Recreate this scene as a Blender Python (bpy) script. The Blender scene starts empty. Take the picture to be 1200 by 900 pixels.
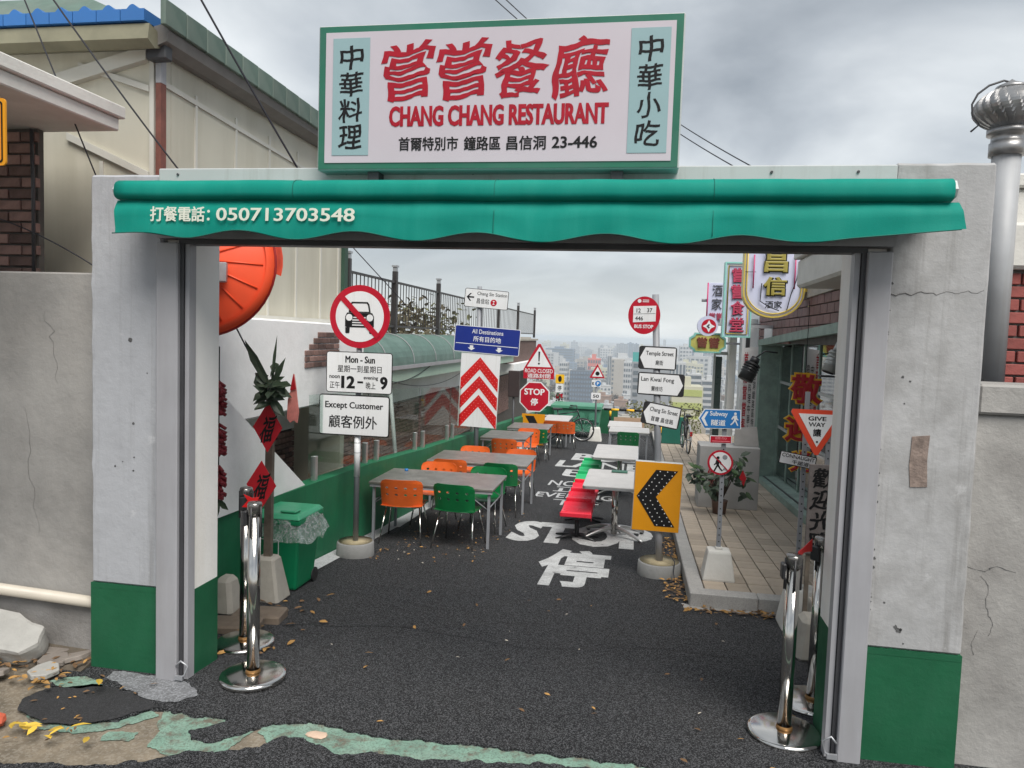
import bpy, bmesh, math, random
from mathutils import Matrix, Vector, noise
R = random.Random(7)
PI = math.pi
SC = bpy.context.scene
COL = SC.collection

# ------------------------------------------------------------------ camera
CAM_H = 2.09
cam = bpy.data.cameras.new('camera')
cam_o = bpy.data.objects.new('camera', cam)
COL.objects.link(cam_o)
cam.sensor_width = 36.0
cam.lens = 36.0 * 870 / 1200
cam.clip_start = 0.05
cam.clip_end = 30000
right = Vector((0.98495526, 0.16961295, 0.03308438))
down = Vector((0.04362502, -0.05879916, -0.99731616))
fwd = Vector((-0.1672124, 0.98375511, -0.06531391))
cm = Matrix((right, -down, -fwd)).transposed().to_4x4()
cm.translation = (0, 0, CAM_H)
cam_o.matrix_world = cm
SC.camera = cam_o

# ------------------------------------------------------------------ light
SUN_EL, SUN_AZ = math.radians(54), math.radians(148)      # azimuth clockwise from +Y
world = bpy.data.worlds.new('World')
SC.world = world
world.use_nodes = True
nt = world.node_tree
for n in list(nt.nodes):
    nt.nodes.remove(n)
wo = nt.nodes.new('ShaderNodeOutputWorld')
bg = nt.nodes.new('ShaderNodeBackground')
bg.inputs['Strength'].default_value = 0.1
sky = nt.nodes.new('ShaderNodeTexSky')
sky.sky_type = 'NISHITA'
sky.sun_disc = False
sky.sun_elevation = SUN_EL
sky.sun_rotation = SUN_AZ
tc = nt.nodes.new('ShaderNodeTexCoord')
sep = nt.nodes.new('ShaderNodeSeparateXYZ')
nt.links.new(tc.outputs['Generated'], sep.inputs[0])
def wmath(op, a, b):
    m = nt.nodes.new('ShaderNodeMath'); m.operation = op
    for i, v in enumerate((a, b)):
        if isinstance(v, (int, float)): m.inputs[i].default_value = v
        else: nt.links.new(v, m.inputs[i])
    return m.outputs[0]
zc = wmath('ADD', wmath('MAXIMUM', sep.outputs['Z'], 0.0), 0.22)
cx_ = wmath('DIVIDE', sep.outputs['X'], zc)
cy_ = wmath('DIVIDE', sep.outputs['Y'], zc)
comb = nt.nodes.new('ShaderNodeCombineXYZ')
nt.links.new(cx_, comb.inputs[0]); nt.links.new(cy_, comb.inputs[1])
cn = nt.nodes.new('ShaderNodeTexNoise')
cn.inputs['Scale'].default_value = 0.95
cn.inputs['Detail'].default_value = 7
cn.inputs['Roughness'].default_value = 0.5
cn.inputs['Distortion'].default_value = 0.35
cmap = nt.nodes.new('ShaderNodeMapping')
cmap.inputs['Location'].default_value = (-1.09, 8.75, 3.79)
nt.links.new(comb.outputs[0], cmap.inputs[0])
nt.links.new(cmap.outputs[0], cn.inputs['Vector'])
cr = nt.nodes.new('ShaderNodeValToRGB')
e = cr.color_ramp.elements
e[0].position = 0.36; e[0].color = (0.195, 0.215, 0.234, 1)
e[1].position = 0.66; e[1].color = (0.545, 0.565, 0.572, 1)
m_ = e.new(0.5); m_.color = (0.335, 0.359, 0.378, 1)
nt.links.new(cn.outputs['Fac'], cr.inputs['Fac'])
sc10 = nt.nodes.new('ShaderNodeVectorMath'); sc10.operation = 'SCALE'
sc10.inputs['Scale'].default_value = 5.4
low = wmath('POWER', wmath('SUBTRACT', 1.0, wmath('MINIMUM', wmath('MULTIPLY', wmath('MAXIMUM', sep.outputs['Z'], 0.0), 3.6), 1.0)), 2.0)
mlow = nt.nodes.new('ShaderNodeMix'); mlow.data_type = 'RGBA'                # the cloud deck pales towards the horizon
nt.links.new(wmath('MULTIPLY', low, 0.75), mlow.inputs['Factor'])
nt.links.new(cr.outputs['Color'], mlow.inputs['A']); mlow.inputs['B'].default_value = (0.54, 0.562, 0.57, 1)
nt.links.new(mlow.outputs['Result'], sc10.inputs[0])
mixw = nt.nodes.new('ShaderNodeMix'); mixw.data_type = 'RGBA'
mixw.inputs['Factor'].default_value = 0.94
nt.links.new(sky.outputs['Color'], mixw.inputs['A'])
nt.links.new(sc10.outputs[0], mixw.inputs['B'])
nt.links.new(mixw.outputs['Result'], bg.inputs['Color'])
nt.links.new(bg.outputs[0], wo.inputs['Surface'])

sun = bpy.data.lights.new('sun', 'SUN')
sun.energy = 1.5
sun.angle = math.radians(38)
sun.color = (1.0, 0.96, 0.9)
sun_o = bpy.data.objects.new('sun', sun)
COL.objects.link(sun_o)
sd = Vector((math.sin(SUN_AZ) * math.cos(SUN_EL), math.cos(SUN_AZ) * math.cos(SUN_EL), math.sin(SUN_EL)))
sun_o.rotation_euler = (-sd).to_track_quat('-Z', 'Y').to_euler()

SC.view_settings.view_transform = 'Standard'
SC.view_settings.look = 'None'
SC.view_settings.exposure = 1.55
SC.view_settings.gamma = 1.0
SC.cycles.use_denoising = True
SC.cycles.max_bounces = 8
SC.cycles.transparent_max_bounces = 16
SC.cycles.volume_bounces = 1

# ------------------------------------------------------------------ materials
MATS = {}
def C(r, g, b, k=1.0):
    def f(v):
        v /= 255.0
        return v / 12.92 if v <= 0.04045 else ((v + 0.055) / 1.055) ** 2.4
    return (f(r) * k, f(g) * k, f(b) * k)

def mat(name, col, rough=0.6, metal=0.0, var=0.10, scale=4.0, bump=0.0, bscale=40.0, dirt=None,
        dirt_amt=0.5, dscale=2.0, streak=False, rnd=0.0, alpha=1.0, emit=0.0, trans=0.0, spec=0.5,
        speck=None, coat=0.0, wear=None, wr=(0.60, 0.66), drip=None):
    if name in MATS: return MATS[name]
    m = bpy.data.materials.new(name)
    m.use_nodes = True
    t = m.node_tree; N = t.nodes; L = t.links
    p = N['Principled BSDF']
    p.inputs['Roughness'].default_value = rough
    p.inputs['Metallic'].default_value = metal
    p.inputs['Specular IOR Level'].default_value = spec
    p.inputs['Coat Weight'].default_value = coat
    if trans: p.inputs['Transmission Weight'].default_value = trans
    if alpha < 1: p.inputs['Alpha'].default_value = alpha
    tcn = N.new('ShaderNodeTexCoord')
    src = tcn.outputs['Object']
    def mapped(s):
        mp = N.new('ShaderNodeMapping'); mp.inputs['Scale'].default_value = s
        L.new(src, mp.inputs[0]); return mp.outputs[0]
    def noi(vec, s, det=5, ro=0.6):
        n = N.new('ShaderNodeTexNoise'); n.inputs['Scale'].default_value = s
        n.inputs['Detail'].default_value = det; n.inputs['Roughness'].default_value = ro
        L.new(vec, n.inputs['Vector']); return n.outputs['Fac']
    def ramp(fac, a, b, ca, cb):
        r = N.new('ShaderNodeValToRGB'); el = r.color_ramp.elements
        el[0].position = a; el[0].color = (*ca, 1); el[1].position = b; el[1].color = (*cb, 1)
        L.new(fac, r.inputs[0]); return r.outputs[0]
    def mix(fac, a, b, bt='MIX'):
        x = N.new('ShaderNodeMix'); x.data_type = 'RGBA'; x.blend_type = bt
        if isinstance(fac, float): x.inputs['Factor'].default_value = fac
        else: L.new(fac, x.inputs['Factor'])
        for v, k in ((a, 'A'), (b, 'B')):
            if isinstance(v, tuple): x.inputs[k].default_value = (*v, 1)
            else: L.new(v, x.inputs[k])
        return x.outputs['Result']
    lo = tuple(c * (1 - var) for c in col); hi = tuple(min(1, c * (1 + var)) for c in col)
    base = ramp(noi(src, scale), 0.3, 0.7, lo, hi)
    if dirt:
        vec = mapped((3.0, 3.0, 0.35)) if streak else src
        f = ramp(noi(vec, dscale, 8, 0.65), 0.45, 0.72, (0, 0, 0), (dirt_amt,) * 3)
        base = mix(f, base, tuple(dirt))
    if drip:
        f = ramp(noi(mapped((5.0, 5.0, 0.22)), drip[2], 7, 0.7), 0.52, 0.74, (0, 0, 0), (drip[1],) * 3)
        base = mix(f, base, tuple(drip[0]))
    if wear:
        f = ramp(noi(src, 9.0, 9, 0.72), wr[0], wr[1], (0, 0, 0), (1, 1, 1))
        base = mix(f, base, tuple(wear))
    if speck:
        v = N.new('ShaderNodeTexVoronoi'); v.inputs['Scale'].default_value = speck[0]
        L.new(src, v.inputs['Vector'])
        sx = N.new('ShaderNodeSeparateColor'); L.new(v.outputs['Color'], sx.inputs[0])
        f = ramp(sx.outputs[0], 0.45, 0.95, (0, 0, 0), (speck[2],) * 3)
        base = mix(f, base, tuple(speck[1]))
    if rnd:
        oi = N.new('ShaderNodeObjectInfo')
        f = ramp(oi.outputs['Random'], 0.0, 1.0, (1 - rnd,) * 3, (1 + rnd,) * 3)
        base = mix(1.0, base, f, 'MULTIPLY')
    L.new(base, p.inputs['Base Color'])
    rr = N.new('ShaderNodeMapRange')
    rr.inputs['To Min'].default_value = max(0.02, rough - 0.12); rr.inputs['To Max'].default_value = min(1, rough + 0.12)
    L.new(noi(src, scale * 3.1, 4), rr.inputs['Value']); L.new(rr.outputs[0], p.inputs['Roughness'])
    if bump:
        b = N.new('ShaderNodeBump'); b.inputs['Strength'].default_value = bump
        b.inputs['Distance'].default_value = 0.01
        L.new(noi(src, bscale, 6, 0.65), b.inputs['Height'])
        L.new(b.outputs[0], p.inputs['Normal'])
    if emit:
        L.new(base, p.inputs['Emission Color']); p.inputs['Emission Strength'].default_value = emit
    MATS[name] = m
    return m

def mat_glass(name, col=(0.75, 0.82, 0.8), clear=0.8, top=1.0):
    m = bpy.data.materials.new(name); m.use_nodes = True
    t = m.node_tree; N = t.nodes; L = t.links
    for n in list(N): N.remove(n)
    o = N.new('ShaderNodeOutputMaterial'); a = N.new('ShaderNodeBsdfTransparent'); g = N.new('ShaderNodeBsdfGlossy')
    a.inputs[0].default_value = (*col, 1); g.inputs['Roughness'].default_value = 0.03
    fr = N.new('ShaderNodeFresnel'); fr.inputs['IOR'].default_value = 1.5
    mr = N.new('ShaderNodeMapRange'); mr.inputs['To Min'].default_value = 1 - clear; mr.inputs['To Max'].default_value = top
    L.new(fr.outputs[0], mr.inputs[0])
    x = N.new('ShaderNodeMixShader'); L.new(mr.outputs[0], x.inputs[0]); L.new(a.outputs[0], x.inputs[1]); L.new(g.outputs[0], x.inputs[2])
    L.new(x.outputs[0], o.inputs[0]); MATS[name] = m
    return m

ASPHALT = mat('asphalt', (0.0135, 0.014, 0.0155), 0.78, var=0.3, scale=0.8, bump=1.0, bscale=150, speck=(200, (0.145, 0.148, 0.156), 0.8), dirt=(0.030, 0.029, 0.028), dirt_amt=0.6, dscale=0.7, spec=0.15)
ASPHALT_DARK = mat('asphalt_fresh', (0.022, 0.022, 0.024), 0.9, var=0.3, scale=3, bump=1.0, bscale=120, speck=(150, (0.07, 0.07, 0.075), 0.4))
GRAVEL = mat('gravel_grey', (0.17, 0.175, 0.185), 0.9, var=0.3, scale=9, bump=1.0, bscale=150, speck=(110, (0.34, 0.35, 0.37), 0.8))
CONC_BROWN = mat('concrete_brown', (0.20, 0.165, 0.12), 0.9, var=0.25, scale=6, bump=0.6, bscale=50, dirt=(0.09, 0.075, 0.055), dirt_amt=0.8, dscale=4, speck=(90, (0.33, 0.30, 0.25), 0.4))
PAINT_MINT = mat('worn_mint_paint', (0.18, 0.30, 0.235), 0.85, var=0.22, scale=7, bump=0.7, bscale=50, wear=(0.14, 0.12, 0.09), wr=(0.50, 0.62), dirt=(0.28, 0.36, 0.30), dirt_amt=0.6, dscale=4, speck=(120, (0.07, 0.09, 0.075), 0.5))
ROAD_PAINT = mat('white_road_paint', (0.56, 0.57, 0.57), 0.75, var=0.10, scale=12, bump=0.5, bscale=140, speck=(140, (0.16, 0.16, 0.165), 0.5), dirt=(0.22, 0.22, 0.22), dirt_amt=0.6, dscale=5, wear=(0.05, 0.05, 0.052), wr=(0.60, 0.69))
ROAD_PAINT_FADED = mat('faded_road_paint', (0.50, 0.51, 0.52), 0.75, var=0.12, scale=12, bump=0.4, bscale=140, speck=(160, (0.16, 0.16, 0.17), 0.5))
PILLAR_L = mat('pale_pillar_plaster', (0.40, 0.41, 0.435), 0.75, var=0.13, scale=2.6, bump=0.45, bscale=14, dirt=(0.25, 0.255, 0.27), dirt_amt=0.75, dscale=2.6, drip=((0.22, 0.22, 0.222), 0.7, 2.0), wear=(0.52, 0.525, 0.54), wr=(0.60, 0.72))
PILLAR_R = mat('grey_pillar_plaster', (0.385, 0.385, 0.388), 0.8, var=0.16, scale=2.2, bump=0.5, bscale=14, dirt=(0.20, 0.195, 0.186), dirt_amt=0.8, dscale=2.4, drip=((0.18, 0.175, 0.165), 0.75, 2.2), wear=(0.50, 0.50, 0.505), wr=(0.60, 0.72))
CONC_WALL = mat('old_concrete', (0.27, 0.262, 0.25), 0.85, var=0.24, scale=1.6, bump=0.7, bscale=12, dirt=(0.40, 0.38, 0.355), dirt_amt=0.6, dscale=1.3)
CONC_WALL_R = mat('pale_old_concrete', (0.33, 0.32, 0.305), 0.85, var=0.2, scale=2.2, bump=0.7, bscale=16, dirt=(0.20, 0.19, 0.18), dirt_amt=0.7, dscale=2.4)
GREEN_WALL = mat('green_wall_paint', (0.010, 0.095, 0.042), 0.6, var=0.2, scale=2.2, bump=0.25, bscale=18, dirt=(0.022, 0.115, 0.06), dirt_amt=0.6, dscale=3, spec=0.3)
WHITE_WALL = mat('white_wall_paint', (0.86, 0.865, 0.865), 0.7, var=0.04, scale=2.0, bump=0.5, bscale=10, dirt=(0.60, 0.60, 0.58), dirt_amt=0.45, dscale=1.6)
CREAM_RETURN = mat('cream_reveal_paint', (0.82, 0.81, 0.785), 0.7, var=0.04, scale=3, bump=0.2, dirt=(0.58, 0.50, 0.36), dirt_amt=0.4, dscale=1.1, streak=True)
CREAM = mat('cream_panel', (0.56, 0.535, 0.445), 0.6, var=0.07, scale=1.2, bump=0.12, bscale=10, dirt=(0.40, 0.375, 0.29), dirt_amt=0.5, dscale=1.2, streak=True)
CREAM_TRIM = mat('pale_trim', (0.58, 0.57, 0.52), 0.6, var=0.06, dirt=(0.36, 0.34, 0.28), dirt_amt=0.5)
BLUE_TILE = mat('blue_roof_tile', C(52, 110, 176), 0.5, var=0.10, rnd=0.08, dirt=C(40, 80, 130))
VERGE = mat('green_grey_fascia', (0.09, 0.14, 0.115), 0.65, var=0.2, scale=5, rnd=0.14, dirt=(0.16, 0.17, 0.15), dirt_amt=0.5)
GUTTER = mat('grey_gutter', (0.16, 0.15, 0.14), 0.6, var=0.15)
OLIVE = mat('olive_gutter', (0.20, 0.19, 0.13), 0.6, var=0.2)
RUST_PIPE = mat('red_brown_pipe', (0.17, 0.06, 0.045), 0.7, var=0.3, scale=9)
STEEL_GREY = mat('grey_painted_steel', (0.33, 0.33, 0.35), 0.45, var=0.07, scale=3, dirt=(0.22, 0.21, 0.21), dirt_amt=0.4, streak=True)
STEEL_DARK = mat('dark_steel', (0.045, 0.045, 0.05), 0.5, var=0.2)
STEEL_LIGHT = mat('light_steel', (0.44, 0.46, 0.46), 0.4, var=0.08, dirt=(0.32, 0.33, 0.33), dirt_amt=0.4, drip=((0.27, 0.27, 0.25), 0.6, 2.4))
GALV = mat('galvanised_steel', (0.42, 0.43, 0.45), 0.45, metal=0.6, var=0.15, scale=10)
GREYPOLE = mat('grey_pole_paint', (0.24, 0.25, 0.27), 0.45, var=0.12)
CHROME = mat('polished_steel', (0.62, 0.60, 0.57), 0.14, metal=1.0, var=0.1, scale=3)
BRUSHED = mat('brushed_aluminium', (0.56, 0.56, 0.56), 0.36, metal=0.85, var=0.12, scale=7)
TABLETOP = mat('worn_metal_tabletop', (0.25, 0.235, 0.215), 0.34, metal=0.35, var=0.3, scale=4, dirt=(0.14, 0.13, 0.115), dirt_amt=0.75, dscale=3.5, wear=(0.36, 0.35, 0.33), wr=(0.60, 0.75))
TABLETOP_W = mat('white_tabletop', (0.50, 0.485, 0.475), 0.5, var=0.07, scale=6, dirt=(0.45, 0.43, 0.41), dirt_amt=0.4)
AWNING = mat('teal_awning_fabric', C(0, 126, 112), 0.7, var=0.08, scale=1.6, bump=0.1, bscale=120, dirt=C(40, 146, 130), dirt_amt=0.4, dscale=2.2, streak=True, spec=0.2)
WHITE = mat('white_print', (0.75, 0.76, 0.77), 0.5, var=0.03)
OFFWHITE = mat('sign_white', (0.76, 0.77, 0.785), 0.4, var=0.03, dirt=(0.55, 0.55, 0.54), dirt_amt=0.35, drip=((0.48, 0.46, 0.42), 0.45, 3.0))
BLACK = mat('black_print', (0.010, 0.010, 0.011), 0.6, var=0.1, spec=0.2)
BLACK_PLASTIC = mat('black_plastic', (0.02, 0.02, 0.022), 0.4, var=0.15)
RED_SIGN = mat('red_sign', C(178, 16, 42), 0.45, var=0.06, spec=0.35)
RED_BRIGHT = mat('bright_red_sheeting', C(200, 18, 20), 0.4, var=0.05)
RED_PAPER = mat('red_paper', C(186, 18, 34), 0.7, var=0.08)
RED_DARK = mat('dark_red_string', C(110, 20, 32), 0.7, var=0.2, scale=20)
RED_TEXT = mat('red_lettering', C(158, 14, 36), 0.5, var=0.14, scale=14, spec=0.3)
BLUE_SIGN = mat('blue_sign', C(22, 44, 130), 0.4, var=0.05)
BLUE_LIGHT = mat('light_blue_sign', C(36, 116, 184), 0.4, var=0.05)
YELLOW_SIGN = mat('yellow_sign', C(212, 142, 6), 0.45, var=0.05)
YELLOW = mat('yellow_paint', C(236, 182, 30), 0.5, var=0.06)
SIGN_FACE = mat('lightbox_face', (0.52, 0.475, 0.52), 0.35, var=0.05, scale=1.3)
SIGN_GREEN = mat('lightbox_green', C(32, 104, 82), 0.4, var=0.10, dirt=C(66, 106, 96), dirt_amt=0.6, dscale=3)
SIGN_AQUA = mat('lightbox_aqua', C(140, 168, 172), 0.4, var=0.03)
ORANGE_PLASTIC = mat('orange_plastic', C(212, 96, 38), 0.32, var=0.08, rnd=0.08, dirt=C(176, 74, 28), dirt_amt=0.5, dscale=6)
GREEN_PLASTIC = mat('green_plastic', C(8, 104, 54), 0.33, var=0.14, rnd=0.08, dirt=C(10, 84, 46), dirt_amt=0.5, dscale=6)
GREEN_SEAT = mat('light_green_plastic', C(36, 168, 104), 0.35, var=0.06)
RED_SEAT = mat('red_seat_plastic', C(222, 34, 58), 0.3, var=0.06)
BIN_GREEN = mat('green_bin_plastic', C(12, 122, 80), 0.4, var=0.06)
DUMP_GREEN = mat('green_dumpster', C(78, 142, 116), 0.5, var=0.08, dirt=C(70, 130, 104))
DISH_ORANGE = mat('orange_red_dish', C(240, 84, 44), 0.5, var=0.07)
BRICK_RED = mat('red_brown_brick', (0.115, 0.058, 0.05), 0.85, var=0.25, scale=14, bump=0.5, bscale=40, rnd=0.3)
BRICK_DARK = mat('dark_mixed_brick', (0.19, 0.115, 0.098), 0.85, var=0.3, scale=12, bump=0.5, bscale=40, rnd=0.55)
BRICK_MAROON = mat('maroon_tile_brick', (0.20, 0.105, 0.098), 0.6, var=0.16, scale=10, bump=0.3, rnd=0.18)
BRICK_CRIMSON = mat('crimson_brick', (0.27, 0.07, 0.06), 0.75, var=0.2, scale=12, bump=0.4, rnd=0.2)
MORTAR = mat('mortar', (0.16, 0.15, 0.14), 0.9, var=0.2, scale=9)
MORTAR_DARK = mat('dark_mortar', (0.085, 0.078, 0.07), 0.9, var=0.2, scale=9)
PAVER = mat('grey_brown_paver', (0.40, 0.335, 0.265), 0.85, var=0.14, scale=7, bump=0.4, bscale=60, rnd=0.17, dirt=(0.30, 0.25, 0.20), dirt_amt=0.4, dscale=3)
GRANITE = mat('granite_kerb', (0.36, 0.35, 0.335), 0.8, var=0.1, scale=10, bump=0.3, bscale=90, speck=(140, (0.22, 0.215, 0.21), 0.5), rnd=0.08)
CEMENT = mat('cast_cement', (0.40, 0.375, 0.33), 0.85, var=0.10, scale=7, bump=0.4, bscale=40, dirt=(0.25, 0.23, 0.2), dirt_amt=0.5)
CEMENT_W = mat('white_cement', (0.62, 0.61, 0.575), 0.8, var=0.06, scale=6, bump=0.3, dirt=(0.42, 0.40, 0.37), dirt_amt=0.5)
CEMENT_G = mat('grey_cement', (0.27, 0.27, 0.265), 0.8, var=0.12, scale=7, bump=0.4, dirt=(0.17, 0.17, 0.16), dirt_amt=0.5)
YTOP = mat('ochre_cement_top', (0.40, 0.335, 0.21), 0.85, var=0.18, scale=9, bump=0.4)
TEAL_FRAME = mat('verdigris_frame', (0.25, 0.345, 0.30), 0.6, var=0.16, scale=5, dirt=(0.13, 0.165, 0.145), dirt_amt=0.6, dscale=4, wear=(0.29, 0.35, 0.31))
MINT = mat('mint_fascia', (0.40, 0.54, 0.44), 0.6, var=0.08, dirt=(0.3, 0.38, 0.31))
BARREL = mat('green_sheet_roof', (0.085, 0.155, 0.128), 0.5, var=0.15, dirt=(0.15, 0.215, 0.19), dirt_amt=0.5)
FENCE = mat('dark_iron', (0.030, 0.027, 0.027), 0.5, var=0.2)
WOOD_GREY = mat('weathered_board', (0.155, 0.135, 0.13), 0.85, var=0.2, scale=8, bump=0.5, dirt=(0.09, 0.08, 0.078), dirt_amt=0.7, streak=True)
WOOD = mat('stake_wood', (0.20, 0.165, 0.13), 0.85, var=0.25, scale=9, bump=0.4)
PLANK = mat('brown_plank', (0.16, 0.125, 0.095), 0.85, var=0.2, scale=9, bump=0.4)
TAN = mat('tan_board', (0.42, 0.28, 0.19), 0.8, var=0.1)
LEAF_DARK = mat('dark_leaf', (0.035, 0.058, 0.032), 0.5, var=0.35, scale=9)
LEAF = mat('green_leaf', (0.05, 0.10, 0.035), 0.55, var=0.35, scale=7)
LEAF_DRY = mat('olive_leaf', (0.11, 0.115, 0.045), 0.7, var=0.4, scale=5)
LEAF_FALL = mat('fallen_leaf', (0.36, 0.20, 0.06), 0.8, var=0.5, scale=3)
LEAF_YELLOW = mat('yellow_leaf', (0.60, 0.40, 0.05), 0.7, var=0.2, rnd=0.25)
BARK = mat('bark', (0.09, 0.07, 0.055), 0.9, var=0.3, scale=12, bump=0.6)
STONE = mat('pale_stone', (0.36, 0.355, 0.335), 0.85, var=0.12, scale=5, bump=0.7, bscale=18, dirt=(0.28, 0.27, 0.25), dirt_amt=0.6)
STONE_B = mat('brown_flagstone', (0.24, 0.21, 0.185), 0.85, var=0.2, scale=6, bump=0.5, rnd=0.25)
STONE_RED = mat('terracotta_lump', (0.50, 0.10, 0.05), 0.8, var=0.15, scale=8, bump=0.4)
SOIL = mat('soil', (0.10, 0.082, 0.062), 0.95, var=0.35, scale=8, bump=0.8, bscale=60)
PVC = mat('cream_pvc', (0.58, 0.53, 0.45), 0.4, var=0.06)
ZINC = mat('zinc_sheet', (0.36, 0.36, 0.365), 0.38, metal=0.75, var=0.2, scale=6, dirt=(0.22, 0.19, 0.15), dirt_amt=0.5)
PAINT_PIPE = mat('grey_white_pipe', (0.34, 0.35, 0.365), 0.5, var=0.12, scale=3, drip=((0.24, 0.23, 0.21), 0.6, 2.5))
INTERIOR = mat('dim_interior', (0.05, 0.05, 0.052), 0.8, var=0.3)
NEON_Y = mat('yellow_neon_tube', C(200, 176, 80), 0.35, var=0.05)
NEON_P = mat('pink_neon_tube', C(190, 60, 110), 0.35, var=0.05)
NEON_A = mat('aqua_neon_tube', C(140, 200, 190), 0.35, var=0.05)
LILAC = mat('pale_lilac_panel', C(196, 200, 222), 0.4, var=0.04)
CREAMY = mat('pale_yellow_panel', C(206, 200, 110), 0.45, var=0.08)
PINKRED = mat('pink_red_character', C(176, 56, 86), 0.5, var=0.1)
MAROON = mat('maroon_character', C(168, 26, 34), 0.5, var=0.08)
POSTER = mat('white_poster', (0.78, 0.76, 0.76), 0.7, var=0.05)
PAPER_GREY = mat('grey_board', (0.36, 0.355, 0.35), 0.7, var=0.1)
PINK_DOLL = mat('pink_paper', C(226, 140, 130), 0.7, var=0.15, scale=20)
TYRE = mat('tyre_rubber', (0.018, 0.018, 0.018), 0.7, var=0.2)
CABLE = mat('cable_black', (0.02, 0.02, 0.028), 0.6)
LAMP_METAL = mat('grey_lamp_metal', (0.40, 0.41, 0.40), 0.4, metal=0.5, var=0.15)
TERRAIN = mat('hillside', (0.10, 0.115, 0.075), 0.95, var=0.3, scale=0.05)
HILL = mat('far_hill', (0.06, 0.09, 0.07), 0.95, var=0.2, scale=0.01)
GLASS = mat_glass('clear_glass', (0.84, 0.89, 0.87), 0.985, 0.14)
GLASS_DARK = mat_glass('window_glass', (0.50, 0.55, 0.54), 0.66)
def mat_bag():
    m = bpy.data.materials.new('clear_bag'); m.use_nodes = True
    t = m.node_tree; N = t.nodes; L = t.links
    for n in list(N): N.remove(n)
    o = N.new('ShaderNodeOutputMaterial'); a = N.new('ShaderNodeBsdfTransparent'); g = N.new('ShaderNodeBsdfGlossy'); d = N.new('ShaderNodeBsdfDiffuse')
    d.inputs[0].default_value = (0.75, 0.8, 0.8, 1); g.inputs['Roughness'].default_value = 0.22
    x = N.new('ShaderNodeMixShader'); x.inputs[0].default_value = 0.35; L.new(d.outputs[0], x.inputs[1]); L.new(g.outputs[0], x.inputs[2])
    y = N.new('ShaderNodeMixShader'); nz = N.new('ShaderNodeTexNoise'); nz.inputs['Scale'].default_value = 26; nz.inputs['Detail'].default_value = 4; nz.inputs['Distortion'].default_value = 1.5
    tc_ = N.new('ShaderNodeTexCoord'); L.new(tc_.outputs['Object'], nz.inputs['Vector'])
    mr = N.new('ShaderNodeMapRange'); mr.inputs['From Min'].default_value = 0.35; mr.inputs['From Max'].default_value = 0.75; mr.inputs['To Min'].default_value = 0.12; mr.inputs['To Max'].default_value = 0.7
    L.new(nz.outputs['Fac'], mr.inputs['Value']); L.new(mr.outputs[0], y.inputs[0]); L.new(a.outputs[0], y.inputs[1]); L.new(x.outputs[0], y.inputs[2])
    L.new(y.outputs[0], o.inputs[0]); MATS['clear_bag'] = m
    return m
BAG = mat_bag()

# ------------------------------------------------------------------ helpers
def zf(y):
    """height of the alley floor at depth y"""
    if y <= 3.9: return 0.0
    if y <= 8.5: return -0.06 * (y - 3.9)
    return -0.276 - 0.045 * (y - 8.5)

XF = [Matrix.Identity(4)]
WM = {}

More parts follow.
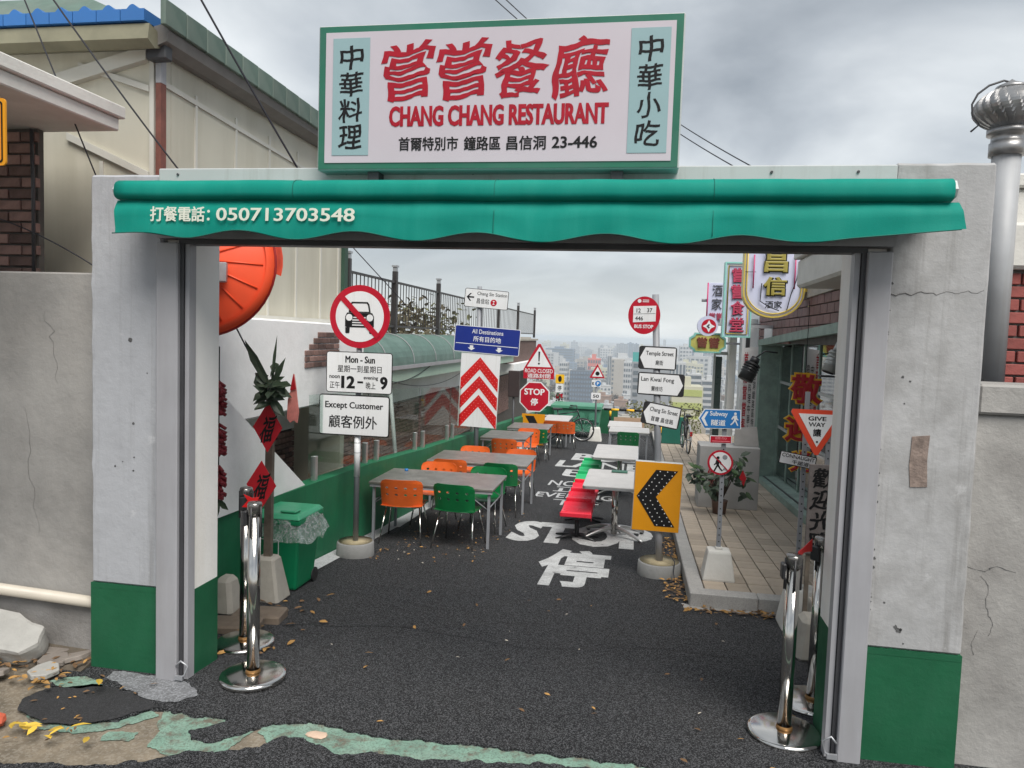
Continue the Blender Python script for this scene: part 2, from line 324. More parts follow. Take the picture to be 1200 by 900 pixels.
class B:
    def __init__(s): s.bm = bmesh.new()
    def v(s, p): return s.bm.verts.new(p)
    def face(s, pts):
        try: return s.bm.faces.new([s.v(p) for p in pts])
        except ValueError: return None
    def box(s, x0, x1, y0, y1, z0, z1):
        return s.hexa([(x0,y0,z0),(x1,y0,z0),(x1,y1,z0),(x0,y1,z0),(x0,y0,z1),(x1,y0,z1),(x1,y1,z1),(x0,y1,z1)])
    def hexa(s, P):
        v = [s.v(p) for p in P]
        for f in ((3,2,1,0),(4,5,6,7),(0,1,5,4),(1,2,6,5),(2,3,7,6),(3,0,4,7)):
            s.bm.faces.new([v[i] for i in f])
        return s
    def cyl(s, p0, p1, r0, r1=None, n=12, cap=True):
        r1 = r0 if r1 is None else r1
        p0, p1 = Vector(p0), Vector(p1)
        d = (p1 - p0).normalized()
        a = d.orthogonal().normalized(); b = d.cross(a)
        A, Bv = [], []
        for i in range(n):
            t = 2*PI*i/n; o = a*math.cos(t) + b*math.sin(t)
            A.append(s.v(p0 + o*r0)); Bv.append(s.v(p1 + o*r1))
        for i in range(n):
            j = (i+1) % n
            f = s.bm.faces.new((A[i], A[j], Bv[j], Bv[i])); f.smooth = True
        if cap:
            s.bm.faces.new(list(reversed(A))); s.bm.faces.new(Bv)
        return s
    def tube(s, pts, r, n=6):
        pts = [Vector(p) for p in pts]; rings = []
        ref = None
        for i, p in enumerate(pts):
            d = (pts[min(i+1, len(pts)-1)] - pts[max(i-1, 0)]).normalized()
            a = d.orthogonal().normalized() if ref is None else (ref - d*ref.dot(d)).normalized()
            ref = a; b = d.cross(a)
            rr = r[i] if isinstance(r, (list, tuple)) else r
            rings.append([s.v(p + (a*math.cos(2*PI*k/n) + b*math.sin(2*PI*k/n))*rr) for k in range(n)])
        for A, Q in zip(rings, rings[1:]):
            for k in range(n):
                f = s.bm.faces.new((A[k], A[(k+1)%n], Q[(k+1)%n], Q[k])); f.smooth = True
        s.bm.faces.new(list(reversed(rings[0]))); s.bm.faces.new(rings[-1])
        return s
    def prism(s, poly, a, b, ax='y'):
        """poly in the plane across ax: y -> (x,z), z -> (x,y), x -> (y,z)"""
        f = {'y': lambda u, v, w: (u, w, v), 'z': lambda u, v, w: (u, v, w), 'x': lambda u, v, w: (w, u, v)}[ax]
        A = [s.v(f(u, v, a)) for u, v in poly]; Q = [s.v(f(u, v, b)) for u, v in poly]
        n = len(poly)
        s.bm.faces.new(A); s.bm.faces.new(list(reversed(Q)))
        for i in range(n):
            j = (i+1) % n
            s.bm.faces.new((A[j], A[i], Q[i], Q[j]))
        return s
    def ring(s, outer, inner, a, b):
        n = len(outer)
        V = [[s.v((u, w, v)) for u, v in P] for P in (outer, inner) for w in (a, b)]
        oa, ob, ia, ib = V
        for i in range(n):
            j = (i+1) % n
            for q in ((oa[i],oa[j],ia[j],ia[i]), (ob[j],ob[i],ib[i],ib[j]), (oa[j],oa[i],ob[i],ob[j]), (ia[i],ia[j],ib[j],ib[i])):
                s.bm.faces.new(q)
        return s
    def lathe(s, prof, c=(0,0,0), n=24):
        rings = []
        for r, z in prof:
            rings.append([s.v((c[0]+r*math.cos(2*PI*k/n), c[1]+r*math.sin(2*PI*k/n), c[2]+z)) for k in range(n)] if r > 1e-5 else [s.v((c[0], c[1], c[2]+z))])
        for A, Q in zip(rings, rings[1:]):
            for k in range(n):
                j = (k+1) % n
                if len(A) == 1 and len(Q) == 1: continue
                if len(A) == 1: f = s.bm.faces.new((A[0], Q[j], Q[k]))
                elif len(Q) == 1: f = s.bm.faces.new((A[k], A[j], Q[0]))
                else: f = s.bm.faces.new((A[k], A[j], Q[j], Q[k]))
                f.smooth = True
        return s
    def blob(s, c, r, sub=2, amp=0.2, seed=0, flat=(1,1,1), freq=1.6):
        t = bmesh.new(); bmesh.ops.create_icosphere(t, subdivisions=sub, radius=1)
        mp = {}
        for v in t.verts:
            d = v.co.normalized(); k = 1 + amp*noise.noise(d*freq + Vector((seed*3.1, seed*1.7, seed)))
            mp[v] = s.v((c[0]+d.x*r*k*flat[0], c[1]+d.y*r*k*flat[1], c[2]+d.z*r*k*flat[2]))
        for f in t.faces:
            s.bm.faces.new([mp[v] for v in f.verts])
        t.free(); return s
    def leaf(s, p, d, up, L, W):
        d = Vector(d).normalized(); up = Vector(up); sd_ = d.cross(up)
        if sd_.length < 1e-3: sd_ = d.orthogonal()
        sd_.normalize(); p = Vector(p); nrm = sd_.cross(d)
        P = [p, p + d*L*0.25 + sd_*W*0.40 + nrm*W*0.10, p + d*L*0.62 + sd_*W*0.46 + nrm*W*0.12, p + d*L - nrm*W*0.12, p + d*L*0.62 - sd_*W*0.46 + nrm*W*0.12, p + d*L*0.25 - sd_*W*0.40 + nrm*W*0.10]
        V = [s.v(q) for q in P]; m1 = s.v(p + d*L*0.5)
        for k in range(6): s.bm.faces.new((V[k], V[(k+1) % 6], m1))
        return s
    def bevel(s, w, seg=1):
        bmesh.ops.remove_doubles(s.bm, verts=s.bm.verts, dist=1e-6)
        bmesh.ops.bevel(s.bm, geom=list(s.bm.edges), offset=w, segments=seg, affect='EDGES', profile=0.6, clamp_overlap=True)
        return s

def link(o, name):
    o.name = name
    COL.objects.link(o)
    return o

def obj(name, b, m, parent=None, kind=None, label=None, smooth=False, local=False):
    me = bpy.data.meshes.new(name)
    bm = b.bm
    if not local:
        bm.transform(XF[0])
        if parent is not None: bm.transform(WM[parent].inverted())
    bm.normal_update()
    bmesh.ops.recalc_face_normals(bm, faces=[f for f in bm.faces]) if not getattr(b, 'keep', False) else None
    if smooth:
        for f in bm.faces: f.smooth = True
    bm.to_mesh(me); bm.free()
    me.materials.append(m)
    o = bpy.data.objects.new(name, me)
    COL.objects.link(o)
    if parent is not None:
        o.parent = parent; WM[o] = WM[parent]
    else:
        WM[o] = Matrix.Identity(4)
    if kind: o['kind'] = kind
    if label: o['label'] = label
    return o

def thing(name, label, cat, loc=(0,0,0), rz=0.0, group=None):
    o = bpy.data.objects.new(name, None)
    COL.objects.link(o)
    o.empty_display_size = 0.1
    o.location = loc; o.rotation_euler = (0, 0, rz)
    o['label'] = label; o['category'] = cat
    if group: o['group'] = group
    WM[o] = Matrix.Translation(loc) @ Matrix.Rotation(rz, 4, 'Z')
    return o

def tag(o, label, cat, group=None):
    o['label'] = label; o['category'] = cat
    if group: o['group'] = group
    return o

def inst(o, parent, m4):
    """one more piece that shares mesh data, placed in world space"""
    c = o.copy(); COL.objects.link(c)
    c.parent = parent
    c.matrix_basis = WM[parent].inverted() @ XF[0] @ m4 if parent is not None else m4
    WM[c] = m4
    return c

def dup(root, loc, rz=0.0, label=None, group=None, scale=None):
    r = root.copy(); COL.objects.link(r); r.location = loc; r.rotation_euler = (0, 0, rz)
    if scale: r.scale = scale
    if label: r['label'] = label
    if group: r['group'] = group
    for ch in list(root.children):
        c = ch.copy(); COL.objects.link(c); c.parent = r
        for g in list(ch.children):
            d = g.copy(); COL.objects.link(d); d.parent = c
    WM[r] = Matrix.Translation(loc) @ Matrix.Rotation(rz, 4, 'Z')
    return r

def rrect(x0, x1, z0, z1, r, n=4):
    P = []
    for cx, cz, a in ((x1-r, z0+r, -90), (x1-r, z1-r, 0), (x0+r, z1-r, 90), (x0+r, z0+r, 180)):
        for i in range(n+1):
            t = math.radians(a + 90*i/n); P.append((cx + r*math.cos(t), cz + r*math.sin(t)))
    return P
def circ(cx, cz, r, n=32, rz=None):
    rz = rz or r
    return [(cx + r*math.cos(2*PI*i/n), cz + rz*math.sin(2*PI*i/n)) for i in range(n)]

_TX = {}
def text_geo(s, bold, fine=False):
    """outline text as flat faces (u, v, w); bold grows every outline by a sloped rim so that no glyph part is lost"""
    k = (s, bold, fine)
    if k not in _TX:
        c = bpy.data.curves.new('t', 'FONT'); c.body = s; c.resolution_u = 3
        o = bpy.data.objects.new('t', c); COL.objects.link(o)
        me = bpy.data.meshes.new_from_object(o.evaluated_get(bpy.context.evaluated_depsgraph_get()))
        bm = bmesh.new(); bm.from_mesh(me)
        bmesh.ops.remove_doubles(bm, verts=bm.verts, dist=1e-5)
        if fine:                                    # short edges, so that a warp bends the strokes instead of folding them
            bmesh.ops.triangulate(bm, faces=bm.faces)
            for _ in range(4):
                L = [e_ for e_ in bm.edges if e_.calc_length() > 0.09]
                if not L: break
                bmesh.ops.subdivide_edges(bm, edges=L, cuts=1)
                bmesh.ops.triangulate(bm, faces=[f for f in bm.faces if len(f.verts) > 3])
        V = [(v.co.x, v.co.y, 0.0) for v in bm.verts]; bm.verts.index_update()
        F = [tuple(v.index for v in f.verts) for f in bm.faces]
        if bold:
            nrm = {}
            edges = []
            for e_ in bm.edges:
                if len(e_.link_faces) == 1:
                    f = e_.link_faces[0]; a, b = e_.verts
                    d = (b.co - a.co).normalized(); n = Vector((d.y, -d.x, 0))
                    if n.dot(f.calc_center_median() - (a.co + b.co)/2) > 0: n = -n
                    edges.append((a.index, b.index))
                    for v in (a, b): nrm.setdefault(v.index, []).append(n)
            out = {}
            for i, L in nrm.items():
                m = sum(L, Vector())
                if m.length < 1e-4: m = L[0].copy()
                m.normalize(); q = max(0.55, m.dot(L[0]))
                p = V[i]; out[i] = len(V); V.append((p[0] + m.x*bold*1.2/q, p[1] + m.y*bold*0.75/q, 1.0))
            for a, b in edges:
                if a in out and b in out: F.append((a, b, out[b], out[a]))
        bm.free()
        bpy.data.objects.remove(o); bpy.data.curves.remove(c); bpy.data.meshes.remove(me)
        xs = [v[0] for v in V]; ys = [v[1] for v in V]
        a, b_, c_, d_ = min(xs), max(xs), min(ys), max(ys)
        _TX[k] = ([((v[0]-a)/(b_-a), (v[1]-c_)/(d_-c_), v[2]) for v in V], F)
    return _TX[k]

def lettering(parent, s, m, x0, x1, z0, z1, y, bold=0.0, name='lettering', shear=0.0, fn=None, thick=0.0, taper=0.0, brush=0.0):
    """flat print fitted to the box x0..x1, z0..z1 on a face that looks towards -Y"""
    V, F = text_geo(s, bold, brush > 0)
    b = B()
    if fn is None: fn = lambda u, v: (x0 + (x1-x0)*(u + shear*(v-0.5)*(z1-z0)/(x1-x0)), y, z0 + (z1-z0)*(v + taper*(u-0.5)))
    vs = []
    for u, v, w in V:
        if brush:                                  # strokes swell and sway as a brush leaves them
            h_ = sum(map(ord, s)) % 17
            u, v = u + brush*(0.030*math.sin(v*7.5 + h_) + 0.022*noise.noise(Vector((u*7, v*7, h_)))), v + brush*(0.026*math.sin(u*8 + h_*2) + 0.022*noise.noise(Vector((u*7+9, v*7, h_))))
        p = fn(u, v); vs.append(b.v((p[0], p[1] + w*(0.00025 if not thick else 0.004), p[2])))
    if thick:
        bk = [b.v((v.co.x, y + max(thick, 0.006), v.co.z)) for v in vs]
    for f in F:
        try: b.bm.faces.new([vs[i] for i in f])
        except ValueError: pass
    if thick:
        from collections import Counter
        ed = Counter()
        for f in F:
            for i in range(len(f)): ed[tuple(sorted((f[i], f[(i+1) % len(f)])))] += 1
        for (i, j), n in ed.items():
            if n == 1:
                try: b.bm.faces.new((vs[i], vs[j], bk[j], bk[i]))
                except ValueError: pass
    b.keep = True
    return obj(name, b, m, parent)

def column_text(parent, s, m, x0, x1, z0, z1, y, bold=0.0, name='lettering', shear=0.0, gap=0.12, thick=0.0, brush=0.0, taper=0.0):
    n = len(s); h = (z1 - z0) / n
    for i, ch in enumerate(s):
        lettering(parent, ch, m, x0, x1, z1 - h*(i+1) + h*gap/2, z1 - h*i - h*gap/2, y, bold, name, shear, thick=thick, brush=brush, taper=taper)

def plate(parent, poly, y, m, name='sign_plate', t=0.004, label=None):
    return obj(name, B().prism(poly, y, y + t), m, parent, label=label)

def bordered(parent, x0, x1, z0, z1, y, mb, mf, bw=0.012, r=0.03, name='sign_plate', label=None):
    p = plate(parent, rrect(x0, x1, z0, z1, r), y, mb, name, 0.005, label)
    plate(p, rrect(x0+bw, x1-bw, z0+bw, z1-bw, max(0.004, r-bw)), y - 0.0015, mf, 'sign_face', 0.0014)
    return p

def tilt(cx, y, cz, roll=0.0, yaw=0.0):
    XF[0] = Matrix.Translation((cx, y, cz)) @ Matrix.Rotation(yaw, 4, 'Z') @ Matrix.Rotation(roll, 4, 'Y') @ Matrix.Translation((-cx, -y, -cz))
def untilt(): XF[0] = Matrix.Identity(4)

def brick_wall(parent, ax, c, u0, u1, z0, z1, bw, bh, m, depth=0.03, gap=0.012, limit=300, jit=0.003, zfun=None, out=-1):
    """bricks one by one on the plane ax=c; out = side the faces look to"""
    protos = []
    k = 0
    rows = int(round((z1 - z0) / bh)); n = 0
    for r in range(rows):
        z = z0 + bh*r
        u = u0 - (bw/2 if r % 2 else 0)
        while u < u1 - 0.01:
            a, b_ = max(u, u0), min(u + bw, u1)
            if b_ - a > 0.03:
                full = abs((b_ - a) - bw) < 1e-4
                w = b_ - a - gap; h = bh - gap
                off = R.uniform(-jit, jit)
                ctr = (a + b_)/2
                P = (c + off, ctr, z + bh/2) if ax == 'x' else (ctr, c + off, z + bh/2)
                if zfun and zfun(ctr, z): u += bw; continue
                if full and protos and n < limit:
                    inst(protos[0], parent, Matrix.Translation(P)).name = 'brick'
                else:
                    b = B()
                    if ax == 'x': b.box(-depth/2, depth/2, -w/2, w/2, -h/2, h/2)
                    else: b.box(-w/2, w/2, -depth/2, depth/2, -h/2, h/2)
                    b.bevel(0.004)
                    o = obj('brick', b, m, parent, local=True)
                    o.matrix_basis = WM[parent].inverted() @ Matrix.Translation(P)
                    if full: protos.append(o)
                n += 1
            u += bw
    return n

# ================================================================== THE SETTING
def fbm(x, y, s, k): return noise.fractal(Vector((x*s, y*s, k)), 1.0, 2.0, 4)

def ground_h(x, y):
    if y < 26: return zf(y) - 0.014
    far = max(0.0, min(1.0, (y - 26) / 190.0))
    h = zf(26) - 44*far**0.75
    if y > 2500:
        t = min(1.0, (y - 2500) / 1600.0)
        h += t*(20 + 20*noise.fractal(Vector((x*0.0008, y*0.0006, 3.3)), 1.0, 2.0, 5))
    return h

def terrain():
    b = B()
    ys = [-60, -20, -6, 0, 2, 3.9, 6, 8.5, 12, 20, 26] + [26 + 1.28**i*3 for i in range(1, 30)]
    ys = [y for y in ys if y < 6000] + [6500]
    rows = []
    for y in ys:
        half = max(40.0, abs(y)*0.95)
        rows.append([b.v((half*(2*i/60 - 1), y, ground_h(half*(2*i/60 - 1), y))) for i in range(61)])
    for A, Q in zip(rows, rows[1:]):
        for i in range(60): b.bm.faces.new((A[i], A[i+1], Q[i+1], Q[i]))
    return obj('ground', b, CONC_BROWN, kind='structure')
terrain()

# asphalt of the alley (a thin laid slab, ragged at its front edge)
def asphalt_piece(name, outline, top=0.0, m=ASPHALT, thick=0.02, fine=0.015, jag=0.03):
    P = []
    for (x0, y0), (x1, y1) in zip(outline, outline[1:] + outline[:1]):
        L_ = math.hypot(x1-x0, y1-y0); n = max(1, int(L_/fine)) if L_ < 2 else 1
        for i in range(n):
            t = i/n; x, y = x0+(x1-x0)*t, y0+(y1-y0)*t
            if n > 1:
                dx = jag*noise.noise(Vector((x*14, y*14, 1))) + 0.4*jag*noise.noise(Vector((x*55, y*55, 1))); dy = jag*noise.noise(Vector((x*14, y*14, 5))) + 0.4*jag*noise.noise(Vector((x*55, y*55, 5))); x += dx; y += dy
            P.append((x, y))
    return obj(name, B().prism(P, top - thick, top, 'z'), m, kind='structure')

front = [(-3.5, 3.97), (-3.55, 3.86), (-3.3, 3.72), (-3.18, 3.6), (-3.24, 3.48), (-3.17, 3.37), (-2.98, 3.31), (-2.80, 3.31),
         (-2.62, 3.40), (-2.52, 3.53), (-2.43, 3.55), (-2.24, 3.52), (-2.06, 3.53), (-2.12, 3.44), (-2.2, 3.37), (-2.15, 3.31), (-2.02, 3.32),
         (-1.93, 3.42), (-1.84, 3.54), (-1.63, 3.60), (-1.25, 3.55), (-0.72, 3.585), (-0.03, 3.60), (0.3, 3.575), (0.8, 3.56), (1.3, 3.57), (1.66, 3.55), (6.0, 3.5), (6.0, 3.9)]
asphalt_piece('road', [(-6.0, -8), (6, -8), (6, 3.44), (1.6, 3.47), (0.6, 3.49), (-0.03, 3.52), (-0.4, 3.50), (-0.75, 3.44), (-1.02, 3.40), (-1.2, 3.41), (-1.36, 3.36), (-1.5, 3.40),
              (-1.62, 3.46), (-1.72, 3.44), (-1.78, 3.33), (-1.9, 3.27), (-2.05, 3.24), (-2.2, 3.13), (-2.35, 3.05), (-2.6, 2.98), (-2.85, 2.93), (-3.4, 2.98), (-4.2, 2.9), (-6, 2.8)], 0.0)
def ragged(outline, fine=0.015, jag=0.03):
    P = []
    for (x0, y0), (x1, y1) in zip(outline, outline[1:]):
        n = max(1, int(math.hypot(x1-x0, y1-y0)/fine)) if abs(x1-x0) < 2 else 1
        for i in range(n):
            t = i/n; x, y = x0+(x1-x0)*t, y0+(y1-y0)*t
            P.append((x + jag*noise.noise(Vector((x*14, y*14, 1))) + 0.4*jag*noise.noise(Vector((x*55, y*55, 1))), y + jag*noise.noise(Vector((x*14, y*14, 5))) + 0.4*jag*noise.noise(Vector((x*55, y*55, 5)))))
    return P
b = B()
W0, W1 = -3.3, 2.22
P = ragged(front)
b.face([(x, y, 0.004) for x, y in P] + [(6.0, 3.9, 0.004), (W1, 3.9, 0.004), (W0, 3.9, 0.004)])
for (xa, ya), (xb, yb) in zip(P, P[1:]): b.face([(xa, ya, 0.004), (xb, yb, 0.004), (xb, yb, -0.014), (xa, ya, -0.014)])
for y0, y1 in ((3.9, 8.5), (8.5, 26.0)):
    b.face([(W0, y0, zf(y0)+0.004), (W1, y0, zf(y0)+0.004), (W1, y1, zf(y1)+0.004), (W0, y1, zf(y1)+0.004)])
bmesh.ops.remove_doubles(b.bm, verts=b.bm.verts, dist=1e-4)
obj('road', b, ASPHALT, kind='structure')
# green paint left on the old concrete in front, where the asphalt has not covered it
def sheet(name, pts, z, m, kind='structure', jag=0.012):
    P = []
    for (x0, y0), (x1, y1) in zip(pts, pts[1:] + pts[:1]):
        n = max(1, int(math.hypot(x1-x0, y1-y0)/0.012))
        for i in range(n):
            t = i/n; x, y = x0+(x1-x0)*t, y0+(y1-y0)*t
            P.append((x + 2.0*jag*noise.noise(Vector((x*13, y*13, 2))) + 0.7*jag*noise.noise(Vector((x*60, y*60, 3))), y + 2.0*jag*noise.noise(Vector((x*13, y*13, 9))) + 0.7*jag*noise.noise(Vector((x*60, y*60, 8))), z))
    b = B(); b.face(P); return obj(name, b, m, kind=kind)
sheet('paint_patch', [(-2.47, 3.56), (-2.02, 3.58), (-1.88, 3.46), (-1.95, 3.24), (-2.12, 3.15), (-2.32, 3.22), (-2.36, 3.35), (-2.42, 3.44)], -0.009, PAINT_MINT)
sheet('paint_patch', [(-1.88, 3.58), (-1.63, 3.63), (-1.25, 3.59), (-0.72, 3.62), (0.0, 3.63), (1.6, 3.62), (1.6, 3.42), (0.0, 3.44), (-0.75, 3.38), (-1.1, 3.36), (-1.4, 3.31), (-1.75, 3.36), (-1.86, 3.46)], -0.0088, PAINT_MINT)
sheet('paint_patch', [(-3.14, 3.42), (-3.12, 3.33), (-2.95, 3.25), (-2.75, 3.24), (-2.58, 3.33), (-2.47, 3.50), (-2.55, 3.53), (-2.7, 3.5), (-2.9, 3.44)], -0.0086, PAINT_MINT)
sheet('paint_patch', [(-3.28, 3.66), (-3.22, 3.74), (-3.02, 3.76), (-2.95, 3.68), (-3.1, 3.62)], 0.0085, PAINT_MINT)
sheet('paint_patch', [(-2.6, 3.30), (-2.45, 3.33), (-2.44, 3.24), (-2.58, 3.22)], -0.0084, PAINT_MINT)
sheet('gravel_patch', [(-3.02, 3.86), (-2.72, 3.88), (-2.50, 3.84), (-2.36, 3.72), (-2.42, 3.62), (-2.6, 3.60), (-2.82, 3.70), (-3.0, 3.78)], 0.0085, GRAVEL)
sheet('fresh_asphalt_patch', [(-3.22, 3.60), (-3.0, 3.70), (-2.72, 3.66), (-2.50, 3.56), (-2.60, 3.41), (-2.8, 3.29), (-3.0, 3.285), (-3.20, 3.36), (-3.26, 3.48)], 0.0085, ASPHALT_DARK)

STAIN = mat('asphalt_stain', (0.007, 0.007, 0.008), 0.55, var=0.3, scale=6, bump=0.8, bscale=120, spec=0.25, speck=(200, (0.05, 0.05, 0.052), 0.5))
b = B()
for pts in (((-2.5, 4.9), (-1.6, 5.1), (-0.7, 4.95), (0.2, 5.2), (0.9, 5.15)), ((-0.2, 5.15), (-0.05, 5.6), (-0.15, 6.2))):
    Q = []
    for (xa, ya), (xb, yb) in zip(pts, pts[1:]):
        for i in range(14):
            f_ = i/14; x = xa+(xb-xa)*f_; y = ya+(yb-ya)*f_
            Q.append((x + 0.03*noise.noise(Vector((x*6, y*6, 1))), y + 0.05*noise.noise(Vector((x*5, y*5, 7)))))
    for (xa, ya), (xb, yb) in zip(Q, Q[1:]):
        w = 0.0025 + 0.002*abs(noise.noise(Vector((xa*4, ya*4, 3))))
        b.face([(xa, ya-w, zf(ya-w)+0.0072), (xb, yb-w, zf(yb-w)+0.0072), (xb, yb+w, zf(yb+w)+0.0072), (xa, ya+w, zf(ya+w)+0.0072)])
obj('road_crack', b, STAIN, kind='structure')
# painted words on the road
def road_text(s, x0, x1, y0, y1, bold=0.03, m=ROAD_PAINT, shear=0.0):
    V, F = text_geo(s, bold)
    b = B(); b.keep = True; vs = []
    for u, v, w in V:
        y = y0 + (y1-y0)*v; vs.append(b.v((x0 + (x1-x0)*u + shear*v, y, zf(y) + 0.0085 - 0.0015*w)))
    for f in F:
        try: b.bm.faces.new([vs[i] for i in f])
        except ValueError: pass
    return obj('road_marking', b, m, kind='structure')
road_text('STOP', -1.45, 0.26, 8.28, 9.45, 0.06)
road_text('停', -0.92, -0.20, 6.55, 8.05, 0.035)
road_text('NOON', -1.46, -0.46, 12.55, 13.15, 0.015, ROAD_PAINT_FADED)
road_text('正', -1.30, -0.75, 11.95, 12.45, 0.015, ROAD_PAINT_FADED)
road_text('EVENING', -1.52, -0.30, 11.35, 11.8, 0.015, ROAD_PAINT_FADED)
road_text('下午', -1.20, -0.5, 10.75, 11.25, 0.015, ROAD_PAINT_FADED)
road_text('BUS', -1.40, 0.10, 16.35, 17.75, 0.04)
road_text('LANE', -1.62, 0.20, 15.1, 16.2, 0.03)
road_text('巴', -1.35, -0.55, 13.75, 14.75, 0.035)
b = B()                                       # pale drain strip along the foot of the green wall
for y0, y1 in ((6.0, 8.5), (8.5, 24.0)):
    def wx(y): return -3.15 + 0.25*min(1, (y-4.2)/5.8)
    b.face([(wx(y0)+0.01, y0, zf(y0)+0.010), (wx(y0)+0.20, y0, zf(y0)+0.010), (wx(y1)+0.17, y1, zf(y1)+0.010), (wx(y1)+0.01, y1, zf(y1)+0.010)])
obj('drain_strip', b, ROAD_PAINT_FADED, kind='structure')
sheet('drain_strip', [(0.45, 6.24), (2.2, 6.24), (2.2, 6.34), (0.45, 6.34)], zf(6.24)+0.009, GRANITE)

# raised pavement with kerb stones and pavers
PV = 0.13
b = B()
for y0, y1 in ((6.3, 8.5), (8.5, 24.5)):
    b.hexa([(0.56, y0, zf(y0)-0.1), (2.2, y0, zf(y0)-0.1), (2.2, y1, zf(y1)-0.1), (0.56, y1, zf(y1)-0.1),
            (0.56, y0, zf(y0)+PV-0.022), (2.2, y0, zf(y0)+PV-0.022), (2.2, y1, zf(y1)+PV-0.022), (0.56, y1, zf(y1)+PV-0.022)])
pavement = obj('pavement', b, MORTAR_DARK, kind='structure')
def slope_at(y): return -math.atan(0.06 if y < 8.5 else 0.045)
kerbs = []
y = 6.44
while y < 24.4:
    P = Matrix.Translation((0.57, y + 0.5, zf(y+0.5) + PV - 0.085)) @ Matrix.Rotation(slope_at(y+0.5), 4, 'X')
    if kerbs: inst(kerbs[0], pavement, P).name = 'kerb_stone'
    else:
        o = obj('kerb_stone', B().box(-0.065, 0.065, -0.497, 0.497, -0.11, 0.088).bevel(0.008), GRANITE, pavement, local=True)
        o.matrix_basis = P; kerbs.append(o)
    y += 1.0
fk = None
for x in (0.503, 1.06, 1.62):
    P = Matrix.Translation((x + 0.28, 6.36, zf(6.36) + PV - 0.085))
    if fk: inst(fk, pavement, P).name = 'kerb_stone'
    else:
        fk = obj('kerb_stone', B().box(-0.277, 0.277, -0.072, 0.072, -0.11, 0.088).bevel(0.008), GRANITE, pavement, local=True); fk.matrix_basis = P
pv = None; cols = 8; pw = (2.2 - 0.64)/cols; pl = 0.30
y = 6.44; row = 0; npv = 0
while y < 24.3 and npv < 300:
    for c in range(cols):
        yc = y + pl/2
        P = Matrix.Translation((0.64 + pw*(c+0.5), yc, zf(yc) + PV - 0.03 + R.uniform(-0.0025, 0.0025))) @ Matrix.Rotation(slope_at(yc) + R.uniform(-0.006, 0.006), 4, 'X') @ Matrix.Rotation(R.uniform(-0.006, 0.006), 4, 'Y')
        if pv: inst(pv, pavement, P).name = 'paver'
        else:
            pv = obj('paver', B().box(-pw/2+0.005, pw/2-0.005, -pl/2+0.005, pl/2-0.005, -0.03, 0.028).bevel(0.004), PAVER, pavement, local=True); pv.matrix_basis = P
        npv += 1
    y += pl
b = B()                                      # the far pavers, past the first three hundred
while y < 24.3:
    for c in range(cols):
        x0 = 0.64 + pw*c + 0.005; z = R.uniform(-0.0025, 0.0025) + PV - 0.002
        b.hexa([(x0, y+0.005, zf(y)+z-0.05), (x0+pw-0.01, y+0.005, zf(y)+z-0.05), (x0+pw-0.01, y+pl-0.005, zf(y+pl)+z-0.05), (x0, y+pl-0.005, zf(y+pl)+z-0.05), (x0, y+0.005, zf(y)+z), (x0+pw-0.01, y+0.005, zf(y)+z), (x0+pw-0.01, y+pl-0.005, zf(y+pl)+z), (x0, y+pl-0.005, zf(y+pl)+z)])
    y += pl
obj('paver', b, PAVER, pavement, kind='stuff')

# ================================================================== GATE
# --- left and right pillars
def pillar(label, x0, x1, y0, y1, top, zg, m, xin, ret_m):
    t = thing('gate_pillar', label, 'pillar', ((x0+x1)/2, y0, 0))
    b = B().box(x0, x1, y0, y1, zg, top); b.bevel(0.012)
    bmesh.ops.subdivide_edges(b.bm, edges=[e for e in b.bm.edges if e.calc_length() > 0.2], cuts=26, use_grid_fill=True)
    for v in b.bm.verts:
        if min(abs(v.co.x-x0), abs(v.co.x-x1)) < 0.02 and zg + 0.02 < v.co.z: v.co += Vector((noise.noise(v.co*11), noise.noise(v.co*11 + Vector((7, 0, 0))), 0))*0.006
        if v.co.z > top - 0.02: v.co.z += 0.006*noise.noise(v.co*8)
    obj('upper_wall', b, m, t)
    b = B().box(x0-0.003, x1+0.003, y0-0.003, y1+0.003, -0.1, zg-0.001)
    obj('painted_base', b, GREEN_WALL, t)
    P = [(x0, zg-0.03)] + [(x1 + (x0-x1)*0 - (x1-x0)*(1-i/40)*1.0, zg + 0.002 + 0.010*abs(noise.noise(Vector((i*0.5, x0, 2)))) + 0.006*noise.noise(Vector((i*1.7, x0, 5)))) for i in range(41)] + [(x1, zg-0.03)]
    obj('paint_edge', B().prism(P, y0-0.0045, y0-0.0032), GREEN_WALL, t)
    return t
lp = pillar('pale left gate pillar with a dark green painted foot beside the gravel', -3.19, -2.725, 3.9, 4.19, 2.94, 0.525, PILLAR_L, -2.55, CREAM_RETURN)
rp = pillar('grey right gate pillar with dark green foot and a bare brick-coloured scar', 1.18, 1.63, 3.9, 4.25, 2.98, 0.585, PILLAR_R, 1.05, CREAM_RETURN)
obj('reveal', B().box(-2.722, -2.55, 3.945, 4.20, 0.52, 2.60), CREAM_RETURN, lp)
obj('reveal_base', B().box(-2.722, -2.547, 3.942, 4.203, -0.1, 0.519), GREEN_WALL, lp)
obj('reveal', B().box(1.05, 1.178, 3.945, 4.26, 0.60, 2.64), CREAM_RETURN, rp)
obj('reveal_base', B().box(1.047, 1.178, 3.942, 4.263, -0.1, 0.599), GREEN_WALL, rp)
obj('scar', B().prism([(1.335, 1.66), (1.415, 1.67), (1.41, 1.55), (1.418, 1.415), (1.34, 1.41), (1.33, 1.52)], 3.896, 3.91), mat('bare_render_scar', (0.22, 0.17, 0.145), 0.9, var=0.35, scale=20, bump=0.6), rp)
b = B()
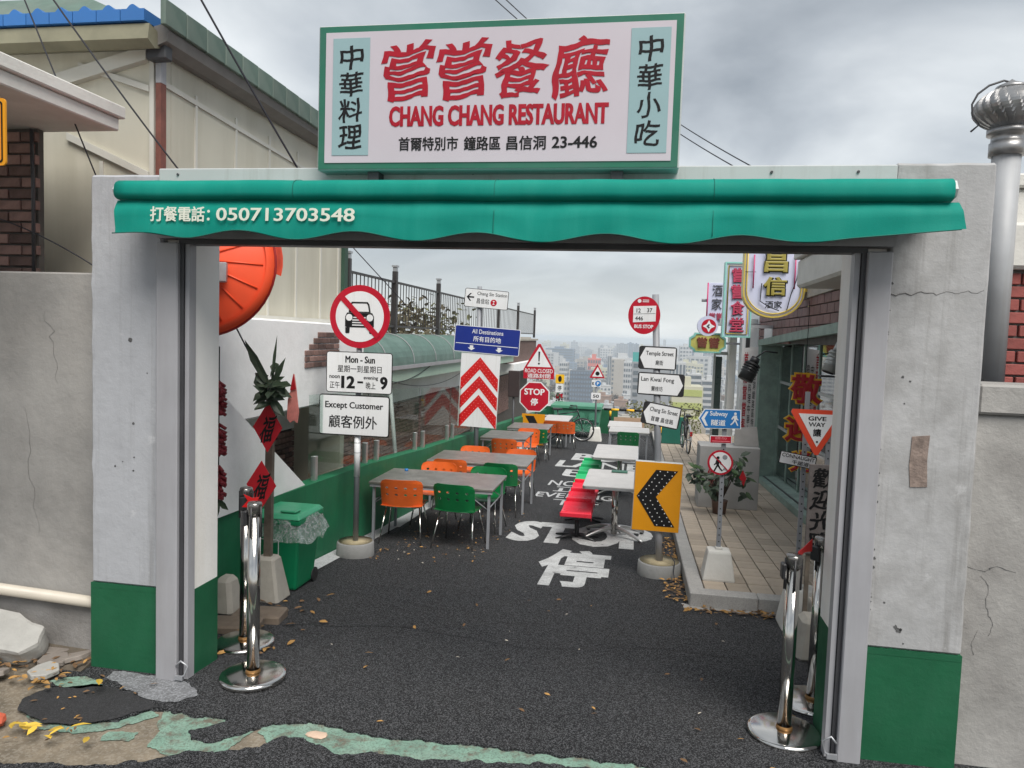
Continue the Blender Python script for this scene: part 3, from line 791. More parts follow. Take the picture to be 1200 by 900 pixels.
Q = [(1.19 + 0.42*k/30, 3.8995, 2.35 + 0.02*noise.noise(Vector((k*0.35, 1, 1))) + 0.008*noise.noise(Vector((k*1.3, 4, 1))) + 0.0008*k) for k in range(31)]
b.tube(Q, [0.0042 - 0.003*min(1, k/18) for k in range(31)], 5)
obj('crack', b, MATS.get('crack_dark') or mat('crack_dark', (0.17, 0.165, 0.16), 0.9), rp)

b = B()
for x, z, r in ((-2.93, 1.99, 0.014), (-2.91, 1.50, 0.008), (-2.91, 1.22, 0.006), (-2.905, 1.30, 0.005), (-3.03, 1.24, 0.006), (-2.82, 1.80, 0.004), (-2.98, 1.27, 0.004)):
    b.prism([(x + r*(1+0.4*noise.noise(Vector((k, x*9, z))))*math.cos(2*PI*k/9), z + r*(1+0.4*noise.noise(Vector((k, x*9, z+4))))*math.sin(2*PI*k/9)) for k in range(9)], 3.8985, 3.9005)
obj('chip', b, mat('chip_dark', (0.09, 0.09, 0.09), 0.95, var=0.4, scale=60), lp, kind='stuff')
b = B()
rc = random.Random(31)
def chip(x, z, r, y=3.8985):
    k0 = rc.uniform(0, 9)
    b.prism([(x + r*rc.uniform(.6, 1.3)*math.cos(2*PI*k/11), z + r*rc.uniform(.6, 1.5)*math.sin(2*PI*k/11)) for k in range(11)], y, 3.9005)
for i in range(46):                          # crumbled edge where the render meets the jamb
    z = rc.uniform(0.55, 2.5); z = z if rc.random() < 0.4 else rc.uniform(0.65, 1.35)
    chip(1.186 + abs(rc.gauss(0, 0.006)), z, rc.uniform(0.002, 0.007))
for x, z, r in ((1.32, 0.70, 0.010), (1.335, 0.685, 0.012), (1.345, 0.69, 0.007), (1.36, 0.62, 0.004), (1.26, 0.82, 0.005), (1.275, 1.95, 0.006), (1.31, 1.93, 0.005), (1.29, 1.82, 0.004)): chip(x, z, r)
obj('chip', b, MATS['chip_dark'], rp, kind='stuff')
b = B()
for i in range(26): chip(-2.735 - abs(rc.gauss(0, 0.005)), rc.uniform(0.5, 2.5), rc.uniform(0.002, 0.005))
obj('edge_chip', b, MATS['chip_dark'], lp, kind='stuff')
# --- steel frame: jambs, track, lintel, cap
gf = thing('gate_frame', 'grey steel door frame with track channels and a dark lintel under the awning', 'gate frame', (-0.75, 3.88, 0))
for s, xo, xi in ((1, -2.724, -2.59), (-1, 1.178, 1.065)):
    a, c = min(xo, xi), max(xo, xi)
    obj('jamb', B().box(a, c, 3.84, 3.942, 0.0, 2.55).bevel(0.006), STEEL_GREY, gf)
    e = xi
    obj('track_channel', B().box(min(e, e+s*0.022)+0.001, max(e, e+s*0.022), 3.866, 3.93, 0.02, 2.55), STEEL_DARK, gf)
    obj('track_rail', B().box(min(e+s*0.024, e+s*0.05), max(e+s*0.024, e+s*0.05), 3.88, 3.944, 0.0, 2.55), STEEL_GREY, gf)
    b = B()
    b.tube([(e+s*0.01, 3.835, 0.03), (e+s*0.06, 3.83, 0.05), (e+s*0.07, 3.85, 0.10), (e+s*0.03, 3.84, 0.13), (e+s*0.005, 3.835, 0.10)], 0.006, 6)
    b.box(min(e, e+s*0.05), max(e, e+s*0.05), 3.825, 3.838, 0.02, 0.045)
    obj('latch', b, GALV, gf)
obj('lintel', B().box(-2.724, 1.178, 3.85, 3.95, 2.575, 2.70), STEEL_GREY, gf)
obj('lintel_track', B().box(-2.60, 1.07, 3.87, 3.96, 2.545, 2.573), STEEL_DARK, gf)
obj('cap_sheet', B().box(-2.722, 1.178, 3.86, 4.15, 2.702, 2.965).bevel(0.006), STEEL_LIGHT, gf)
b = B()
for x in (-2.6, -1.6, -0.9, 0.6, 1.0): b.cyl((x, 3.853, 2.93), (x, 3.862, 2.93), 0.007, n=8)
obj('rivets', b, STEEL_DARK, gf)

# --- awning
aw = thing('awning', 'teal fabric awning with a scalloped valance and phone number over the gate', 'awning', (-0.75, 3.7, 2.6))
prof = [(3.86, 2.872), (3.76, 2.868), (3.68, 2.860), (3.635, 2.850), (3.612, 2.838), (3.600, 2.822), (3.596, 2.80), (3.595, 2.782), (3.597, 2.768), (3.606, 2.757), (3.622, 2.750), (3.645, 2.747), (3.86, 2.742)]
b = B(); nx = 60
G = [[b.v((-2.80 + 4.14*i/nx, y + 0.0035*noise.noise(Vector((i*0.5, y*9, 2))), z + 0.004*noise.noise(Vector((i*0.33, y*7, 5))))) for y, z in prof] for i in range(nx+1)]
for A, Q in zip(G, G[1:]):
    for j in range(len(prof)-1): b.bm.faces.new((A[j], A[j+1], Q[j+1], Q[j])).smooth = True
b.bm.faces.new(G[0]); b.bm.faces.new(list(reversed(G[-1])))
obj('roller_hood', b, AWNING, aw)
b = B()
for x in (-1.78, -0.73, 0.31):
    b.tube([(x, y - 0.0015 if y < 3.66 else y, z + 0.0012) for y, z in prof[1:-2]], 0.0016, 4)
    b.tube([(x, 3.606 - 0.01*k/6 - 0.002, 2.70 - 0.12*k/6) for k in range(7)], 0.0018, 4)
obj('seam', b, mat('teal_seam', C(0, 100, 88), 0.8), aw)
obj('hood_gap_shade', B().box(-2.79, 1.33, 3.668, 3.84, 2.715, 2.741), STEEL_DARK, aw)  # dark strip standing in for the shade between hood and valance
b = B()
n = 180; rows = 6; G = []
for i in range(n+1):
    u = i/n; x = -2.81 + u*(1.375+2.81)
    sag = 0.022*math.cos(u*2*PI*6.6 + 2.2)
    zb = 2.568 + 0.0*u - sag*min(1, u*9) * min(1, max(0.0, (0.90-u)*8)) + (max(0, u-0.86)/0.14)*0.055
    zt = 2.7465
    colv = []
    for j in range(rows+1):
        v = j/rows
        xx = x + 0.018*v*max(0, (u-0.93)/0.07) + 0.012*v*max(0, 1-u/0.05)
        y = 3.640 - 0.033*min(1, v/0.3) - 0.010*v + 0.007*math.sin(u*40+v*2)*v + 0.004*noise.noise(Vector((u*23, v*3, 1)))
        colv.append(b.v((xx, y, zt + (zb-zt)*v)))
    G.append(colv)
for A, Q in zip(G, G[1:]):
    for j in range(rows):
        f = b.bm.faces.new((A[j], A[j+1], Q[j+1], Q[j])); f.smooth = True
val = obj('valance', b, AWNING, aw)
b = B()
b.tube([v for v in [(-2.81 + i/90*(1.375+2.81), 3.595, 2.566 - 0.022*math.cos(i/90*2*PI*6.6+2.2)*min(1, i/90*9)*min(1, max(0.0, (0.90-i/90)*8)) + (max(0, i/90-0.86)/0.14)*0.055) for i in range(91)]], 0.003, 5)
obj('valance_hem', b, mat('dark_teal_hem', C(8, 92, 80), 0.7), aw)
def awn_fn(x0, x1, z0, z1):
    def f(u, v):
        z = z0 + (z1-z0)*v; t = (2.738 - z)/(2.738-2.568)
        return (x0 + (x1-x0)*u, 3.605 - 0.010*t - 0.0125, z)
    return f
lettering(aw, '打餐電話：', mat('cream_print', (0.62, 0.64, 0.55), 0.6, var=0.05), 0, 1, 0, 1, 0, 0.022, fn=awn_fn(-2.58, -2.235, 2.628, 2.708))
lettering(aw, '050713703548', MATS['cream_print'], 0, 1, 0, 1, 0, 0.016, fn=awn_fn(-2.20, -1.44, 2.634, 2.702))
for x in (-2.809, 1.349):
    b = B().prism([(y_, z_) for y_, z_ in [(3.86, 2.74), (3.70, 2.75), (3.62, 2.77), (3.605, 2.80), (3.63, 2.84), (3.70, 2.86), (3.86, 2.85)]], x-0.007, x+0.007, 'x')
    b.cyl((x-0.012, 3.70, 2.79), (x+0.012, 3.70, 2.79), 0.02, n=10)
    obj('end_bracket', b, STEEL_LIGHT, aw)

# --- restaurant sign (light box)
sg = thing('sign_box', 'large lightbox restaurant sign with red brush characters standing above the awning', 'sign', (-0.78, 3.9, 2.9))
YS = 3.75
obj('housing', B().box(-1.72, 0.15, YS, 4.02, 2.925, 3.665).bevel(0.006), STEEL_LIGHT, sg)
obj('green_border', B().box(-1.712, 0.142, YS-0.004, YS-0.0005, 2.932, 3.658), SIGN_GREEN, sg)
obj('face', B().box(-1.676, 0.108, YS-0.008, YS-0.005, 2.962, 3.626), SIGN_FACE, sg)
for x0, x1, w in ((-1.635, -1.435, '中華料理'), (-0.105, 0.085, '中華小吃')):
    p = obj('side_panel', B().box(x0, x1, YS-0.0105, YS-0.0085, 3.0, 3.595), SIGN_AQUA, sg)
    column_text(p, w, BLACK, x0+0.038, x1-0.035, 3.025, 3.565, YS-0.012, 0.014, shear=0.03, gap=0.10, brush=0.8, taper=0.07)
for i, ch in enumerate('嘗嘗餐廳'):
    x0 = -1.37 + i*0.293
    lettering(sg, ch, RED_TEXT, x0, x0+0.275, 3.275, 3.562, YS-0.0105, 0.014, shear=0.03, taper=0.10, brush=1.25)
lettering(sg, 'CHANG CHANG RESTAURANT', RED_TEXT, -1.325, -0.20, 3.142, 3.246, YS-0.0105, 0.046)
lettering(sg, '首爾特別市', BLACK, -1.27, -0.955, 3.02, 3.09, YS-0.0105, 0.018)
lettering(sg, '鐘路區', BLACK, -0.925, -0.735, 3.02, 3.09, YS-0.0105, 0.018)
lettering(sg, '昌信洞', BLACK, -0.705, -0.505, 3.02, 3.09, YS-0.0105, 0.018)
lettering(sg, '23-446', BLACK, -0.475, -0.25, 3.027, 3.085, YS-0.0105, 0.022)
for x in (-1.42, -0.15): obj('bracket', B().box(x-0.03, x+0.03, 3.78, 3.98, 2.86, 2.924), STEEL_DARK, sg)

# ================================================================== WALLS EITHER SIDE OF THE GATE
t = thing('concrete_wall', 'old grey concrete wall left of the gate with a cream drainpipe along it', 'wall', (-5, 4.05, 0))
b = B().box(-8.0, -3.195, 4.05, 4.22, -0.2, 2.385).bevel(0.01); obj('wall_body', b, CONC_WALL, t)
b = B()
for i, (x, z, L_) in enumerate(((-3.78, 1.55, 0.8), (-3.62, 2.15, 0.45))):
    b.tube([(x + 0.05*noise.noise(Vector((i*7.3, k*0.55, 0.5))) + 0.012*noise.noise(Vector((i*3.1, k*2.3, 4.5))) + k*0.006, 4.0485, z - L_*k/14) for k in range(15)], [0.0004 + 0.0010*math.sin(PI*k/14) for k in range(15)], 4)
obj('crack', b, mat('crack_dark', (0.17, 0.165, 0.16), 0.9), t)
obj('wall_foot', B().box(-8.0, -3.2, 4.0, 4.049, -0.2, 0.33).bevel(0.008), mat('stained_foot', (0.25, 0.24, 0.23), 0.9, var=0.25, scale=5, bump=0.7, dirt=(0.14, 0.13, 0.12), dirt_amt=0.6), t)
tag(obj('drain_pipe', B().cyl((-8, 3.965, 0.55), (-3.16, 3.965, 0.37), 0.035, n=14), PVC), 'cream plastic drainpipe along the foot of the left concrete wall', 'pipe')

t = thing('concrete_wall', 'pale cracked concrete wall right of the gate with a coping ledge', 'wall', (4, 4.0, 0))
obj('wall_body', B().box(1.636, 7.0, 3.97, 4.2, -0.2, 1.78).bevel(0.01), CONC_WALL_R, t)
obj('coping', B().box(1.64, 7.0, 3.94, 4.3, 1.782, 1.93).bevel(0.012), CONC_WALL_R, t)
b = B()
for i, pts in enumerate((((1.72, 0.98), (1.76, 0.93), (1.75, 0.82), (1.79, 0.75), (1.77, 0.66)), ((1.64, 1.02), (1.73, 1.00), (1.79, 1.03), (1.9, 1.0)), ((1.72, 0.7), (1.70, 0.62), (1.72, 0.56)))):
    Q = [(xa + (xb-xa)*k/5 + 0.016*noise.noise(Vector((xa*9, k*1.7+za*5, i))), 3.9685, za + (zb-za)*k/5 + 0.010*noise.noise(Vector((zb*11, k*1.9, i+3)))) for (xa, za), (xb, zb) in zip(pts, pts[1:]) for k in range(5)]
    b.tube(Q, [0.0006 + 0.002*abs(noise.noise(Vector((k*0.7, i, 2)))) for k in range(len(Q))], 4)
obj('crack', b, MATS['crack_dark'], t)

# turbine vent on its pipe
t = thing('roof_vent', 'spinning turbine vent on a tall pale pipe behind the right pillar', 'vent', (1.97, 4.62, 1.9))
obj('vent_pipe', B().cyl((1.97, 4.62, 1.9), (1.97, 4.62, 3.21), 0.072, n=24), PAINT_PIPE, t)
b = B().lathe([(0.0, 3.18), (0.09, 3.18), (0.09, 3.25), (0.082, 3.252), (0.082, 3.29), (0.105, 3.295), (0.105, 3.325), (0.0, 3.33)], (1.97, 4.62, 0)); obj('collar', b, ZINC, t)
b = B(); rings = []
for j in range(13):
    ph = j/12*PI; r = 0.085 + 0.095*math.sin(ph)**0.8; row = []
    for k in range(176):
        a = 2*PI*k/176; saw = (22*(a + 0.55*j/12)/(2*PI)) % 1.0
        rr = r*(1 + 0.085*(saw - 0.5))
        row.append(b.v((1.97 + rr*math.cos(a), 4.62 + rr*math.sin(a), 3.33 + 0.21*j/12)))
    rings.append(row)
for A, Q in zip(rings, rings[1:]):
    for k in range(176): b.bm.faces.new((A[k], A[(k+1) % 176], Q[(k+1) % 176], Q[k]))
obj('turbine_dome', b, ZINC, t)
obj('vent_cap', B().lathe([(0.0, 3.54), (0.085, 3.54), (0.075, 3.56), (0.02, 3.585), (0, 3.60)], (1.97, 4.62, 0)), ZINC, t)
b = B().tube([(1.77, 4.60, 3.31)] + [(1.97 - 0.205*math.sin(a), 4.60, 3.44 - 0.15*math.cos(a)) for a in (0.9, 1.3, 1.7, 2.1, 2.5, 2.9)] + [(1.97, 4.62, 3.58)], 0.006, 6)
obj('guard_wire', b, STEEL_DARK, t)

# crimson brick house past the right wall
t = thing('brick_house', 'crimson brick house with a white roof slab at the far right', 'house', (2.8, 4.8, 0))
obj('wall', B().box(2.06, 6.0, 4.78, 4.86, -0.3, 2.56), MORTAR, t)
brick_wall(t, 'y', 4.77, 2.06, 3.2, 1.5, 2.56, 0.20, 0.075, BRICK_CRIMSON, 0.03, 0.012, 300)
obj('roof_slab', B().box(2.03, 6.2, 4.70, 5.6, 2.565, 2.83).bevel(0.02), CEMENT_W, t)

# ================================================================== LEFT: CREAM HOUSE, BRICK HOUSE
h = thing('cream_house', 'cream panelled house with blue eave tiles and green side fascia behind the left wall', 'house', (-3.6, 5.1, 2.2))
obj('front_wall', B().box(-9.0, -3.6, 5.10, 5.25, -0.2, 4.15), CREAM, h)
obj('side_wall', B().box(-3.72, -3.598, 5.252, 8.62, 2.17, 4.10), CREAM, h)
obj('rear_wall', B().box(-9.0, -3.6, 8.63, 8.75, -0.2, 4.1), CREAM, h)
obj('roof', B().hexa([(-9, 4.95, 4.16), (-3.42, 4.95, 4.16), (-3.42, 8.9, 4.12), (-9, 8.9, 4.12), (-9, 5.6, 4.75), (-4.6, 5.6, 4.75), (-4.6, 8.6, 4.72), (-9, 8.6, 4.72)]), VERGE, h)
# panels of the side wall with raised joints
for y in (5.55, 6.15, 6.75, 7.35, 7.95, 8.45):
    obj('panel_joint', B().box(-3.602, -3.585, y, y+0.028, 2.19, 3.92), CREAM_TRIM, h)
obj('sill_strip', B().box(-3.605, -3.575, 5.3, 8.6, 2.165, 2.205), CREAM_TRIM, h)
obj('diagonal_trim', B().hexa([(-3.597, 5.15, 3.86), (-3.582, 5.15, 3.86), (-3.582, 8.3, 3.74), (-3.597, 8.3, 3.74), (-3.597, 5.15, 3.90), (-3.582, 5.15, 3.90), (-3.582, 8.3, 3.765), (-3.597, 8.3, 3.765)]), CREAM_TRIM, h)
# front trim boards
def slant(name, x0, z0, x1, z1, y, w, m, d=0.025):
    obj(name, B().hexa([(x0, y-d, z0), (x1, y-d, z1), (x1, y, z1), (x0, y, z0), (x0, y-d, z0+w), (x1, y-d, z1+w), (x1, y, z1+w), (x0, y, z0+w)]), m, h)
slant('trim_board', -5.6, 3.55, -3.66, 4.02, 5.098, 0.10, CREAM_TRIM, 0.06)
slant('trim_board', -4.25, 3.985, -3.66, 3.80, 5.097, 0.045, CREAM_TRIM)
slant('trim_board', -4.35, 3.46, -3.66, 3.16, 5.097, 0.055, CREAM_TRIM)
obj('panel_joint', B().box(-4.08, -4.05, 5.085, 5.099, 2.2, 3.30), CREAM_TRIM, h)
obj('corner_trim', B().box(-3.655, -3.62, 5.075, 5.099, 2.2, 4.05), CREAM_TRIM, h)
obj('corner_pipe', B().box(-3.60, -3.555, 5.07, 5.13, 2.4, 3.86), RUST_PIPE, h)
obj('corner_pipe_top', B().box(-3.60, -3.555, 5.07, 5.13, 3.862, 4.12), STEEL_GREY, h)
# eave tiles: blue along the front, green grey along the side
obj('front_gutter', B().prism([(4.86, 4.20), (5.08, 4.14), (5.08, 4.10), (4.92, 4.05), (4.84, 4.09)], -9.0, -3.50, 'x'), OLIVE, h)
bt = None; x = -7.9
while x < -3.62:
    P = Matrix.Translation((x + 0.10, 4.84, 4.30))
    if bt: inst(bt, h, P).name = 'eave_tile'
    else:
        poly = [(-0.092, -0.085), (0.092, -0.085), (0.092, -0.005)] + [(0.045 - 0.09*i/8, -0.005 + 0.032*math.sin(PI*i/8)) for i in range(9)] + [(-0.092, -0.005)]
        bt = obj('eave_tile', B().prism(poly, 0.0, 0.5), BLUE_TILE, h, local=True); bt.matrix_basis = WM[h].inverted() @ P
    x += 0.19
vt = None; y = 4.86
while y < 8.7:
    P = Matrix.Translation((-3.40, y + 0.13, 4.30 - 0.012*(y-4.9)))
    if vt: inst(vt, h, P).name = 'verge_tile'
    else:
        vt = obj('verge_tile', B().box(-0.02, 0.02, -0.127, 0.127, -0.11, 0.07).bevel(0.006), VERGE, h, local=True); vt.matrix_basis = WM[h].inverted() @ P
    y += 0.26
obj('side_gutter', B().prism([(-3.59, 4.20), (-3.44, 4.235), (-3.41, 4.18), (-3.43, 4.11), (-3.52, 4.075), (-3.59, 4.08)], 4.95, 8.75), GUTTER, h)
obj('corner_bracket', B().box(-3.62, -3.46, 4.98, 5.07, 4.0, 4.10).bevel(0.01), STEEL_DARK, h)
obj('rear_corner_trim', B().box(-3.60, -3.55, 8.56, 8.66, 2.17, 4.06), mat('dark_green_trim', (0.03, 0.075, 0.05), 0.6), h)

h2 = thing('brick_house', 'dark brick house corner under a white concrete canopy at the far left', 'house', (-4.6, 4.7, 2.3))
obj('wall', B().box(-6.5, -4.185, 4.62, 4.67, -0.2, 3.412), MORTAR_DARK, h2)
brick_wall(h2, 'y', 4.61, -5.20, -4.17, 2.30, 3.41, 0.20, 0.078, BRICK_DARK, 0.04, 0.014)
obj('canopy', B().box(-6.5, -3.63, 2.6, 4.72, 3.415, 3.50).bevel(0.008), CEMENT_W, h2)
obj('canopy_edge', B().box(-6.5, -3.60, 2.58, 4.75, 3.502, 3.585).bevel(0.008), CEMENT_W, h2)
obj('conduit', B().tube([(-4.19, 4.58, 2.4), (-4.19, 4.58, 3.0), (-4.2, 4.58, 3.4)], 0.012, 6), STEEL_DARK, h2)

# yellow warning sign cut by the frame
t = thing('warning_sign', 'yellow sign with a black border at the far left edge', 'sign', (-3.55, 3.3, 0))
obj('pole', B().cyl((-3.55, 3.34, 0), (-3.55, 3.34, 3.2), 0.025), GALV, t)
p = obj('sign_plate', B().prism(rrect(-3.75, -3.165, 2.855, 3.185, 0.02), 3.29, 3.30), YELLOW_SIGN, t)
o_ = rrect(-3.735, -3.18, 2.87, 3.17, 0.015); i_ = rrect(-3.728, -3.187, 2.877, 3.163, 0.012)
obj('border', B().ring(o_, i_, 3.287, 3.2895), BLACK, p)
# overhead cables
def cable(pts, label, r=0.006):
    tag(obj('overhead_cable', B().tube(pts, r, 5), CABLE), label, 'cable')
def sag(p, q, s, n=12):
    return [(p[0]+(q[0]-p[0])*i/n, p[1]+(q[1]-p[1])*i/n, p[2]+(q[2]-p[2])*i/n - s*4*(i/n)*(1-i/n)) for i in range(n+1)]
cable(sag((-4.3, 4.25, 4.9), (-3.70, 4.6, 3.05), 0.0), 'thin black cable furthest left, crossing the white canopy end', 0.005)
cable(sag((-4.09, 4.2, 4.6), (-3.17, 4.8, 3.10), 0.03), 'black cable dropping across the corner of the cream house to the awning')
cable(sag((-2.99, 4.1, 4.6), (-2.34, 4.9, 3.12), 0.02), 'dark blue cable dropping across the green fascia left of the restaurant sign', 0.007)
cable(sag((-4.4, 4.5, 2.78), (-3.5, 4.56, 2.35), -0.04), 'black cable sagging from the dark brick corner to the left pillar', 0.005)
cable(sag((0.1, 10.4, 5.2), (1.1, 6.6, 3.45), 0.03), 'upper of two thin cables right of the restaurant sign', 0.006)
cable(sag((0.05, 10.2, 5.05), (1.08, 6.6, 3.38), 0.03), 'lower of two thin cables right of the restaurant sign', 0.006)
cable(sag((-2.6, 9.6, 6.9), (-1.2, 9.3, 5.6), 0.02), 'left of the two thin cables vanishing behind the sign top', 0.007)
cable(sag((-2.5, 9.6, 6.95), (-1.1, 9.3, 5.6), 0.02), 'right of the two thin cables vanishing behind the sign top', 0.007)
cable(sag((-3.72, 8.2, 3.45), (-2.95, 9.05, 2.45), 0.0), 'thin wire descending in front of the dark iron terrace fence', 0.006)
cable(sag((-3.2, 5.2, 2.4), (-2.72, 5.05, 1.72), 0.0), 'taut black wire from the orange road mirror down to the dark plant', 0.006)

# ================================================================== LEFT SIDE OF THE ALLEY
def wx(y): return -3.15 + 0.25*min(1, (y-4.2)/5.8)
def wtop(y): return 0.66 - 0.0237*(y-4.2) if y < 8 else 0.57 - 0.0533*(y-8)
t = thing('boundary_wall', 'low green painted boundary wall along the left side of the alley', 'wall', (-3.1, 4.2, 0))
b = B()
seg = [4.2, 5.5, 6.5, 8.0, 10.0, 14, 18.7, 24]
for y0, y1 in zip(seg, seg[1:]):
    b.hexa([(wx(y0)-0.16, y0, zf(y0)-0.2), (wx(y0), y0, zf(y0)-0.2), (wx(y1), y1, zf(y1)-0.2), (wx(y1)-0.16, y1, zf(y1)-0.2),
            (wx(y0)-0.16, y0, wtop(y0)), (wx(y0), y0, wtop(y0)), (wx(y1), y1, wtop(y1)), (wx(y1)-0.16, y1, wtop(y1))])
bmesh.ops.remove_doubles(b.bm, verts=b.bm.verts, dist=1e-5)
obj('wall_body', b, mat('green_alley_paint', (0.014, 0.145, 0.066), 0.55, var=0.18, scale=2.0, bump=0.25, bscale=18, dirt=(0.03, 0.17, 0.09), dirt_amt=0.6, dscale=2.5, drip=((0.01, 0.085, 0.045), 0.6, 1.6), spec=0.3), t)
obj('end_return', B().box(wx(24)-0.16, -0.6, 24.0, 24.15, -1.3, -0.18), GREEN_WALL, t)

t = thing('white_board', 'white painted wedge shaped board standing on the green wall by the left pillar', 'board', (-3.12, 5, 0.6))
obj('board', B().prism([(4.3, wtop(4.3)+0.003), (6.55, wtop(6.55)+0.003), (5.20, 1.52), (4.3, 1.53)], -3.14, -3.075, 'x'), WHITE_WALL, t)

t = thing('plastered_wall', 'white plastered upper wall with an exposed brick patch below the cream house', 'wall', (-3.35, 6.4, 1.3))
obj('wall_body', B().hexa([(-3.6, 4.25, 1.28), (-3.3, 4.25, 1.28), (-3.3, 8.6, 1.30), (-3.6, 8.6, 1.30), (-3.6, 4.25, 2.18), (-3.3, 4.25, 2.18), (-3.3, 8.6, 2.15), (-3.6, 8.6, 2.15)]).bevel(0.015), WHITE_WALL, t)
obj('lower_wall', B().box(-3.62, -3.30, 4.25, 5.25, -0.2, 1.277), WHITE_WALL, t)
brick_wall(t, 'x', -3.296, 6.97, 7.82, 1.69, 2.06, 0.20, 0.062, BRICK_DARK, 0.02, 0.010, 300, zfun=lambda u, z: (u < 7.25 and z > 1.93) or (u < 7.05 and z > 1.87))

t = thing('terrace_building', 'white building with green barrel awning roof, mint fascia and brick base on the left', 'building', (-4.2, 9, -0.4))
obj('wall', B().box(-7.5, -4.2, 8.8, 28.5, 0.85, 1.93), WHITE_WALL, t)
obj('brick_base', B().box(-7.5, -4.24, 6.0, 28.4, -1.6, 0.845), MORTAR_DARK, t)
obj('upper_wall', B().box(-7.5, -4.21, 6.0, 8.79, 0.85, 1.28), WHITE_WALL, t)
brick_wall(t, 'x', -4.225, 7.4, 10.6, -0.30, 0.83, 0.20, 0.066, BRICK_DARK, 0.04, 0.012, 300)
b = B(); r_ = 0
z = -0.35
while z < 0.80:
    y = 10.6 - (0.1 if r_ % 2 else 0)
    while y < 24:
        d = R.uniform(-0.006, 0.006); b.box(-4.245, -4.206+d, y+0.006, y+0.20-0.006, z+0.006, z+0.062); y += 0.20
    z += 0.068; r_ += 1
obj('brick_course', b, BRICK_DARK, t, kind='stuff')
pr = [(-4.19, 2.05)] + [(-4.19 + 0.50*math.sin(a), 1.60 + 0.45*math.cos(a)) for a in [PI/2*i/8 for i in range(1, 9)]] + [(-3.69, 1.56), (-4.19, 1.56)]
obj('barrel_roof', B().prism(pr, 8.7, 22.0), BARREL, t)
y = 9.2
while y < 22:
    obj('roof_seam', B().tube([(x+0.006, y, z+0.006) for x, z in pr[:10]], 0.008, 5), STEEL_GREY, t); y += 1.35
obj('roof_gutter', B().box(-3.76, -3.66, 8.7, 22.0, 1.50, 1.558), STEEL_GREY, t)
obj('fascia', B().box(-4.19, -3.72, 8.7, 22.0, 1.31, 1.498), MINT, t)
obj('fascia_end', B().box(-4.19, -3.70, 22.01, 28.4, 0.98, 1.22), WHITE_WALL, t)
obj('brick_parapet', B().box(-4.30, -3.92, 22.02, 28.3, 1.225, 1.92), BRICK_DARK, t)
obj('coping', B().box(-4.5, -3.88, 22.0, 28.5, 1.925, 1.99), CEMENT, t)
obj('terrace_slab', B().box(-7.6, -4.15, 8.75, 28.5, 1.935, 2.045), CEMENT, t)
for x, y0, z0, z1 in ((-3.4, 10.4, -0.4, 1.45), (-3.5, 18.7, -0.8, 1.2)):
    obj('support_pipe', B().cyl((x, y0, z0), (x-0.2, y0, z1), 0.03), STEEL_LIGHT, t)
obj('dark_shutter', B().box(-4.198, -4.16, 19.0, 21.5, -0.2, 0.8), mat('dark_shutter', (0.05, 0.03, 0.03), 0.6), t)
b = B()
b.tube(sag((-3.72, 9.6, 1.5), (-3.9, 10.6, 0.75), -0.1), 0.008, 5); b.tube(sag((-3.7, 10.3, 1.42), (-3.72, 16, 1.36), 0.25), 0.006, 5); b.tube(sag((-3.7, 13.2, 1.55), (-3.72, 10.4, 1.30), 0.1), 0.006, 5)
obj('loose_wire', b, CABLE, t)
tag(obj('hanging_box', B().box(-2.98, -2.72, 17.0, 17.12, 0.66, 1.27).bevel(0.01), mat('brown_black_box', (0.035, 0.022, 0.022), 0.6)), 'dark brown upright box on a post behind the red stop sign', 'box')
tag(obj('box_post', B().cyl((-2.85, 17.06, -0.7), (-2.85, 17.06, 0.655), 0.025), STEEL_DARK), 'thin dark post carrying the dark brown box by the green wall', 'post')

# terrace fence
t = thing('iron_fence', 'dark iron picket fence with capped posts along the terrace edge', 'fence', (-4.2, 10.2, 2.05))
py = [10.25, 12.35, 15.15, 19.4, 21.9, 25.5, 29.6]
for y in py:
    q = obj('post', B().box(-4.24, -4.16, y-0.04, y+0.04, 2.03, 3.12), FENCE, t)
    obj('post_cap', B().box(-4.235, -4.165, y-0.035, y+0.035, 3.122, 3.19).box(-4.25, -4.15, y-0.05, y+0.05, 3.195, 3.225), GALV, q)
for z in (2.16, 2.92): obj('rail', B().box(-4.22, -4.18, 10.2, 29.6, z, z+0.035), FENCE, t)
pk = None; y = 10.42
while y < 29.5:
    if min(abs(y-p_) for p_ in py) > 0.07:
        P = Matrix.Translation((-4.2, y, 2.56))
        if pk: inst(pk, t, P).name = 'picket'
        else:
            pk = obj('picket', B().box(-0.0065, 0.0065, -0.0055, 0.0055, -0.38, 0.36), FENCE, t, local=True); pk.matrix_basis = WM[t].inverted() @ P
    y += 0.16 if y < 18 else 0.23

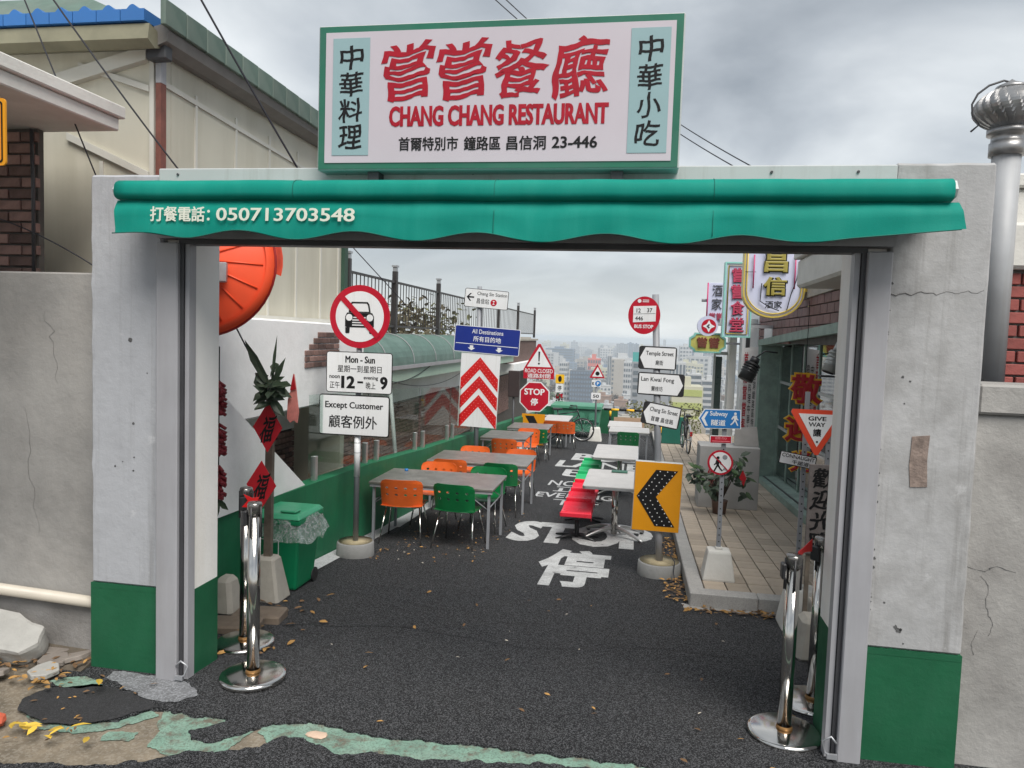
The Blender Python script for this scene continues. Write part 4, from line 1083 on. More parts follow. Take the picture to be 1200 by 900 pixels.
# glass guard on the green wall
for i, (y0, y1) in enumerate(((6.72, 8.2), (8.3, 9.9), (10.0, 11.6), (11.7, 13.4), (13.5, 15.2))):
    lab = ['clear glass guard panel on the green wall nearest the white wedge board', 'clear glass guard panel beside the nearest long table', 'clear glass guard panel between the chevron sign and the first table', 'clear glass guard panel behind the red chevron board', 'furthest clear glass guard panel on the green wall'][i]
    t = thing('glass_guard', lab, 'glass panel', (wx(y0)-0.08, y0, wtop(y0)), 0, 'glass guards on the green wall')
    a, c = wtop(y0)+0.05, wtop(y1)+0.05
    obj('pane', B().hexa([(wx(y0)-0.085, y0, a), (wx(y0)-0.075, y0, a), (wx(y1)-0.075, y1, c), (wx(y1)-0.085, y1, c), (wx(y0)-0.085, y0, a+0.8), (wx(y0)-0.075, y0, a+0.8), (wx(y1)-0.075, y1, c+0.8), (wx(y1)-0.085, y1, c+0.8)]), GLASS, t)
    for y in (y0+0.12, y1-0.12):
        obj('clamp_post', B().box(wx(y)-0.105, wx(y)-0.055, y-0.03, y+0.03, wtop(y)-0.01, wtop(y)+0.24).bevel(0.005), BRUSHED, t)

# orange dish
t = thing('traffic_mirror', 'orange red back of a round convex road mirror beside the left pillar', 'mirror', (-3.1, 4.75, 2.17))
XF[0] = Matrix.Translation((-2.99, 4.62, 2.53)) @ Matrix.Scale(0.83, 4) @ Matrix.Rotation(math.radians(14), 4, 'Z') @ Matrix.Rotation(math.radians(84), 4, 'X')
obj('back_shell', B().lathe([(0.0, -0.0), (0.15, -0.012), (0.35, -0.055), (0.52, -0.115), (0.585, -0.145), (0.60, -0.165), (0.61, -0.13), (0.55, -0.10)], n=48), DISH_ORANGE, t)
obj('rim', B().lathe([(0.60, -0.165), (0.615, -0.17), (0.625, -0.15), (0.612, -0.13)], n=48), mat('dark_red_rim', C(170, 30, 26), 0.5), t)
for k in range(16):
    a = 2*PI*k/16
    obj('rib', B().tube([(r_*math.cos(a), r_*math.sin(a), z_+0.002) for r_, z_ in ((0.18, -0.016), (0.35, -0.055), (0.52, -0.115))], 0.009, 5), DISH_ORANGE, t)
b = B(); G = []
for k in range(25):
    a = math.radians(-6 + 192*k/24); row = []
    for j in range(4):
        r_ = 0.615 + 0.03*j/3; row.append(b.v((r_*math.cos(a), r_*math.sin(a), -0.15 - 0.28*j/3*math.sin(math.radians(8 + 164*k/24))**0.6)))
    G.append(row)
for A, Q in zip(G, G[1:]):
    for j in range(3): b.bm.faces.new((A[j], A[j+1], Q[j+1], Q[j])).smooth = True
bmesh.ops.solidify(b.bm, geom=list(b.bm.faces), thickness=0.006)
obj('visor', b, DISH_ORANGE, t)
obj('mirror_face', B().lathe([(0.0, -0.10), (0.3, -0.125), (0.595, -0.165)], n=48), CHROME, t)
obj('mount_bracket', B().box(0.10, 0.27, -0.18, -0.02, 0.0, 0.05).bevel(0.006), GALV, t)
untilt()
obj('mast', B().cyl((-3.25, 4.78, 2.17), (-3.05, 4.72, 2.62), 0.022), STEEL_DARK, t)

# stake with red paper diamonds and leaves
t = thing('paper_charm_stake', 'wooden stake in a cement block with two red paper diamonds and dark leaves on top', 'stake', (-2.72, 5.15, -0.07))
obj('base_block', B().hexa([(-3.01, 5.34, -0.1), (-2.72, 5.34, -0.1), (-2.72, 5.58, -0.1), (-3.01, 5.58, -0.1), (-2.95, 5.39, 0.26), (-2.79, 5.39, 0.26), (-2.79, 5.53, 0.26), (-2.95, 5.53, 0.26)]).bevel(0.02), CEMENT, t)
obj('stake', B().hexa([(-2.90, 5.44, 0.24), (-2.84, 5.44, 0.24), (-2.84, 5.48, 0.24), (-2.90, 5.48, 0.24), (-2.69, 5.06, 1.62), (-2.635, 5.06, 1.62), (-2.635, 5.10, 1.62), (-2.69, 5.10, 1.62)]), WOOD, t)
for cx, cz, hw, hh in ((-2.655, 1.36, 0.115, 0.185), (-2.70, 0.93, 0.118, 0.182)):
    b = B().prism([(cx, cz-hh), (cx+hw, cz), (cx, cz+hh), (cx-hw, cz)], 5.02, 5.023)
    p = obj('paper_diamond', b, RED_PAPER, t)
    lettering(p, '福', BLACK, cx-0.052, cx+0.052, cz-0.115, cz+0.085, 5.018, 0.022, shear=0.25, taper=0.12, brush=1.2)
b = B()
for i in range(34):
    a = R.uniform(0, 2*PI); el = R.uniform(-1.0, 0.9)
    d = Vector((math.cos(a)*math.cos(el), 0.7*math.sin(a)*math.cos(el), math.sin(el)))
    o_ = Vector((-2.64, 5.04, 1.66)) + Vector((R.uniform(-.05, .05), R.uniform(-.04, .04), R.uniform(-.13, .10)))
    b.leaf(o_, d, (0, -0.7, 0.7), R.uniform(0.11, 0.18), R.uniform(0.065, 0.095))
for L_, W_, dx in ((0.42, 0.07, -0.62), (0.40, 0.028, 0.10), (0.26, 0.05, 0.45)):
    b.leaf((-2.64, 5.04, 1.64), (dx, 0.0, 1), (0, -1, 0.1), L_, W_)
obj('foliage', b, LEAF_DARK, t)
t = thing('paper_ornament', 'small pink and red paper figure hanging beside the dark leaves', 'ornament', (-2.51, 5.12, 1.4))
obj('figure', B().prism([(-2.555, 1.42), (-2.53, 1.39), (-2.50, 1.41), (-2.475, 1.39), (-2.465, 1.47), (-2.48, 1.58), (-2.49, 1.66), (-2.505, 1.75), (-2.525, 1.64), (-2.55, 1.56)], 5.12, 5.135), PINK_DOLL, t)
obj('red_cap', B().prism([(-2.485, 1.64), (-2.505, 1.755), (-2.53, 1.63)], 5.112, 5.119), RED_PAPER, t)
# firecracker strings
t = thing('firecracker_string', 'dark red firecracker string hanging at the inner edge of the left pillar', 'decoration', (-2.80, 4.62, 1.8))
for zc in (1.60, 1.31, 1.02):
    b = B()
    for i in range(60):
        a = R.uniform(0, 2*PI); z = zc + R.uniform(-0.10, 0.10)
        b.cyl((-2.80, 4.62, z+0.012), (-2.80+0.05*math.cos(a), 4.62+0.05*math.sin(a), z-0.016), 0.012, n=6)
    obj('firecracker_cluster', b, RED_DARK, t)
obj('string', B().cyl((-2.80, 4.62, 0.85), (-2.80, 4.62, 1.95), 0.004), BLACK, t)
b = B()
for i in range(9): b.leaf((-2.80, 4.62, 0.90), (R.uniform(-.6, .9), R.uniform(-.5, .5), R.uniform(-1, .3)), (0, -1, 0.2), 0.13, 0.045)
obj('tassel_leaves', b, LEAF_DARK, t)
t = thing('leaflet_holder', 'clear plastic leaflet holder on the white wedge board', 'holder', (-3.06, 4.75, 1.2))
obj('holder', B().box(-3.07, -3.045, 4.74, 4.98, 1.0, 1.42), BAG, t)
obj('leaflet', B().box(-3.073, -3.0705, 4.76, 4.96, 1.02, 1.36), PAPER_GREY, t)

tag(obj('cement_block', B().hexa([(-3.10, 4.97, -0.08), (-2.90, 4.97, -0.08), (-2.90, 5.2, -0.08), (-3.10, 5.2, -0.08), (-3.07, 5.02, 0.20), (-2.95, 5.02, 0.20), (-2.95, 5.16, 0.20), (-3.07, 5.16, 0.20)]).bevel(0.03), CEMENT), 'rounded cement block half hidden behind the left pillar edge', 'block')
for i, (p, a, l) in enumerate((((-2.66, 4.98, -0.05), 0.15, 'brown flat slab lying at the foot of the cement block with the stake'), ((-2.72, 4.74, -0.04), 0.2, 'brown flat slab tucked between the left pillar and the rear stanchion'))):
    XF[0] = Matrix.Translation(p) @ Matrix.Rotation(a, 4, 'Z')
    tag(obj('flat_slab', B().box(-0.20, 0.16, -0.11, 0.11, -0.05, 0.05).bevel(0.012), PLANK), l, 'slab'); untilt()

# wheelie bin
t = thing('wheelie_bin', 'green plastic wheelie bin with a clear bag over its rim beside the green wall', 'bin', (-2.895, 5.86, zf(5.85)))
z0 = zf(5.85); cx, cy = -2.895, 5.86
def frus(x, y, za, zb, wa, da, wb, db): return [(x-wa, y-da, za), (x+wa, y-da, za), (x+wa, y+da, za), (x-wa, y+da, za), (x-wb, y-db, zb), (x+wb, y-db, zb), (x+wb, y+db, zb), (x-wb, y+db, zb)]
obj('body', B().hexa(frus(cx, cy, z0+0.02, z0+0.60, 0.155, 0.17, 0.20, 0.22)).bevel(0.022, 2), BIN_GREEN, t)
obj('rim', B().box(cx-0.215, cx+0.215, cy-0.235, cy+0.235, z0+0.585, z0+0.63).bevel(0.012, 2), BIN_GREEN, t)
lid = obj('lid', B().hexa(frus(cx, cy, z0+0.632, z0+0.675, 0.22, 0.245, 0.19, 0.20)).bevel(0.015, 2), mat('pale_green_lid', C(58, 150, 112), 0.4), t)
obj('lid_handle', B().box(cx+0.02, cx+0.16, cy-0.20, cy-0.10, z0+0.678, z0+0.70).bevel(0.008), MATS['pale_green_lid'], lid)
for s in (-1, 1): obj('wheel', B().cyl((cx+s*0.13, cy+0.17, z0+0.06), (cx+s*0.17, cy+0.17, z0+0.06), 0.06, n=16), TYRE, t)
b = B(); rows = []
for j in range(7):
    v = j/6; row = []
    for i in range(48):
        a = 2*PI*i/48
        ex = 0.225 + 0.03*v + 0.02*noise.noise(Vector((math.cos(a)*4, math.sin(a)*4, v*3))) + (0.05*v if math.cos(a) > 0.2 else 0)
        ey = 0.245 + 0.03*v + 0.02*noise.noise(Vector((math.cos(a)*4, math.sin(a)*4, v*3+7)))
        c_, s_ = math.cos(a), math.sin(a); k = 1/max(abs(c_), abs(s_))**0.75
        row.append(b.v((cx+ex*c_*k*0.95, cy+ey*s_*k*0.95, z0+0.64-0.19*v*(1+0.35*noise.noise(Vector((a*2.2, 1, 0)))))))
    rows.append(row)
for A, Q in zip(rows, rows[1:]):
    for i in range(48): b.bm.faces.new((A[i], A[(i+1)%48], Q[(i+1)%48], Q[i]))
b.keep = True
obj('bag', b, BAG, t, smooth=True)
yb = cy - 0.205
p = obj('print_panel', B().ring(rrect(cx-0.165, cx+0.03, z0+0.12, z0+0.46, 0.012), rrect(cx-0.160, cx+0.025, z0+0.125, z0+0.455, 0.010), yb-0.03, yb-0.028), WHITE, t)
XF[0] = Matrix.Identity(4)
for r_ in range(3):
    for c_ in range(2):
        x0, zz = cx-0.145+c_*0.085, z0+0.14+r_*0.065
        plate(p, rrect(x0, x0+0.06, zz, zz+0.045, 0.01), yb-0.030, mat('pale_green_print', C(120, 180, 150), 0.5), 'pictogram', 0.001)
plate(p, circ(cx-0.07, z0+0.40, 0.035, 16), yb-0.030, MATS['pale_green_print'], 'pictogram', 0.001)

# no-car sign
def post_base(t, x, y, z0, r, h, top=YTOP):
    obj('base', B().lathe([(0, 0), (r*1.02, 0), (r*1.03, h*0.1), (r, h-0.012), (r-0.012, h), (0, h)], (x, y, z0), 36), CEMENT_G, t)
    obj('base_top', B().lathe([(0, h+0.001), (r-0.014, h+0.002), (0.0, h+0.003)], (x, y, z0), 36), top, t)
Y = 7.05; z0 = zf(Y)
t = thing('road_sign', 'no car entry sign with two white plates on a pole in a round concrete base', 'road sign', (-2.755, Y, z0), 0, 'road signs in the alley')
post_base(t, -2.755, Y, z0-0.005, 0.185, 0.155)
obj('pole', B().cyl((-2.755, Y, z0+0.14), (-2.755, Y, 2.5), 0.028, n=16), GREYPOLE, t)
obj('pole_sleeve', B().cyl((-2.755, Y, 0.62), (-2.755, Y, 1.06), 0.0305, n=16), OFFWHITE, t)
for z in (0.86, 0.96): obj('tape_ring', B().cyl((-2.755, Y, z), (-2.755, Y, z+0.006), 0.0312, n=16), GREYPOLE, t)
yf = Y-0.045
p = obj('round_plate', B().prism(circ(-2.74, 2.225, 0.312, 48), yf, yf+0.008), RED_SIGN, t)
plate(p, circ(-2.74, 2.225, 0.250, 48), yf-0.0015, OFFWHITE, 'sign_face', 0.0014)
sx = lambda u: -2.74 + (u-0.5)*0.50
sz = lambda v: 2.225 + (v-0.5)*0.50
def poly(pts): return [(sx(u), sz(v)) for u, v in pts]
b = B()
b.ring(poly([(0.27, 0.58), (0.73, 0.58), (0.70, 0.74), (0.665, 0.79), (0.335, 0.79), (0.30, 0.74)]), poly([(0.305, 0.60), (0.695, 0.60), (0.668, 0.73), (0.645, 0.76), (0.355, 0.76), (0.332, 0.73)]), yf-0.0035, yf-0.002)
b.prism(poly([(0.20, 0.50), (0.24, 0.575), (0.76, 0.575), (0.80, 0.50), (0.80, 0.30), (0.76, 0.285), (0.24, 0.285), (0.20, 0.30)]), yf-0.0035, yf-0.002)
for u in (0.205, 0.70): b.prism(poly([(u, 0.285), (u+0.095, 0.285), (u+0.09, 0.18), (u+0.075, 0.165), (u+0.02, 0.165), (u+0.005, 0.18)]), yf-0.0036, yf-0.002)
q = obj('car_symbol', b, BLACK, p)
b = B()
for u in (0.285, 0.715): b.prism([(sx(u)+0.034*math.cos(a*PI/10), sz(0.48)+0.034*math.sin(a*PI/10)) for a in range(20)], yf-0.0045, yf-0.0037)
for i, v in enumerate((0.47, 0.42, 0.37, 0.32)): b.prism(poly([(0.37-0.02*(i>0), v), (0.63+0.02*(i>0), v), (0.63+0.02*(i>0), v+0.022), (0.37-0.02*(i>0), v+0.022)]), yf-0.0045, yf-0.0037)
obj('car_symbol_light', b, OFFWHITE, p)
c45 = math.cos(PI/4)
def bar(pts): return [(-2.74 + (u*c45 + v*c45), 2.225 + (-u*c45 + v*c45)) for u, v in pts]
plate(p, bar([(-0.28, -0.028), (0.28, -0.028), (0.28, 0.028), (-0.28, 0.028)]), yf-0.0065, RED_SIGN, 'slash', 0.0018)
p = bordered(t, -3.08, -2.39, 1.465, 1.875, yf, BLACK, OFFWHITE, 0.008, 0.03)
lettering(p, 'Mon - Sun', BLACK, -2.88, -2.57, 1.765, 1.835, yf-0.003, 0.03)
lettering(p, '星期一到星期日', BLACK, -2.96, -2.50, 1.67, 1.74, yf-0.003, 0.006)
lettering(p, 'noon', BLACK, -3.045, -2.935, 1.605, 1.635, yf-0.003, 0.02)
lettering(p, '正午', BLACK, -3.04, -2.935, 1.505, 1.575, yf-0.003, 0.006)
lettering(p, '12', BLACK, -2.92, -2.775, 1.51, 1.635, yf-0.003, 0.045)
lettering(p, '-', BLACK, -2.75, -2.69, 1.565, 1.585, yf-0.003, 0.01)
lettering(p, 'evening', BLACK, -2.685, -2.535, 1.595, 1.64, yf-0.003, 0.02)
lettering(p, '晚上', BLACK, -2.66, -2.56, 1.51, 1.58, yf-0.003, 0.006)
lettering(p, '9', BLACK, -2.515, -2.435, 1.51, 1.64, yf-0.003, 0.045)
p = bordered(t, -3.15, -2.41, 1.035, 1.445, yf, BLACK, OFFWHITE, 0.011, 0.03)
lettering(p, 'Except Customer', BLACK, -3.085, -2.475, 1.29, 1.375, yf-0.003, 0.022)
lettering(p, '顧客例外', BLACK, -3.045, -2.535, 1.11, 1.24, yf-0.003, 0.012)

# station / destinations / chevron post
Y = 12.41; z0 = zf(Y)
t = thing('road_sign', 'post with white station arrow plate, blue destinations plate and red chevron board', 'road sign', (-2.70, Y, z0), 0, 'road signs in the alley')
obj('pole', B().cyl((-2.70, Y, z0), (-2.72, Y, 2.9), 0.04), GREYPOLE, t)
yf = Y-0.06
tilt(-2.585, yf, 2.68, math.radians(4))
p = bordered(t, -2.965, -2.21, 2.53, 2.845, yf, BLACK, OFFWHITE, 0.009, 0.03)
b = B().prism([(-2.93, 2.70), (-2.87, 2.765), (-2.845, 2.765), (-2.89, 2.712), (-2.80, 2.712), (-2.80, 2.688), (-2.89, 2.688), (-2.845, 2.635), (-2.87, 2.635)], yf-0.004, yf-0.0025); obj('arrow', b, BLACK, p)
lettering(p, 'Chang Sin Station', BLACK, -2.75, -2.235, 2.725, 2.80, yf-0.003, 0.008)
lettering(p, '昌信站', BLACK, -2.75, -2.535, 2.60, 2.69, yf-0.003, 0.008)
o_ = obj('red_disc', B().prism(circ(-2.455, 2.635, 0.055, 24), yf-0.004, yf-0.0025), RED_SIGN, p)
b = B().prism([(-2.477, 2.665), (-2.433, 2.665), (-2.455, 2.638)], yf-0.006, yf-0.0045).prism([(-2.477, 2.605), (-2.433, 2.605), (-2.455, 2.632)], yf-0.006, yf-0.0045); obj('disc_mark', b, WHITE, p)
tilt(-2.55, yf, 1.99, math.radians(3))
p = bordered(t, -3.12, -1.985, 1.765, 2.215, yf-0.01, WHITE, BLUE_SIGN, 0.010, 0.03)
lettering(p, 'All Destinations', WHITE, -2.82, -2.28, 2.09, 2.165, yf-0.013, 0.006)
lettering(p, '所有目的地', WHITE, -2.79, -2.31, 1.955, 2.05, yf-0.013, 0.01)
plate(p, [(-3.09, 1.905), (-2.015, 1.905), (-2.015, 1.915), (-3.09, 1.915)], yf-0.0125, WHITE, 'line', 0.001)
for x in (-2.81, -2.33): plate(p, [(x, 1.80), (x+0.065, 1.845), (x+0.03, 1.845), (x+0.03, 1.885), (x-0.03, 1.885), (x-0.03, 1.845), (x-0.065, 1.845)], yf-0.0125, WHITE, 'arrow', 0.001)
tilt(-2.68, yf, 1.13, math.radians(1.0))
p = obj('chevron_board', B().prism([(-3.02, 0.51), (-2.34, 0.50), (-2.32, 1.765), (-3.00, 1.765)], yf, yf+0.012), OFFWHITE, t)
for zt in (1.70, 1.38, 1.06):
    for s in (-1, 1):
        b = B().prism([(-2.67, zt), (-2.67+s*0.325, zt-0.36), (-2.67+s*0.325, zt-0.58), (-2.67, zt-0.205)], yf-0.003, yf-0.001)
        obj('chevron', b, RED_BRIGHT, p)
b = B()
for zt in (1.70, 1.38, 1.06):
    for i in range(-8, 9):
        for f_ in (0.05, 0.15): b.prism(circ(-2.67+i*0.038, zt-abs(i)*0.038*1.11-f_-abs(i)*0.003, 0.0045, 6), yf-0.0045, yf-0.0035)
obj('studs', b, OFFWHITE, p)
untilt()

# road closed + stop
Y = 20.3; z0 = zf(Y)
t = thing('road_sign', 'post with red road closed triangle above a red octagonal stop sign', 'road sign', (-2.72, Y, z0), 0, 'road signs in the alley')
obj('pole', B().cyl((-2.74, Y, z0), (-2.74, Y, 1.85), 0.035), GREYPOLE, t)
obj('foot', B().cyl((-2.74, Y, z0), (-2.74, Y, z0+0.08), 0.2, n=20), CEMENT_G, t)
yf = Y-0.05
p = obj('triangle_plate', B().prism([(-3.13, 0.92), (-2.28, 0.92), (-2.28, 1.18), (-2.68, 1.88), (-2.75, 1.88), (-3.13, 1.18)], yf, yf+0.012), RED_SIGN, t)
plate(p, [(-3.04, 1.25), (-2.37, 1.25), (-2.705, 1.80)], yf-0.003, OFFWHITE, 'sign_face', 0.002)
plate(p, [(-2.735, 1.67), (-2.685, 1.67), (-2.695, 1.40), (-2.725, 1.40)], yf-0.006, BLACK, 'exclamation_mark', 0.002)
plate(p, circ(-2.71, 1.34, 0.028, 12), yf-0.006, BLACK, 'exclamation_dot', 0.002)
lettering(p, 'ROAD CLOSED', WHITE, -3.09, -2.32, 1.085, 1.195, yf-0.004, 0.01)
lettering(p, '道路封閉', WHITE, -3.02, -2.38, 0.94, 1.065, yf-0.004, 0.012)
def octo(cx, cz, r): return [(cx+r*math.cos(PI/8+k*PI/4)/math.cos(PI/8), cz+r*math.sin(PI/8+k*PI/4)/math.cos(PI/8)) for k in range(8)]
p = obj('octagon_plate', B().prism(octo(-2.80, 0.42, 0.415), yf, yf+0.012), OFFWHITE, t)
plate(p, octo(-2.80, 0.42, 0.385), yf-0.003, RED_SIGN, 'sign_face', 0.002)
lettering(p, 'STOP', WHITE, -3.09, -2.52, 0.47, 0.645, yf-0.005, 0.03)
lettering(p, '停', WHITE, -2.91, -2.70, 0.18, 0.38, yf-0.005, 0.03)
untilt()
# yellow board with black diagonal
Y = 18.95
t = thing('hazard_board', 'yellow board with a black diagonal band standing behind the far tables', 'sign', (-2.63, Y, zf(Y)))
p = obj('board', B().prism([(-2.93, zf(Y)+0.02), (-2.33, zf(Y)+0.02), (-2.33, 0.08), (-2.93, 0.08)], Y, Y+0.02), YELLOW_SIGN, t)
plate(p, [(-2.85, 0.03), (-2.62, 0.03), (-2.42, -0.34), (-2.62, -0.34)], Y-0.003, BLACK, 'black_band', 0.002)
for x in (-2.88, -2.38): obj('leg', B().box(x-0.015, x+0.015, Y+0.022, Y+0.05, zf(Y), 0.05), STEEL_DARK, t)
# distance signs
Y = 24.3; z0 = zf(Y)
t = thing('road_sign', 'far narrow post with small yellow plate, white plate and tiny red flag plate', 'road sign', (-2.49, Y+0.2, z0), 0, 'road signs in the alley')
Y = 23.8
obj('pole', B().cyl((-2.49, Y, z0), (-2.49, Y, 0.9), 0.03), GREYPOLE, t)
p = plate(t, rrect(-2.62, -2.34, 0.60, 0.89, 0.03), Y-0.04, YELLOW, 'yellow_plate', 0.01); plate(p, circ(-2.48, 0.745, 0.06, 12, 0.10), Y-0.043, BLACK, 'symbol', 0.002)
p = plate(t, rrect(-2.61, -2.36, 0.31, 0.585, 0.02), Y-0.04, OFFWHITE, 'white_plate', 0.01); lettering(p, '停', BLACK, -2.55, -2.42, 0.37, 0.53, Y-0.043, 0.01)
plate(t, [(-2.60, 0.10), (-2.38, 0.13), (-2.37, 0.27), (-2.59, 0.25)], Y-0.05, RED_SIGN, 'red_plate', 0.01)
b = B()
for i in range(60): b.leaf((-2.5+R.uniform(-.1, .1), Y-0.1+R.uniform(-.1, .1), R.uniform(-0.3, 0.28)), (R.uniform(-1, 1), R.uniform(-1, 1), R.uniform(-.6, .6)), (0, -1, .3), 0.1, 0.05)
obj('hung_leaves', b, LEAF_DARK, t)
Y = 21.2; z0 = zf(Y)
t = thing('road_sign', 'far post with red triangle, blue parking disc and white cement foot', 'road sign', (-1.17, Y, z0), 0, 'road signs in the alley')
obj('foot', B().hexa(frus(-1.15, Y, z0, z0+0.40, 0.20, 0.20, 0.13, 0.13)).bevel(0.02), CEMENT_W, t)
obj('pole', B().cyl((-1.15, Y, z0+0.38), (-1.17, Y, 1.3), 0.028), GREYPOLE, t)
yf = Y-0.04
p = plate(t, [(-1.36, 0.96), (-0.93, 0.96), (-0.95, 0.99), (-1.145, 1.35), (-1.165, 1.35), (-1.36, 0.99)], yf, RED_SIGN, 'triangle_plate', 0.01)
plate(p, [(-1.295, 1.0), (-0.995, 1.0), (-1.145, 1.28)], yf-0.003, OFFWHITE, 'sign_face', 0.002)
plate(p, circ(-1.145, 1.09, 0.06, 14), yf-0.006, BLACK, 'symbol', 0.002)
p = plate(t, rrect(-1.30, -1.04, 0.71, 0.90, 0.02), yf-0.01, OFFWHITE, 'parking_plate', 0.01)
plate(p, circ(-1.12, 0.805, 0.082, 20), yf-0.013, BLUE_LIGHT, 'blue_disc', 0.002); lettering(p, 'P', WHITE, -1.15, -1.085, 0.76, 0.85, yf-0.016, 0.03); lettering(p, 'K', BLACK, -1.28, -1.22, 0.76, 0.85, yf-0.016, 0.03)
p = plate(t, rrect(-1.30, -1.03, 0.35, 0.54, 0.02), yf-0.01, OFFWHITE, 'lower_plate', 0.01); lettering(p, '50', BLACK, -1.25, -1.08, 0.40, 0.49, yf-0.013, 0.02)

# dumpster at the alley end
Y = 22.0; z0 = zf(Y)
t = thing('dumpster', 'big pale green plastic dumpster with ribbed front at the end of the alley', 'dumpster', (-1.85, Y+0.5, z0))
obj('body', B().hexa([(-2.35, Y, z0+0.16), (-1.12, Y, z0+0.16), (-1.12, Y+0.9, z0+0.16), (-2.35, Y+0.9, z0+0.16), (-2.48, Y-0.07, z0+0.86), (-1.06, Y-0.07, z0+0.86), (-1.06, Y+1.0, z0+0.86), (-2.48, Y+1.0, z0+0.86)]).bevel(0.03), DUMP_GREEN, t)
obj('rim', B().box(-2.53, -1.02, Y-0.13, Y+1.05, z0+0.86, z0+0.97).bevel(0.02), DUMP_GREEN, t)
obj('belt', B().box(-2.42, -1.08, Y-0.06, Y-0.03, z0+0.46, z0+0.49), mat('dump_dark_green', C(44, 96, 78), 0.5), t)  # belt in a darker green than the body
for x in (-1.95, -1.62, -1.30): obj('rib', B().prism([(x-0.10, z0+0.55), (x+0.10, z0+0.55), (x+0.10, z0+0.70), (x+0.06, z0+0.76), (x-0.06, z0+0.76), (x-0.10, z0+0.70)], Y-0.09, Y-0.03), DUMP_GREEN, t)
for x in (-2.2, -1.25):
    for y in (Y+0.12, Y+0.78): obj('wheel', B().cyl((x-0.03, y, z0+0.08), (x+0.03, y, z0+0.08), 0.08, n=16), TYRE, t)

# ================================================================== TABLES AND CHAIRS ON THE LEFT
def shell_sheet(nu, nv, holes, fmap, hr=0.30):
    """grid sheet; cells listed in holes get an octagonal hole"""
    b = B(); V = {}
    def g(u, v):
        k = (round(u, 4), round(v, 4))
        if k not in V: V[k] = b.v(fmap(u/nu, v/nv))
        return V[k]
    for i in range(nu):
        for j in range(nv):
            per = [(i,j),(i+.5,j),(i+1,j),(i+1,j+.5),(i+1,j+1),(i+.5,j+1),(i,j+1),(i,j+.5)]
            if (i, j) in holes:
                h = [g(i+.5+hr*math.cos(a), j+.5+hr*math.sin(a)) for a in [(-135+45*k)*PI/180 for k in range(8)]]
                P = [g(*p) for p in per]
                for k in range(8): b.bm.faces.new((P[k], P[(k+1)%8], h[(k+1)%8], h[k]))
            else: b.bm.faces.new([g(*p) for p in per])
    b.bm.normal_update()
    bmesh.ops.solidify(b.bm, geom=list(b.bm.faces), thickness=0.006)
    return b
def make_chair(m, label):
    t = thing('chair', label, 'chair', (0, 0, 0), 0, 'plastic chairs at the folding tables')
    def backf(u, v):
        a = (u-0.5)*2
        z = 0.44 + 0.31*v
        w = 0.225 + 0.012*v - 0.02*max(0, v-0.85)/0.15
        x = w*a
        y = -0.20 - 0.07*v + 0.055*a*a*abs(a)
        z -= 0.02*max(0, abs(a)-0.8)/0.2*max(0, v-0.7)/0.3
        return (x, y, z)
    holes = {(i, j) for i in (1, 3, 5, 7) for j in (3, 5)} if False else {(2*i+1, j) for i in range(4) for j in (3, 5)}
    obj('backrest', shell_sheet(9, 8, holes, backf, 0.36), m, t, smooth=False, local=True)
    def seatf(u, v):
        a = (u-0.5)*2
        x = (0.225 - 0.01*v)*a
        y = -0.20 + 0.43*v
        z = 0.44 - 0.025*math.sin(v*PI)*(1-a*a*0.6) + 0.012*a*a - 0.03*max(0, v-0.85)/0.15
        return (x, y, z)
    obj('seat', shell_sheet(6, 8, set(), seatf), m, t, local=True)
    for s in (-1, 1):
        for y0, y1 in ((-0.10, -0.245), (0.12, 0.235)):
            q = obj('leg', B().cyl((s*0.185, y0, 0.415), (s*0.235, y1, 0.0), 0.0095, n=8), CHROME, t, local=True)
    b = B()
    for s in (-1, 1): b.tube([(s*0.185, -0.12, 0.412), (s*0.185, 0.15, 0.412)], 0.009, 6)
    for y in (-0.10, 0.13): b.tube([(-0.185, y, 0.41), (0.185, y, 0.41)], 0.009, 6)
    obj('leg_frame', b, CHROME, t, local=True)
    return t
orange0 = make_chair(ORANGE_PLASTIC, ''); green0 = make_chair(GREEN_PLASTIC, '')
used = set()
def chair(proto, x, y, rz, label):
    loc = (x, y, zf(y) + 0.004)
    if proto not in used:
        used.add(proto); proto.location = loc; proto.rotation_euler = (0, 0, rz); proto['label'] = label; proto.scale = (1, 1, 0.97); return proto
    c = dup(proto, loc, rz, label); c.scale = (1, 1, 0.97); return c
chair(orange0, -2.50, 7.86, 0.10, 'orange holed plastic chair at the near side of the nearest long table')
chair(green0, -1.86, 7.80, -0.10, 'green holed plastic chair at the near side of the nearest long table')
chair(orange0, -2.46, 8.92, PI, 'orange chair at the far side of the nearest long table')
chair(green0, -1.80, 8.76, PI-0.1, 'green chair at the far side of the nearest long table')
chair(orange0, -2.48, 9.92, 0.05, 'orange chair at the near side of the second long table')
chair(green0, -1.74, 9.82, -0.05, 'green chair at the near side of the second long table')
chair(orange0, -2.46, 11.05, PI, 'orange chair at the far side of the second long table by the green wall')
chair(orange0, -1.72, 10.98, PI, 'orange chair at the far open end of the second long table')
chair(orange0, -2.32, 13.2, 0.0, 'orange chair at the near side of the third table from the gate')
chair(orange0, -2.20, 15.05, PI, 'orange chair squeezed between the third and fourth tables')
chair(green0, -2.08, 15.75, 0.0, 'green chair at the near side of the fourth table')
chair(orange0, -2.05, 18.55, 0.0, 'orange chair at the fifth table beside the green wall')
chair(orange0, -1.72, 18.48, 0.0, 'orange chair at the fifth table on the road side')
chair(green0, -0.16, 16.25, 0.0, 'green chair at the folding table near the barrier')

